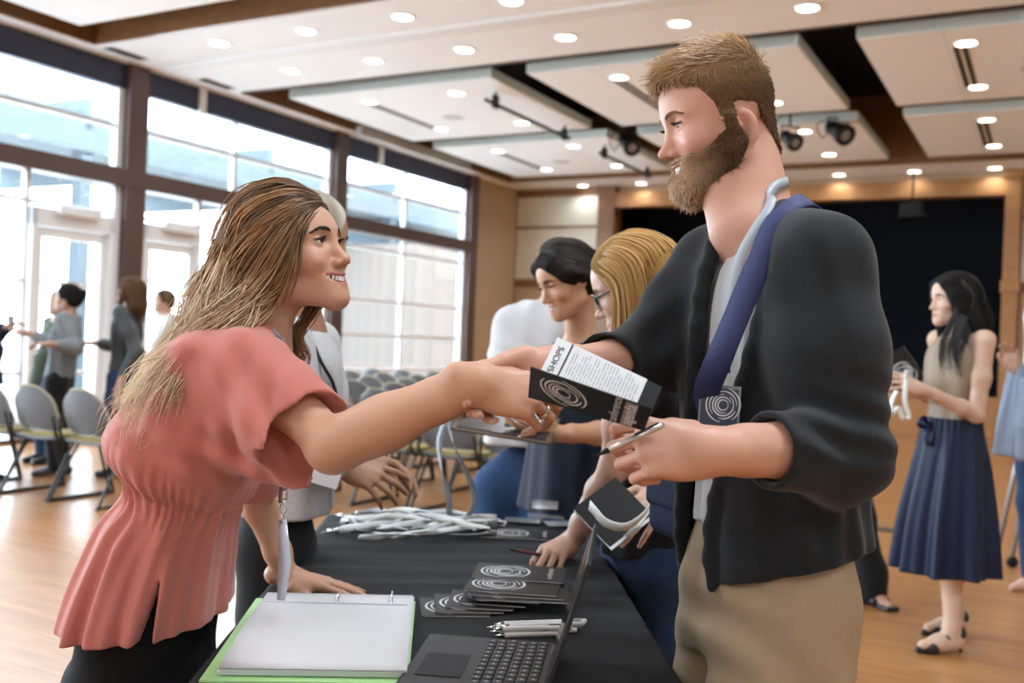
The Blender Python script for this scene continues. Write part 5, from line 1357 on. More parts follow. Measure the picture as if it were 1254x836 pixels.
# ---- brochures in a fanned pile
c0 = on_table(640, 712); yb = yaw_of(on_table(585, 718), on_table(680, 724))
def fan():
    o_l = ['leftmost and lowest', 'second from the left', 'third from the left', 'fourth from the left', 'fifth from the left', 'sixth from the left']
    for i in range(6):
        c = on_table(556 + i * 17, 745 - i * 2.2); c[2] = TT + .003 + i * .0037
        leaflet(c, yb + .22 - .07 * i + .05 * math.sin(i * 2), 'black printed brochure in the fanned pile on the tablecloth, ' + o_l[i], 'fanned brochures on the tablecloth', size=(.14, .14), title=False, t=.0034, logo_at=.02)
    for i in range(3):
        c = on_table(640 - i * 6, 741 - i * 3); c[2] = TT + .026 + i * .0035
        leaflet(c, yb + .10 - .06 * i, 'black brochure stacked under the top ring-printed brochure, ' + ('lowest', 'middle', 'uppermost')[i], 'brochures stacked under the top one', size=(.14, .2), title=False)
    c = on_table(636, 722); c[2] = TT + .0385
    leaflet(c, yb, 'black conference brochure with silver rings lying on top of the fanned pile', None, .02, (.135, .205))
fan()
# brochure by the lanyards, and clear badge holders behind it
c = on_table(636, 655); c[2] = TT + .004
leaflet(c, yb + .05, 'black conference brochure lying behind the pen hand at the lanyard pile', None, 0, (.15, .22))
for i, (px, py) in enumerate(((640, 640), (668, 636), (690, 646))):
    c = on_table(px, py); o = thing('badge_holder', 'clear plastic badge holder with dark card by the lanyard pile, ' + ('nearest the ribbons', 'middle of three', 'farthest from the ribbons')[i], 'badge', c, 'badge holders by the lanyards')
    M = rotz(.15 * i - .1); b = MB(); b.box(c + A(0, 0, .007 + .002 * i), (.10, .07, .001), M, 0, .0004); b.build('card', M_INK, o)
    b = MB(); b.box(c + A(0, 0, .0085 + .002 * i), (.112, .082, .001), M, 0, .0004); b.build('sleeve', mat('clear_plastic', (.25, .25, .27), .08, spec=.8), o)
    b = MB(); b.box(c + M @ A(.05, 0, 0) + A(0, 0, .010 + .002 * i), (.012, .02, .004), M, 0, .001); b.build('clip', chrome(), o)
# ---- pens
M_PEN = mat('white_pen', (.72, .71, .68), .3)
def pen(a, b_, label, group=None, body=M_PEN, tip=None, r=.0052):
    o = thing('pen', label, 'pen', (a + b_) / 2, group); d = nrm(b_ - a)
    m = MB(); m.tube([a, a + d * .004, b_ - d * .018], [r * .8, r, r], 10); m.build('barrel', body, o, True)
    m = MB(); m.tube([b_ - d * .018, b_ - d * .004, b_], [r, r * .35, r * .2], 10); m.build('tip', tip or chrome(), o, True)
    m = MB(); m.ribbon([a + d * .008 + A(0, 0, r * 1.3), a + d * .045 + A(0, 0, r * 1.25)], .003, .0014, np.cross(d, A(0, 0, 1))); m.build('clip', tip or chrome(), o)
    return o
for i, (xa, ya, xb, yb_, z) in enumerate(((718, 760, 606, 764, .006), (712, 766, 596, 768, .006), (706, 771, 600, 773, .006), (716, 763, 612, 767, .0165), (700, 768, 604, 770, .0165), (690, 775, 606, 778, .006))):
    pen(on_table(xa, ya, z), on_table(xb, yb_, z), 'white pen lying in the heap beside the laptop lid, ' + ('farthest from the camera', 'second of the bottom layer', 'third of the bottom layer', 'upper one at the far side', 'upper one at the near side', 'nearest the laptop keyboard')[i], 'white pens beside the laptop')
# ---- pile of grey lanyards
def lanyards():
    M_R = mat('lanyard_grey', (.56, .58, .58), .5, sheen=.2); M_R2 = mat('lanyard_pale', (.70, .70, .66), .5)
    r = np.random.default_rng(21); n = 14
    names = ['first', 'second', 'third', 'fourth', 'fifth', 'sixth', 'seventh', 'eighth', 'ninth', 'tenth', 'eleventh', 'twelfth', 'thirteenth', 'fourteenth']
    for i in range(n):
        y0 = 634 + 32 * (i + r.random() * .6) / n; x0 = 404 + r.integers(0, 40); x1 = 590 + r.integers(0, 30)
        z = .006 + .0045 * (i % 5) + .004
        pts = []; k = 9
        for s_ in range(k):
            t = s_ / (k - 1); px = x0 + (x1 - x0) * t; py = y0 + 7 * math.sin(t * 5 + i) + (648 - y0) * .6 * t
            zz = z + .010 * abs(math.sin(t * 6 + i * 1.7)) * math.sin(t * PI); pts.append(on_table(px, py) + A(0, 0, zz))
        o = thing('lanyard', 'grey ribbon lanyard in the loose pile on the table, %s from its back edge' % names[i], 'lanyard', pts[4] - A(0, 0, 0), 'grey lanyards piled on the table')
        P_ = spline(pts, 40); tw = np.linspace(0, 1, 40); sd = np.stack([0.25 * np.ones(40), np.cos(tw * 7 + i), .75 * np.sin(tw * 7 + i * 2)], 1)
        b = MB(); b.ribbon(P_, .018, .0014, sd); b.build('ribbon', M_R if i % 3 else M_R2, o, True)
        if i % 2 == 0:
            e = P_[0]; d = nrm(P_[0] - P_[2]); b = MB(); b.tube([e, e + d * .012], .007, 8); b.tube(spline([e + d * .012, e + d * .02 + A(.0, .006, 0), e + d * .032, e + d * .022 - A(0, .006, 0), e + d * .012], 12), .0016, 5); b.build('swivel_hook', chrome(), o, True)
        else:
            e = P_[-1]; d = nrm(P_[-1] - P_[-3]); b = MB(); b.box(e + d * .01, (.022, .016, .005), frame(x=d, z=A(0, 0, 1)), 0, .001); b.build('buckle', M_DKMET, o)
lanyards()
# ---- the booklet in the man's left hand: V of a dark cover in front and a printed leaf behind
def booklet():
    s0, s1 = P(647, 486, 1.315), P(789, 527, 1.225); f0 = P(650, 449, 1.235); f1 = hit(799, 500, s0, s1, f0)
    k0 = P(683, 414, 1.40); k1 = hit(811, 474, s0, s1, k0)
    o = thing('program_booklet', 'open black and white program booklet held up in the hand of the bearded man', 'booklet', (s0 + s1) / 2)
    def sheet(a, b_, c, d, t, n=6):    # a,b along the spine; c,d the outer edge above a,b ; returns frame
        G = np.array([[a + (b_ - a) * i / n + ((c - a) * (1 - i / n) + (d - b_) * (i / n)) * j / n for j in range(n + 1)] for i in range(n + 1)])
        b = MB(); b.grid(G, t); return b, G
    b, G = sheet(s0, s1, f0, f1, .0014); fc = b.build('front_cover', M_INK, o)
    ex = nrm(s1 - s0); ey = nrm((f0 + f1 - s0 - s1)); n_ = nrm(np.cross(ex, ey)); n_ = n_ * (-1 if n_[1] > 0 else 1); Mf = np.stack([ex, nrm(ey - ex * (ey @ ex)), n_], 1)
    if np.linalg.det(Mf) < 0: Mf[:, 0] *= -1
    pt = lambda u, v: (s0 + (s1 - s0) * u) * (1 - v) + (f0 + (f1 - f0) * u) * v
    Lw = np.linalg.norm(s1 - s0); Lh = np.linalg.norm(pt(.5, 1) - pt(.5, 0))
    b = MB(); arcs(b, pt(.30, .52) , Mf, Lh * .40, .0012); b.build('ring_logo', M_PRN, fc)
    up = Mf[:, 1]; rg = nrm(s1 - s0); Mt = np.stack([up, -rg, np.cross(up, -rg)], 1)
    if Mt[:, 2] @ n_ < 0: Mt = np.stack([up, rg, np.cross(up, rg)], 1)
    wf = lambda u0, nn, f, lw, lh, lift: (lambda V: np.array([f(u0 - y / lw, .5 + x / lh) + nn * lift for x, y, z in V]))
    lettering('conference', None, None, Lh * .235, M_PRN, fc, warp=wf(.735, n_, pt, Lw, Lh, .0013))
    b = MB(); q = [pt(.80, .03), pt(.90, .03), pt(.90, .97), pt(.80, .97)]; b.add([x + n_ * .0011 for x in q] , [(0, 1, 2, 3)]); b.build('agenda_band', M_GREYP, fc)
    lettering('agenda', None, None, Lh * .30, mat('print_pale', (.75, .75, .75), .6), fc, warp=wf(.85, n_, pt, Lw, Lh, .0017))
    # inner leaves
    b, G = sheet(s0 + A(0, .006, 0), s1 + A(0, .006, 0), k0, k1, .0012); bl_ = b.build('back_leaf', M_INK, o)
    nb = nrm(np.cross(nrm(s1 - s0), nrm(k0 + k1 - s0 - s1))); nb = nb * (-1 if nb[1] > 0 else 1)
    pk = lambda u, v: (s0 + A(0, .006, 0) + (s1 - s0) * u) * (1 - v) + (k0 + (k1 - k0) * u) * v
    b = MB(); q = [pk(-.0, .05), pk(.87, .05), pk(.87, 1.0), pk(-.0, 1.0)]; b.add([x + nb * .0020 for x in q] + [x + nb * .0012 for x in q], [(0, 1, 2, 3), (7, 6, 5, 4), (0, 4, 5, 1), (1, 5, 6, 2), (2, 6, 7, 3), (3, 7, 4, 0)]); b.build('schedule_page', M_PAP, bl_)
    b = MB(); q = [pk(.155, .3), pk(.172, .3), pk(.172, .995), pk(.155, .995)]; b.add([x + nb * .0026 for x in q], [(0, 1, 2, 3)]); 
    r = np.random.default_rng(2); b.build('rule_bar', M_TXT, bl_)
    b = MB()
    for i in range(22):
        u = .21 + .029 * i
        v0 = .35
        for seg in range(3):
            v1 = min(.95, v0 + r.uniform(.08, .25)); q = [pk(u, v0), pk(u + .007, v0), pk(u + .007, v1), pk(u, v1)]; b.add([x + nb * .0026 for x in q], [(0, 1, 2, 3)]); v0 = v1 + .03
            if v0 > .9: break
    b.build('text_lines', mat('text_grey', (.30, .30, .31), .7), bl_)
    upb = nrm(pk(.5, 1) - pk(.5, 0)); rgb = nrm(s1 - s0); Mb = np.stack([upb, -rgb, np.cross(upb, -rgb)], 1)
    if Mb[:, 2] @ nb < 0: Mb = np.stack([upb, rgb, np.cross(upb, rgb)], 1)
    Lb = np.linalg.norm(pk(.5, 1) - pk(.5, 0)); lettering('SHOPS', None, None, Lb * .15, M_TXT, bl_, warp=lambda V: np.array([pk(.085 - y / Lw, .66 + x / Lb) + nb * .003 for x, y, z in V]))
booklet()
pen(P(812, 520, 1.275), P(730, 558, 1.235), 'slim pen with a dark tip held between the fingers of the bearded man', None, mat('pen_silver', (.55, .5, .48), .25, metal=.7), M_DKMET, .0042)
# badge on the man's chest
o = thing('name_badge', 'blue conference badge with white rings hanging on the bearded man', 'badge', P(877, 500, 1.475))
Mb = frame(z=nrm(A(-.45, -.88, .1)), y=A(0, 0, 1)); c = P(880, 510, 1.512)
b = MB(); b.box(c, (.058, .085, .002), Mb, 0, .001); b.build('card', mat('badge_blue', (.035, .05, .085), .35), o)
b = MB(); b.box(c, (.064, .095, .0012), Mb, 0, .0005); b.build('sleeve', mat('badge_sleeve_clear', (.20, .24, .30), .15), o)
b = MB(); arcs(b, c + Mb @ A(.006, .018, .001), Mb, .026, .0006); b.build('ring_logo', mat('badge_print', (.6, .62, .65), .5), o)
lettering('conference', c + Mb @ A(.004, -.022, .001), Mb, .012, mat('badge_print', (.6, .62, .65), .5), o, lift=.0008)
# ================================================================= the other people
def hair_shape(F_, name, parent, col, grow=.010, cut=None, chain=(), strands=None, h=.006, extra=None, face=True, curtain=0, fx=.052):
    """smooth hair mass hugging the skull; chain = list of (points, radii) for lengths; strands = (guides, n, r)"""
    g = Sdf(); M = F_.M; k = F_.sc; cs = []
    g.ell(F_.w(-.012, 0, .034), (A(.098, .0765, .085) + grow) * k, M); g.ell(F_.w(-.045, 0, -.012), A(.066 + grow, .070 + grow, .07) * k, M, .03)
    for pts, rad in chain: g.chain(pts, rad, .04)
    if curtain:
        for y in (-1, 1):
            gc = Sdf()
            if curtain < .02: gc.chain([F_.w(.062, .006 * y, .088), F_.w(.064, .048 * y, .064), F_.w(.045, .076 * y, .024), F_.w(.0, .085 * y, .010), F_.w(-.055, .074 * y, -.010)], [.016, .018, .017, .017, .022], .03)
            else: gc.chain([F_.w(.062, .006 * y, .088), F_.w(.062, .048 * y, .066), F_.w(.042, .078 * y, .015), F_.w(.022, .086 * y, -.05), F_.w(.010, .088 * y, -.05 - curtain)], [.016, .020, .024, .028, .018], .03)
            cs.append(gc)
    if extra: extra(g)
    if face: g.plane(F_.w(fx, 0, 0), M @ A(1, 0, -.42), .012); g.ell(F_.w(.082, 0, -.03), A(.052, .062, .088) * k, M, .012, 's')
    for gc in cs: g.group(gc, .015)
    V, Fq = g.mesh(h); col = np.asarray(col); r_ = wob(5, 90, 6, (1, 1, .15)); sh = (.80 + .25 * r_(V))[:, None]
    return mesh_obj(name, V, Fq, M_HAIRB, parent, True, col * sh), g
def arm_cloth(t, a, b, c, r, frac=1.0, k=.04):
    e = b + (c - b) * frac; t.chain([a, a * .5 + b * .5, b, e], [r * 1.1, r * 1.02, r, r * .86], k); return e
CURL = [(.35, .45, .25)] * 4
def head_of(nasion, f, left, sc=1.0, **kw):
    f = nrm(f); M = frame(x=f, y=left); return Face(np.asarray(nasion) - M @ (A(.088, 0, .003) * sc), M, sc, **kw)
def legs_std(pel, lat, gap, zf=0., toe=A(1, 0, 0), bend=0.02):
    out = []
    for s_ in (1, -1):
        h = pel + lat * gap * s_ + A(0, 0, -.05); an = A(pel[0] + lat[0] * gap * 1.05 * s_, pel[1] + lat[1] * gap * 1.05 * s_, .085); kn = (h + an) / 2 + nrm(toe) * bend; out.append((h, kn, an - nrm(toe) * .02, toe))
    return out
def shoes_for(root, legs, m, r=.044):
    s_ = Sdf()
    for hp, kn, an, td in legs:
        td = nrm(td); h0 = A(an[0], an[1], .04); s_.chain([h0 - td * .045, h0 + td * .07, h0 + td * .17 - A(0, 0, .012)], [r, r * .95, r * .65], .02)
    s_.plane(A(0, 0, 0.001), A(0, 0, -1)); return s_.build('shoes', m, root, .006, 1)
def trousers_for(root, pel, legs, m, M, hips=(.088, .124), r=(.102, .090, .074, .064), h=.008, seed=3, name='trousers'):
    k = Sdf(); k.ell(pel + A(0, 0, -.0), A(hips[0], hips[1], .13), M)
    for hp, kn, an, td in legs: k.chain([hp, hp * .5 + kn * .5, kn, an + A(0, 0, .01)], r, .05)
    k.disp(lambda Q, w=wob(seed, 22, 6): .004 * w(Q)); return k.build(name, m, root, h, 1)
M_DENIM = mat('dark_denim', (.022, .045, .10), .85, mix=((.035, .065, .14), 30, .3), bump=(700, .2, .001)); M_BLUE = mat('blue_denim', (.022, .052, .12), .85, mix=((.036, .078, .165), 24, .3))
M_BLK = mat('black_cotton', (.012, .013, .015), .85, sheen=.1); M_BLS = mat('black_leather', (.012, .012, .012), .35); M_WHT = mat('white_cotton', (.58, .58, .60), .8); M_NAVY = mat('navy_crepe', (.011, .016, .032), .8, sheen=.15)
M_LGREY = mat('grey_tweed', (.46, .46, .47), .9, mix=((.60, .60, .60), 160, .25), bump=(300, .4, .002)); M_SWEAT = mat('grey_sweat', (.22, .24, .26), .9); M_GREEN = mat('dull_green', (.10, .13, .10), .9); M_LEATH = mat('charcoal_leather', (.035, .04, .045), .45)
# ---- grey haired woman right behind the woman in pink
def grey_lady():
    root = thing('person', 'silver blonde woman in grey tweed top, mostly hidden behind the woman in pink', 'person', A(-.62, 2.52, 0))
    Y = 2.55; F_ = head_of(P(418, 300, Y), A(.8, .45, -.08), A(-.45, .8, 0), .97, smile=.2)
    neck = P(372, 395, Y); chest = P(362, 480, Y); pel = P(338, 640, Y)
    M = frame(z=A(0, 0, 1), y=A(-.25, 1, 0)); lat = M[:, 1]
    shn, eln, wrn = P(345, 420, Y - .17), P(352, 540, Y - .17), P(420, 568, Y - .10); shf, elf, wrf = P(388, 420, Y + .17), P(400, 540, Y + .15), P(450, 560, Y + .05)
    legs = legs_std(pel, lat, .09, toe=A(1, .2, 0))
    g = Sdf(); body_sdf(g, dict(pelvis=pel, chest=chest, neck=neck, head=F_, fwd=M[:, 0], arms=[(shf, elf, wrf), (shn, eln, wrn)], legs=legs), thin=.86)
    hand(g, wrn, frame(x=P(478, 592, Y - .1) - wrn, z=A(-.1, -.8, .7)), 1, [(.25, .3, .2), (.35, .35, .2), (.4, .4, .2), (.5, .4, .2)], .12, (.5, .5, .0), .98, .024)
    hand(g, wrf, frame(x=A(1, -.2, -.3), z=A(0, .5, 1)), -1, CURL, .05, (.4, .3, 0), .96, .023)
    g.build('body', M_SKIN, root, .0045, 1, F_.paint(), (.36, .19, .12)); F_.extras(root, lash=False, teeth=False)
    hair_shape(F_, 'hair', root, (.52, .47, .38), .016, chain=[([F_.w(-.06, .0, -.02), F_.w(-.05, 0, -.12)], [.075, .04])])
    t = Sdf(); t.loft([(P(345, 622, Y), .130, .19), (P(348, 570, Y), .125, .185), (P(358, 490, Y), .122, .185), (P(366, 435, Y), .10, .18), (P(370, 405, Y), .06, .11)], M, 0, 'u', 2.2, lambda q, t: .004 * np.sin(q * 9 + 3 * t), .01)
    arm_cloth(t, shn, eln, wrn, .062, .75); arm_cloth(t, shf, elf, wrf, .06, .75); t.disp(lambda Q, w=wob(7, 24): .003 * w(Q)); t.cone(neck, F_.w(-.03, 0, -.07), .05, .06, .01, 's'); t.build('tweed_top', M_LGREY, root, .006, 1)
    trousers_for(root, pel, legs, M_BLK, M); shoes_for(root, legs, M_BLS)
    b = MB(); b.tube(spline([P(376, 398, Y - .10), P(392, 440, Y - .16), P(408, 470, Y - .13), P(413, 500, Y - .09), P(405, 560, Y - .16)], 30), .0042, 6); b.build('lanyard_cord', M_DKMET, root, True)
    b = MB(); b.box(P(402, 572, Y - .19), (.07, .09, .003), frame(z=A(.2, -1, .1), y=A(.3, 0, 1)), 0, .001); b.build('badge', mat('badge_pale', (.6, .58, .6), .4), root)
grey_lady()
# ---- woman with black hair reading at the far end of the table
def black_hair_woman():
    Y = 3.32; root = thing('person', 'smiling woman with black tied back hair in navy sleeveless top, looking down at a tablet', 'person', A(.20, Y, 0))
    pit = math.radians(-24); yw = math.radians(28); f = nrm(A(-math.cos(yw) * math.cos(pit), -math.sin(yw) * math.cos(pit), math.sin(pit)))
    F_ = head_of(P(668, 352, Y - .10), f, A(math.sin(yw), -math.cos(yw), .10), 1.0, smile=.9, lids=.16, crown=.004)
    neck = P(712, 418, Y + .02); chest = P(712, 480, Y + .02); pel = P(700, 640, Y + .06)
    fw = nrm(A(-.75, -.65, 0)); M = frame(z=A(0, 0, 1), x=fw); lat = M[:, 1]
    shr, elr, wrr = P(665, 440, Y + .08), P(648, 508, Y - .08), P(588, 503, Y - .22)
    shl, ell_, wrl = P(748, 440, Y - .08), P(752, 530, Y - .16), P(682, 531, Y - .33)
    legs = legs_std(pel, lat, .09, toe=fw)
    SK = (.50, .27, .16); g = Sdf(); body_sdf(g, dict(pelvis=pel, chest=chest, neck=neck, head=F_, fwd=fw, arms=[(shl, ell_, wrl), (shr, elr, wrr)], legs=legs), thin=.86)
    t1 = hand(g, wrr, frame(x=P(545, 506, Y - .28) - wrr, z=A(.1, -.45, -1)), 1, [(.6, .9, .5), (.7, .9, .5), (.8, .9, .5), (.9, .9, .5)], .04, (.5, .3, 0), .98, .024)
    t2 = hand(g, wrl, frame(x=P(640, 528, Y - .36) - wrl, z=A(-.2, -.7, -.6)), -1, [(.35, .5, .3), (.45, .5, .3), (.5, .5, .3), (.6, .5, .3)], .04, (.7, .2, 0), .98, .024)
    g.build('body', M_SKIN, root, .0036, 1, F_.paint(lip=(.45, .14, .13), eye=(.02, .012, .01)), SK); F_.extras(root, browcol=(.02, .014, .01))
    dk = A(.016, .012, .010)
    hair_shape(F_, 'hair', root, dk, .013, curtain=.004, fx=.060, chain=[([F_.w(-.085, 0, -.005), F_.w(-.115, -.0, -.035), F_.w(-.10, .01, -.075)], [.05, .042, .022])], h=.005)
    L = F_.w; gd = [[L(.070, s_ * .002, .082), L(.060, s_ * .062, .070), L(.025, s_ * .104, .020), L(-.04, s_ * .104, -.01), L(-.105, s_ * .055, -.02), L(-.115, s_ * .02, -.035)] for s_ in (1,)] + [[L(.06, .0, .105), L(.02, .055, .126), L(-.04, .078, .100), L(-.095, .07, .04), L(-.128, .03, -.01), L(-.14, .0, -.035)], [L(.06, -.01, .105), L(.02, -.03, .134), L(-.05, -.03, .128), L(-.115, -.02, .07), L(-.142, 0, .01), L(-.14, 0, -.035)]]
    fp = flow(gd, 260, 18, (.002, .004), (0, .003), (1, 2), 12, 31); hair_obj('hair_strands', root, fp, [.0018] * len(fp), lambda i, u: np.repeat((dk * (.8 + 1.6 * ((i * 37) % 10) / 10))[None], len(u), 0), 4)
    t = Sdf(); t.loft([(P(700, 628, Y), .140, .20), (P(704, 570, Y), .128, .185), (P(708, 500, Y), .118, .17), (P(712, 455, Y), .105, .175), (P(713, 428, Y), .075, .15), (P(713, 414, Y + .01), .045, .09)], M, 0, 'u', 2.2, lambda q, t: .010 * np.sin(q * 5 + 1) * (1 - t) + .004 * np.sin(q * 11 + 2 * t) * (1 - t), .01)
    t.cone(neck + fw * .03, F_.w(-.02, 0, -.09), .050, .07, .012, 's'); t.disp(lambda Q, w=wob(9, 20): .003 * w(Q)); t.build('navy_top', M_NAVY, root, .005, 1)
    t = Sdf(); p0 = P(738, 420, Y - .05); t.chain([P(752, 405, Y + .02), P(735, 425, Y - .09), P(722, 450, Y - .13)], [.012, .030, .034], .02); t.build('white_strap', M_WHT, root, .005, 1)
    b = MB(); b.grid(np.array([[P(652 + 36 * i / 6, 612 + 10 * j / 2 + 2 * i / 6, Y - .12 - .03 * math.sin(i / 6 * PI)) for j in range(3)] for i in range(7)]), .004); b.build('shirt_tail', M_WHT, root, True)
    trousers_for(root, pel, legs, M_BLUE, M); shoes_for(root, legs, M_BLS)
    c = P(620, 519, Y - .32); o = thing('tablet_folder', 'brown edged dark folder held flat by the woman with black hair', 'folder', c)
    Mt = frame(x=P(665, 525, Y - .30) - P(575, 511, Y - .26), z=A(.1, -.35, 1)); b = MB(); b.box(c, (.30, .20, .007), Mt, 0, .003); b.build('cover', mat('folder_brown', (.10, .06, .04), .4), o); b = MB(); b.box(c + Mt[:, 2] * .0045, (.27, .17, .003), Mt, 0, .001); b.build('panel', mat('folder_dark', (.02, .02, .022), .25), o)
    o = thing('lanyard', 'grey ribbon lanyard looped down from the hand of the woman with black hair', 'lanyard', P(560, 560, Y - .30))
    lp = [P(547, 512, Y - .3), P(538, 540, Y - .3), P(541, 575, Y - .3), P(549, 606, Y - .30), P(551, 640, Y - .28)]; l2 = [P(549, 512, Y - .3), P(556, 545, Y - .31), P(572, 580, Y - .32), P(581, 608, Y - .31), P(576, 628, Y - .3), P(560, 640, Y - .28)]
    b = MB()
    for k_, q in enumerate((lp, l2)):
        n_ = 26; u = np.linspace(0, 1, n_); sd = np.stack([np.cos(u * 3 + k_), -.5 * np.ones(n_), .2 * np.sin(u * 4)], 1); b.ribbon(spline(q, n_), .020, .0015, sd)
    b.build('ribbon', mat('grey_ribbon', (.30, .33, .37), .45, sheen=.2), o, True)
black_hair_woman()
# ---- man in the white shirt behind her
def white_shirt():
    Y = 3.85; root = thing('person', 'person in white shirt and blue jeans standing behind the woman with black hair', 'person', A(.12, Y, 0))
    fw = nrm(A(-.3, -.95, 0)); M = frame(z=A(0, 0, 1), x=fw); lat = M[:, 1]
    F_ = head_of(P(690, 345, Y - .08), nrm(A(-.3, -.8, -.5)), A(.95, -.3, 0), .97, smile=.2)
    neck = P(672, 376, Y); chest = P(652, 430, Y); pel = P(640, 585, Y); legs = legs_std(pel, lat, .095, toe=fw)
    shr, elr, wrr = P(624, 394, Y - .0), P(620, 470, Y - .05), P(648, 500, Y - .22); shl, ell_, wrl = P(700, 395, Y), P(712, 480, Y - .05), P(680, 500, Y - .24)
    g = Sdf(); body_sdf(g, dict(pelvis=pel, chest=chest, neck=neck, head=F_, fwd=fw, arms=[(shl, ell_, wrl), (shr, elr, wrr)], legs=legs), True, .86)
    for w_, s_ in ((wrr, 1), (wrl, -1)): hand(g, w_, frame(x=A(.2 * s_, -1, -.1), z=A(0, .2, 1)), s_, CURL, .05, (.4, .3, 0), 1.0, .026)
    g.build('body', M_SKIN, root, .006, 1, F_.paint(), (.5, .3, .2)); F_.extras(root, lash=False, teeth=False); hair_shape(F_, 'hair', root, (.03, .02, .015), .008, h=.007)
    t = Sdf(); t.loft([(P(640, 545, Y), .115, .155), (P(645, 480, Y), .112, .155), (P(654, 420, Y), .11, .16), (P(662, 388, Y), .085, .15), (P(668, 368, Y), .05, .08)], M, 0, 'u', 2.3, lambda q, t: .005 * np.sin(q * 7 + 4 * t), .01)
    arm_cloth(t, shr, elr, wrr, .050, .9); arm_cloth(t, shl, ell_, wrl, .050, .9); t.disp(crease(P(615, 440, Y - .1), 0, .12, 80, .006, A(.5, 0, .8))); t.disp(lambda Q, w=wob(19, 20): .004 * w(Q)); t.build('white_shirt', M_WHT, root, .007, 1)
    trousers_for(root, pel, legs, M_BLUE, M, r=(.105, .092, .072, .066), seed=8); shoes_for(root, legs, M_BLS)
white_shirt()
# ---- blonde woman with glasses leaning on the table
def blonde():
    Y = 2.50; root = thing('person', 'blonde woman with glasses in dark top leaning over the table with a pen', 'person', A(.42, Y - .02, 0))
    pit = math.radians(-24); yw = math.radians(14); f = nrm(A(-math.cos(yw) * math.cos(pit), math.sin(yw) * math.cos(pit), math.sin(pit)))
    F_ = head_of(P(736, 364, Y - .02), f, A(-math.sin(yw), -math.cos(yw), -.06), 1.0, smile=.15, lids=.2)
    neck = P(800, 430, Y + .03); chest = P(812, 500, Y + .05); pel = P(800, 668, Y + .08)
    fw = nrm(A(-.92, .1, -.2)); M = frame(z=nrm(A(-.08, 0, 1)), x=fw); lat = M[:, 1]
    shl, ell_, wrl = P(770, 462, Y - .17), P(752, 572, Y - .12), on_table(700, 662, .05)
    shr, elr, wrr = P(850, 470, Y - .02), P(860, 590, Y - .05), P(822, 598, Y - .25)
    legs = legs_std(pel, A(.25, -.97, 0), .10, toe=A(-1, .2, 0))
    SK = (.62, .40, .30); g = Sdf(); body_sdf(g, dict(pelvis=pel, chest=chest, neck=neck, head=F_, fwd=fw, arms=[(shl, ell_, wrl), (shr, elr, wrr)], legs=legs), thin=.86)
    x = on_table(655, 690, .015) - wrl; t1 = hand(g, wrl, frame(x=x, z=A(-.25, -.55, .8)), -1, [(.55, .7, .4), (.65, .8, .4), (.75, .8, .4), (.8, .8, .4)], .02, (.25, .55, .1), .98, .023, (.35, .3))
    x = P(772, 640, Y - .30) - wrr; t2 = hand(g, wrr, frame(x=x, z=A(-.2, -.9, .3)), -1, [(.3, .35, .2), (.3, .35, .2), (.35, .35, .2), (.4, .35, .2)], .10, (.6, .2, 0), .98, .023)
    g.build('body', M_SKIN, root, .0034, 1, F_.paint(lip=(.5, .2, .18)), SK); F_.extras(root, browcol=(.22, .13, .06), iris=(.1, .12, .14))
    b = MB(); kp = wrr + frame(x=x, z=A(-.2, -.9, .3)) @ A(.112, .0, -.008); Mr = frame(x=x, z=A(-.2, -.9, .3)); pts = [kp + (Mr[:, 1] * math.cos(t) + Mr[:, 2] * math.sin(t)) * .011 for t in np.linspace(0, 6.28, 18, endpoint=False)]; b.tube(pts, .0018, 6, closed=True); b.build('ring', mat('ring_gold', (.75, .6, .42), .25, metal=1.), root, True)
    lt, md, dk = A(.66, .42, .15), A(.42, .235, .07), A(.20, .10, .03)
    hair_shape(F_, 'hair_base', root, md * .8, .014, chain=[([F_.w(-.03, 0, 0), P(792, 395, Y + .02), P(800, 440, Y), P(806, 470, Y)], [.085, .07, .055, .03])], h=.006)
    L = F_.w
    gd = [[L(.075, .004, .072), L(.068, .05, .058), L(.045, .084, .0), P(752, 405, Y - .10), P(748, 450, Y - .12), P(756, 500, Y - .12)],
          [L(.072, .004, .08), L(.045, .065, .078), L(.012, .094, .02), P(770, 410, Y - .12), P(768, 455, Y - .13), P(772, 500, Y - .13)],
          [L(.06, .004, .096), L(.015, .062, .098), L(-.03, .096, .03), P(792, 408, Y - .12), P(790, 450, Y - .13), P(790, 490, Y - .13)],
          [L(.045, .002, .11), L(-.02, .055, .112), L(-.075, .082, .04), P(812, 405, Y - .09), P(812, 445, Y - .10), P(812, 480, Y - .10)],
          [L(.03, .0, .12), L(-.05, .03, .118), L(-.118, .04, .04), P(828, 392, Y - .03), P(832, 430, Y - .03), P(832, 470, Y - .03)],
          [L(.03, -.01, .12), L(-.06, -.02, .118), L(-.128, -.02, .03), P(826, 390, Y + .05), P(828, 430, Y + .05), P(826, 470, Y + .05)]]
    fp = flow(gd, 420, 24, (.002, .008), (0, .006), (.6, 1.4), 26, 17); tn = np.random.default_rng(3).random(500)
    hair_obj('hair', root, fp, [.0022] * len(fp), lambda i, u: (dk * .9 + md * .2) * (1 - np.clip(u * 5, 0, 1))[:, None] + (lt * tn[i] + md * (1 - tn[i])) * np.clip(u * 5, 0, 1)[:, None], 4, .4)
    fr = mat('glasses_black', (.015, .015, .02), .25); o = MB()      # glasses on the face
    for y in (-1, 1):
        pts = [L(.102 - .010 * abs(math.cos(t)) * (math.cos(t) * y > 0), y * .033 + .024 * math.cos(t), -.004 + .018 * math.sin(t)) for t in np.linspace(0, 6.28, 24, endpoint=False)]; o.tube(pts, .0022, 6, closed=True)
        o.tube([L(.092, y * .057, .004), L(.05, y * .078, .004), L(-.0, y * .082, .0)], .0022, 6)
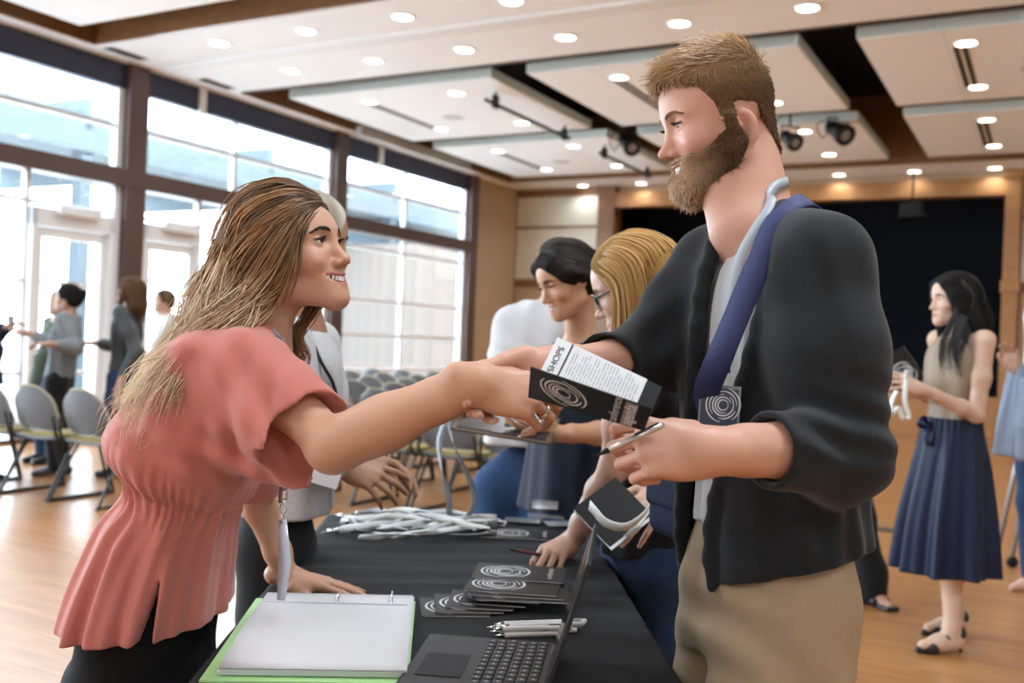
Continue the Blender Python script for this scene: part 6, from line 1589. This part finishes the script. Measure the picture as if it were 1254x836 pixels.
    o.tube([L(.103, -.010, .002), L(.106, 0, .004), L(.103, .010, .002)], .002, 6); gb = o.build('spectacles', fr, root, True)
    t = Sdf(); t.loft([(P(795, 665, Y + .08), .125, .18), (P(800, 600, Y + .06), .118, .17), (P(810, 530, Y + .05), .115, .175), (P(814, 480, Y + .03), .10, .175), (P(808, 445, Y + .02), .06, .12)], M, 0, 'u', 2.2, lambda q, t: .004 * np.sin(q * 7 + 3 * t), .01)
    t.chain([P(800, 462, Y - .06), shl, shl * .75 + ell_ * .25], [.06, .062, .058], .04); arm_cloth(t, shr, elr, wrr, .06, .5); t.build('dark_top', M_BLK, root, .006, 1)
    trousers_for(root, pel, legs, M_DENIM, frame(z=A(0, 0, 1), x=fw), hips=(.118, .17), r=(.105, .088, .065, .055), seed=12); shoes_for(root, legs, M_BLS)
    pen(on_table(704, 686, .012), P(622, 672, on_table(650, 690)[1] - .02), 'dark red pen in the writing hand of the blonde woman', None, mat('pen_red', (.08, .008, .010), .3), M_DKMET, .0045)
    c = P(752, 628, Y - .34); o = thing('notebook', 'black notebook held open by the blonde woman at the right table edge', 'notebook', c)
    Mn = frame(x=P(708, 640, Y - .34) - P(764, 598, Y - .30), z=A(.1, -.7, .75)); b = MB(); b.box(c, (.12, .13, .004), Mn, 0, .001); b.build('cover', M_INK, o); b = MB(); b.box(c - Mn[:, 2] * .004 + Mn[:, 0] * .004, (.115, .128, .003), Mn @ rotx(.08)); b.build('pages', M_PAP, o)
    o = thing('lanyard', 'pale ribbon lanyard looped over the notebook of the blonde woman', 'lanyard', c)
    b = MB(); q = spline([P(800, 612, Y - .38), P(786, 632, Y - .42), P(765, 645, Y - .44), P(742, 640, Y - .44), P(728, 625, Y - .42), P(722, 618, Y - .39)], 30); b.ribbon(q, .020, .0015, A(.2, -.4, 1)); b.ribbon(spline([P(800, 618, Y - .38), P(784, 640, Y - .40), P(768, 658, Y - .38)], 14), .018, .0015, A(.6, -.4, .6)); b.build('ribbon', mat('lanyard_pale', (.70, .70, .66), .5), o, True)
blonde()
# ---- people far away by the windows and to the right
def far_person(label, head_px, Y, fw, feet, hairc, skin, top_m, top_name, arms, hips_y, leg_m, female=True, hairchain=None, sc=1.0, skirt=None, top_r=1.0, sleeve=.9, pitch=0., headf=None, hold=(CURL, CURL), long_top=0.06, h=.008, shoe=None, hres=None, legs=None, extra=None, curtain=0):
    """head_px = nasion pixel at distance Y; arms = [(elbow, wrist, hand dir)] left then right in world coordinates; feet = ground point below the pelvis"""
    root = thing('person', label, 'person', A(feet[0], feet[1], 0))
    fw = nrm(fw); lat = nrm(np.cross(A(0, 0, 1), fw)); hf = nrm((headf if headf is not None else fw) + A(0, 0, pitch)); nz = P(*head_px, Y)
    F_ = head_of(nz, hf, np.cross(A(0, 0, 1), hf), sc, smile=.2); top = F_.w(0, 0, .115)[2]
    pel = A(feet[0], feet[1], top * .525); neck = A(F_.w(-.04, 0, -.15)[0] * .7 + feet[0] * .3, F_.w(-.04, 0, -.15)[1] * .7 + feet[1] * .3, top - .255 * sc); chest = neck * .75 + pel * .25
    sw = (.165 if female else .20) * sc; sh = [neck + lat * sw - A(0, 0, .045), neck - lat * sw - A(0, 0, .045)]
    legs = legs or legs_std(pel, lat, .085, toe=fw); M = frame(z=nrm(neck - pel), x=fw)
    g = Sdf(); body_sdf(g, dict(pelvis=pel, chest=chest, neck=neck, head=F_, fwd=fw, arms=[(sh[0], arms[0][0], arms[0][1]), (sh[1], arms[1][0], arms[1][1])], legs=legs), not female, .84)
    for i, s_ in ((0, -1), (1, 1)): hand(g, arms[i][1], frame(x=arms[i][2], z=arms[i][3] if len(arms[i]) > 3 else A(0, 0, 1)), s_, hold[i], .05, (.45, .35, 0), sc, .024)
    g.build('body', M_SKIN, root, hres or .0055, 1, F_.paint(), skin); F_.extras(root, lash=False, teeth=False)
    hair_shape(F_, 'hair', root, hairc, .012, chain=hairchain(F_) if hairchain else (), h=.007, curtain=curtain)
    zb = pel[2] - long_top; t = Sdf(); W_ = 1.0 if female else 1.15; q = lambda z: neck + (pel - neck) * ((neck[2] - z) / (neck[2] - pel[2]))
    zn = neck[2]
    t.loft([(q(zb), .118 * W_ * top_r, .165 * W_ * top_r), (q(pel[2] + .13), .108 * W_ * top_r, .150 * W_ * top_r), (q(zn - .20), .115 * W_, .165 * W_), (q(zn - .08), .092 * W_, .160 * W_), (q(zn - .005), .055, .085)], M, 0, 'u', 2.2, lambda a, u: .005 * np.sin(a * 7 + 3 * u), .01)
    if sleeve > 0:
        for i in (0, 1): arm_cloth(t, sh[i], arms[i][0], arms[i][1], .060 * W_, sleeve)
    t.disp(lambda Q, w=wob(hash(label) % 97, 20): .004 * w(Q)); t.cone(neck + fw * .01, F_.w(-.025, 0, -.085), .042, .046, .01, 's'); t.build(top_name, top_m, root, .0075, 1)
    if leg_m is not None: trousers_for(root, pel, legs, leg_m, M)
    if skirt: skirt(root, pel, M, lat, fw)
    if shoe is not False: shoes_for(root, legs, shoe or M_BLS)
    if extra: extra(root, F_, neck, pel, lat, fw)
    return root, F_, pel, lat, legs
v = lambda *a: A(*a)
# grey sweater woman with a bun, facing left
Y = 8.5; fx = P(72, 500, Y)
def bun(F_): return [([F_.w(-.09, 0, .03), F_.w(-.13, 0, .045)], [.05, .030])]
far_person('woman with dark hair in a bun and grey sweater, standing beside the glass door', (70, 364), Y, A(-1, -.15, 0), (fx[0], Y), A(.015, .012, .012), (.42, .24, .16), M_SWEAT, 'grey_sweater',
           [(P(92, 425, Y - .2), P(62, 421, Y - .38), A(-1, -.1, .0)), (P(66, 420, Y + .2), P(34, 408, Y + .12), A(-1, 0, .25))], 470, M_BLK, hairchain=bun, sleeve=.62, long_top=.02, shoe=mat('dark_shoe', (.03, .03, .035), .5))
o = thing('paper_cup', 'small white paper cup held out by the woman in the grey sweater', 'cup', P(13, 397, Y + .1)); b = MB(); b.lathe([(.026, 0), (.034, .09), (.036, .092), (.030, .088), (.0, .01)], P(13, 400, Y + .1), 16); b.build('cup_body', M_WHT, o, True)
b = MB(); b.lathe([(.036, .088), (.036, .098), (.03, .102), (.0, .102)], P(13, 400, Y + .1), 16); b.build('lid', M_PAP, o, True)
# person in green behind her
fx = P(55, 500, 9.2)
far_person('person in dull green top half hidden behind the woman in the grey sweater', (62, 370), 9.2, A(-.6, -.8, 0), (fx[0], 9.25), A(.05, .035, .02), (.5, .33, .25), M_GREEN, 'green_top',
           [(P(50, 440, 9.1), P(42, 470, 9.0), A(-.2, -.3, -1)), (P(78, 440, 9.35), P(80, 470, 9.25), A(0, -.2, -1))], 470, M_DENIM, hairchain=lambda F_: [([F_.w(-.05, 0, 0), F_.w(-.06, 0, -.12)], [.08, .05])])
# woman in the dark leather jacket
fx = P(150, 500, 8.6)
far_person('woman with long brown hair in dark leather jacket near the window post', (150, 352), 8.6, A(-1, .1, 0), (fx[0], 8.6), A(.10, .055, .028), (.55, .34, .25), M_LEATH, 'leather_jacket',
           [(P(168, 432, 8.4), P(148, 465, 8.3), A(-.4, -.2, -1)), (P(150, 425, 8.8), P(118, 420, 8.75), A(-1, 0, .1))], 470, M_DENIM, pitch=.28, sleeve=.75, long_top=-.02,
           curtain=.12, hairchain=lambda F_: [([F_.w(-.05, 0, 0), F_.w(-.085, 0, -.10), F_.w(-.08, .0, -.22), F_.w(-.06, .0, -.28)], [.085, .085, .065, .03])])
# bearded man beyond her
fx = P(196, 500, 10.2)
far_person('bearded person in pale shirt standing beyond the woman in the leather jacket', (190, 368), 10.2, A(-.8, -.6, 0), (fx[0], 10.2), A(.12, .07, .04), (.5, .28, .2), M_LGREY, 'pale_shirt',
           [(P(186, 440, 10.0), P(178, 470, 9.9), A(-.2, -.3, -1)), (P(206, 440, 10.3), P(206, 470, 10.2), A(0, -.2, -1))], 470, M_DENIM, female=False,
           hairchain=lambda F_: [([F_.w(.06, 0, -.085), F_.w(.075, 0, -.115)], [.035, .03])])
# dark sleeve at the left picture edge
fx = P(-22, 500, 8.0)
far_person('person in dark navy shirt cut off by the picture edge beside the glass door', (-8, 362), 8.0, A(1, .2, 0), (fx[0], 8.0), A(.04, .03, .02), (.5, .3, .22), mat('navy_shirt', (.025, .04, .07), .8), 'navy_shirt',
           [(P(-14, 425, 8.2), P(4, 402, 8.1), A(.8, 0, .4)), (P(-8, 428, 7.85), P(-12, 470, 7.8), A(.1, 0, -1))], 470, M_DENIM, female=False, sc=1.03)
# ---- woman in the dark skirt on the right
Yw = 4.55; fx = P(1162, 600, Yw)
M_TAUPE = mat('taupe_silk', (.23, .165, .105), .6, sheen=.2); M_SKIRT = mat('navy_taffeta', (.006, .012, .036), .5, spec=.25)
def skirt(root, pel, M, lat, fw):
    zw = P(1160, 518, Yw)[2]; zh = P(1160, 698, Yw)[2]; g = Sdf(); c = A(pel[0], pel[1], 0); M_ = frame(z=A(0, 0, 1), x=fw)
    def pleat(a, t): return np.clip(1 - t, 0, 1) ** .8 * (.022 * np.sin(a * 9 + .6 * np.sin(a * 2)) + .010 * np.sin(a * 17 + 1)) + .004 * np.sin(a * 30) * np.clip(t - .75, 0, 1) * 4
    g.loft([(c + A(0, 0, zh) + fw * .015, .215, .225), (c + A(0, 0, zh * .65 + zw * .35) + fw * .01, .195, .205), (c + A(0, 0, zh * .25 + zw * .75), .150, .170), (c + A(0, 0, zw - .02) , .118, .146), (c + A(0, 0, zw + .025), .112, .140)], M_, 0, 'u', 2.1, pleat, .004)
    g.cone(c + A(0, 0, zh - .06), c + A(0, 0, zh + .16), .175, .15, .01, 's'); g.build('skirt', M_SKIRT, root, .0055, 1)
    b = MB(); w0 = c + A(0, 0, zw) + fw * .125; 
    b.ribbon(spline([w0, w0 + fw * .02 + A(-.01, 0, .025), w0 + fw * .05 + A(0, -.02, .0), w0 + fw * .02 + A(0, 0, -.02), w0], 14), .03, .004, lat + A(0, 0, .5)); b.ribbon(spline([w0, w0 + fw * .03 + lat * .03 + A(0, 0, -.05), w0 + fw * .02 + lat * .04 + A(0, 0, -.10)], 8), .03, .004, lat); b.build('waist_bow', M_SKIRT, root, True)
    h = Sdf()
    for s_ in (1, -1): pass
def heels(root, F_, neck, pel, lat, fw): pass
fww = nrm(A(-1, -.22, 0)); latw = nrm(np.cross(A(0, 0, 1), fww))
def wleg(px, py, y, zf=.075):
    an = P(px, py, y); an[2] = .115; hip = A(fx[0], Yw + (.075 if y > Yw else -.075), .84); return (hip, (hip + an) / 2 + A(-.01, 0, 0), an, fww)
LG = [wleg(1166, 752, 4.42), wleg(1170, 740, 4.70)]
rt, Fw, pelw, latw_, _ = far_person('woman with long black hair in taupe blouse and navy skirt holding a brochure', (1146, 366), Yw, fww, (fx[0], Yw), A(.012, .010, .010), (.60, .40, .30), M_TAUPE, 'taupe_blouse',
           [(P(1196, 508, Yw - .15), P(1128, 476, Yw - .24), A(-1, -.1, .35), A(0, -.8, .6)), (P(1165, 500, Yw + .2), P(1122, 480, Yw + .05), A(-1, 0, .2), A(0, .8, .5))], 520, None, skirt=skirt, sleeve=0, long_top=-.10, top_r=.84, curtain=.16, shoe=False, legs=LG, hres=.0036, headf=A(-1, -.10, -.06),
           hairchain=lambda F_: [([F_.w(-.04, 0, 0), F_.w(-.075, .0, -.10), P(1184, 420, Yw + .02), P(1186, 458, Yw + .02)], [.085, .092, .090, .055]), ([F_.w(.0, .07, -.02), F_.w(-.01, .085, -.12), P(1166, 435, Yw - .13), P(1172, 458, Yw - .13)], [.04, .055, .055, .03])])
L = Fw.w; dk = A(.014, .011, .011)
gd = [[L(.07, 0, .085), L(.055, .06, .06), L(.03, .088, -.01), P(1153, 420, Yw - .14), P(1152, 445, Yw - .14), P(1160, 466, Yw - .14)], [L(.05, 0, .105), L(.0, .075, .075), L(-.03, .098, -.01), P(1172, 420, Yw - .15), P(1172, 445, Yw - .15), P(1176, 468, Yw - .14)], [L(.03, 0, .12), L(-.06, .05, .10), L(-.10, .07, 0), P(1192, 415, Yw - .10), P(1198, 440, Yw - .08), P(1200, 462, Yw - .06)], [L(.03, 0, .12), L(-.08, .0, .10), L(-.128, .01, 0), P(1204, 405, Yw), P(1212, 430, Yw), P(1216, 455, Yw)]]
fp = flow(gd, 200, 20, (.002, .008), (0, .006), (.6, 1.4), 20, 41); hair_obj('hair_strands', rt, fp, [.0032] * len(fp), lambda i, u: np.repeat((dk * (.7 + .9 * ((i * 37) % 10) / 10))[None], len(u), 0), 4)
for (hp, kn, an, td) in LG:      # pumps with a small heel
    s_ = Sdf(); d = fww; h0 = A(an[0], an[1], .0)
    s_.chain([h0 - d * .035 + A(0, 0, .085), h0 + d * .03 + A(0, 0, .058), h0 + d * .10 + A(0, 0, .026), h0 + d * .16 + A(0, 0, .018)], [.034, .034, .034, .016], .015); s_.cone(h0 - d * .045 + A(0, 0, .07), h0 - d * .05 + A(0, 0, .004), .018, .007, .01)
    s_.ell(h0 + d * .03 + A(0, 0, .115), A(.072, .026, .042), frame(x=d, z=A(0, 0, 1)), .006, 's'); s_.build('pump', M_BLS, rt, .004, 1)
c = P(1103, 452, Yw - .22); leaflet(c, 0, 'black ring-printed brochure in the hands of the woman in the dark skirt', None, M=frame(x=A(-.5, .1, .75), z=A(-.25, -.95, .1)), size=(.13, .16), title=False)
o = thing('lanyard', 'pale ribbon lanyard dangling from the hand of the woman in the dark skirt', 'lanyard', P(1105, 495, Yw - .3)); b = MB(); q = spline([P(1110, 462, Yw - .3), P(1108, 490, Yw - .31), P(1113, 510, Yw - .31), P(1106, 512, Yw - .31), P(1100, 498, Yw - .31), P(1092, 506, Yw - .31), P(1092, 492, Yw - .3), P(1098, 478, Yw - .29)], 40); b.ribbon(q, .020, .0015, A(.8, -.5, .3)); b.build('ribbon', mat('lanyard_pale', (.70, .70, .66), .5), o, True)
b = MB(); b.box(P(1110, 458, Yw - .31), (.016, .008, .04), None, 0, .002); b.build('swivel_hook', chrome(), o)
# ---- person hidden behind the man: only the trouser leg and sandal show
Ys = 5.3; fx = P(1030, 600, Ys); lg = [(A(fx[0], Ys - .08, .82), A(fx[0] + .07, Ys - .08, .45), A(P(1062, 700, Ys)[0], Ys - .06, .085), A(.35, -.9, 0)), (A(fx[0] - .05, Ys + .08, .82), A(fx[0] - .04, Ys + .1, .45), A(fx[0] - .05, Ys + .12, .085), A(.3, -.9, 0))]
def sandal(root, F_, neck, pel, lat, fw):
    for hp, kn, an, td in lg:
        td = nrm(td); h0 = A(an[0], an[1], .0); s_ = Sdf(); s_.box(h0 + td * .05 + A(0, 0, .012), (.125, .042, .012), frame(x=td, z=A(0, 0, 1)), .010); s_.cone(h0 + td * .07 - np.cross(td, A(0, 0, 1)) * .04 + A(0, 0, .03), h0 + td * .07 + np.cross(td, A(0, 0, 1)) * .04 + A(0, 0, .03), .022, .022, .01); s_.ell(h0 + A(0, 0, .06), A(.05, .042, .03), None, .01); s_.build('sandal', M_BLS, root, .005, 1)
far_person('person mostly hidden behind the bearded man, only a black trouser leg and sandal showing', (1025, 330), Ys, A(.2, -1, 0), (fx[0], Ys), A(.03, .02, .015), (.5, .28, .2), M_BLK, 'black_top',
           [(P(1044, 450, Ys), P(1040, 490, Ys - .1), A(0, -.3, -1)), (P(1010, 450, Ys), P(1012, 490, Ys - .1), A(0, -.3, -1))], 520, None, shoe=False, legs=lg, extra=sandal, sc=.95)
k = Sdf(); 
for hp, kn, an, td in lg: k.chain([hp + A(0, 0, .08), hp, kn, A(an[0], an[1], .16), A(an[0], an[1], .07)], [.10, .10, .078, .072, .085], .06)
_p = [o for o in bpy.data.objects if o.get('label', '').startswith('person mostly hidden')][0]; k.build('trousers', M_BLK, _p, .008, 1)
# ---- person at the right picture edge with a denim jacket over the arm
Yr = 5.6; fx = P(1282, 600, Yr)
rp, Fr, pr, lr, lgr = far_person('person cut off by the right picture edge carrying a pale denim jacket over the arm', (1278, 345), Yr, A(-1, -.3, 0), (fx[0], Yr), A(.08, .05, .03), (.60, .38, .29), M_WHT, 'white_top',
           [(P(1262, 470, Yr - .2), P(1241, 452, Yr - .35), A(-.3, -.3, .9)), (P(1275, 480, Yr + .2), P(1262, 490, Yr), A(-1, 0, 0))], 520, M_DENIM, sleeve=.15, shoe=False)
o = thing('denim_jacket', 'pale blue denim jacket draped over the arm at the right picture edge', 'jacket', P(1245, 500, Yr - .35))
g = Sdf(); g.loft([(P(1240, 560, Yr - .36), .105, .035), (P(1243, 520, Yr - .36), .090, .045), (P(1248, 475, Yr - .36), .065, .050), (P(1252, 445, Yr - .34), .05, .04)], frame(z=A(.12, 0, 1), y=A(0, 1, 0)), 0, 'u', 2.0, lambda a, t: .012 * np.sin(a * 6 + 2 * t) + .005 * np.sin(a * 13), .01); g.build('jacket_body', mat('pale_denim', (.26, .33, .45), .85, mix=((.34, .41, .53), 40, .3)), o, .005, 1)
g = Sdf(); g.chain([P(1256, 470, Yr - .41), P(1252, 520, Yr - .42), P(1250, 556, Yr - .41)], [.035, .042, .04], .02); g.build('jacket_sleeve', mat('pale_denim', (.26, .33, .45)), o, .005, 1)
# folding easel leg with a caster beside it
o = thing('rolling_easel', 'grey metal stand with a small caster at the right picture edge', 'stand', A(P(1235, 600, 6.4)[0], 6.4, 0)); M_ST = mat('stand_grey', (.35, .37, .4), .4, metal=.6)
a0 = A(P(1222, 603, 6.4)[0], 6.4, .02); b = MB(); b.tube([a0, P(1250, 545, 6.4), P(1275, 480, 6.4)], .016, 8); b.build('leg', M_ST, o, True)
b = MB(); c = A(P(1243, 600, 6.3)[0], 6.3, .035); b.lathe([(.0, -.014), (.034, -.014), (.036, 0), (.034, .014), (.0, .014)], c, 16, rotx(PI / 2)); b.build('caster', M_DKMET, o, True); b = MB(); b.tube([c + A(0, 0, .03), P(1262, 570, 6.3), P(1275, 480, 6.4)], .014, 8); b.build('leg', M_ST, o, True)
# ================================================================= stacking chairs (facing the stage)
M_SHELL = mat('chair_shell', (.10, .115, .13), .35, spec=.5); M_PAD = mat('chair_pad', (.30, .235, .10), .85, bump=(300, .2, .001)); M_CFR = mat('chair_frame', (.025, .027, .03), .35, metal=.5); M_RIM = mat('chair_rim', (.34, .30, .20), .5)
def chair(c, yaw, label, grp):
    """local: x right, y forward"""
    o = thing('stacking_chair', label, 'chair', (0, 0, 0), grp)
    def sheet(f, nu, nv, t): 
        b = MB(); b.grid(np.array([[f(i / nu * 2 - 1, j / nv) for j in range(nv + 1)] for i in range(nu + 1)]), t); return b
    def back(u, v):
        w = .235 * (1 - .10 * v) * (1 - .55 * max(0, v - .62) ** 2 * 4.5) * (1 - .25 * max(0, .15 - v) * 4); x = u * w
        top = .835 - .045 * abs(u) ** 3 * (v); z = .50 + (top - .50) * v
        return A(x, -.205 - .07 * v + .045 * u * u * (1 - .2 * v) + .03 * (1 - v) ** 3, z)
    bk = sheet(back, 16, 14, .012).build('backrest', M_SHELL, o, True, subsurf=1)
    def bpad(u, v): p = back(u * .88, .08 + .84 * v); return p + A(0, .014, 0)
    sheet(bpad, 10, 8, .012).build('back_pad', M_PAD, bk, True)
    rim = [back(-1, v) for v in np.linspace(.12, .98, 12)] + [back(u, 1) for u in np.linspace(-.9, .9, 14)] + [back(1, v) for v in np.linspace(.98, .12, 12)]
    b = MB(); b.tube(rim, .009, 6); b.build('back_rim', M_RIM, bk, True)
    def seat(u, v):
        w = .235 * (1 - .18 * max(0, .25 - v) * 3) * (1 - .5 * max(0, v - .85) ** 2 * 12); return A(u * w, -.20 + .44 * v, .445 - .018 * math.sin(v * PI) - .035 * max(0, v - .78) ** 2 * 18 + .012 * u * u)
    st_ = sheet(seat, 14, 14, .016).build('seat_shell', M_SHELL, o, True, subsurf=1)
    def pad(u, v): p = seat(u * .9, .05 + .9 * v); return p + A(0, 0, .020 + .012 * (1 - u ** 4) * math.sin(v * PI) ** .5)
    sheet(pad, 12, 12, .024).build('seat_pad', M_PAD, st_, True, subsurf=1)
    for s_ in (-1, 1):
        x = s_ * .245
        b = MB(); b.tube(spline([A(x * .96, .02, .43), A(x, -.06, .40), A(x * 1.05, -.27, .03), A(x * 1.05, -.28, .012), A(x * 1.05, -.25, .012), A(x * 1.05, .0, .012), A(x * 1.05, .25, .012), A(x * 1.04, .285, .014), A(x * 1.03, .275, .05), A(x, .17, .42)], 60), .011, 8); b.build('sled_leg', M_CFR, o, True)
        b = MB(); b.tube(spline([A(x * .95, -.05, .425), A(x * 1.0, -.17, .43), A(x * .99, -.215, .50), A(x * .92, -.235, .62)], 20), .011, 8); b.build('back_upright', M_CFR, o, True)
    b = MB(); b.tube([A(-.24, .12, .42), A(.24, .12, .42)], .010, 8); b.tube([A(-.24, -.08, .42), A(.24, -.08, .42)], .010, 8); b.build('cross_bar', M_CFR, o, True)
    return o
CH0 = None
ROWN = {4.75: 'back row', 6.1: 'row nearest the table end', 7.25: 'second row past the table', 8.4: 'third row past the table', 9.55: 'fourth row past the table', 10.7: 'fifth row past the table', 11.85: 'sixth row past the table'}
def place(p, q, dyaw=0., rowlabel=''):
    global CH0
    p0 = R(p, q, 0)
    lab = 'grey stacking chair, olive seat, ' + rowlabel
    if CH0 is None: CH0 = chair(None, 0, lab, 'rows of stacking chairs'); o = CH0
    else: o = copy_tree(CH0)
    o['label'] = lab; o.location = p0; o.rotation_euler = (0, 0, -YAW + dyaw)
CNT = {}
NUM = ['first', 'second', 'third', 'fourth', 'fifth', 'sixth', 'seventh', 'eighth', 'ninth', 'tenth', 'eleventh']
for q, nm in ((-6.10, 'directly behind the woman in pink'), (-6.66, 'rightmost one fully clear of the pink tunic'), (-7.20, 'middle of the three by the grey sweater'), (-7.74, 'cut by the left picture edge')):
    place(5.05, q, RNG.uniform(-.04, .04), 'back row, ' + nm)
ROW = ('row nearest the table', 'second row past the table', 'third row past the table', 'fourth row past the table', 'fifth row past the table', 'farthest row')
for ri, (p, q0) in enumerate(((6.38, -5.45), (7.45, -6.3), (8.55, -6.9), (9.65, -7.5), (10.75, -8.1), (11.9, -8.6))):
    for k, q in enumerate(np.arange(q0, -.543 * p + .75, .53)):
        place(p, q, RNG.uniform(-.06, .06), '%s from the windows, %s' % (NUM[k], ROW[ri]))
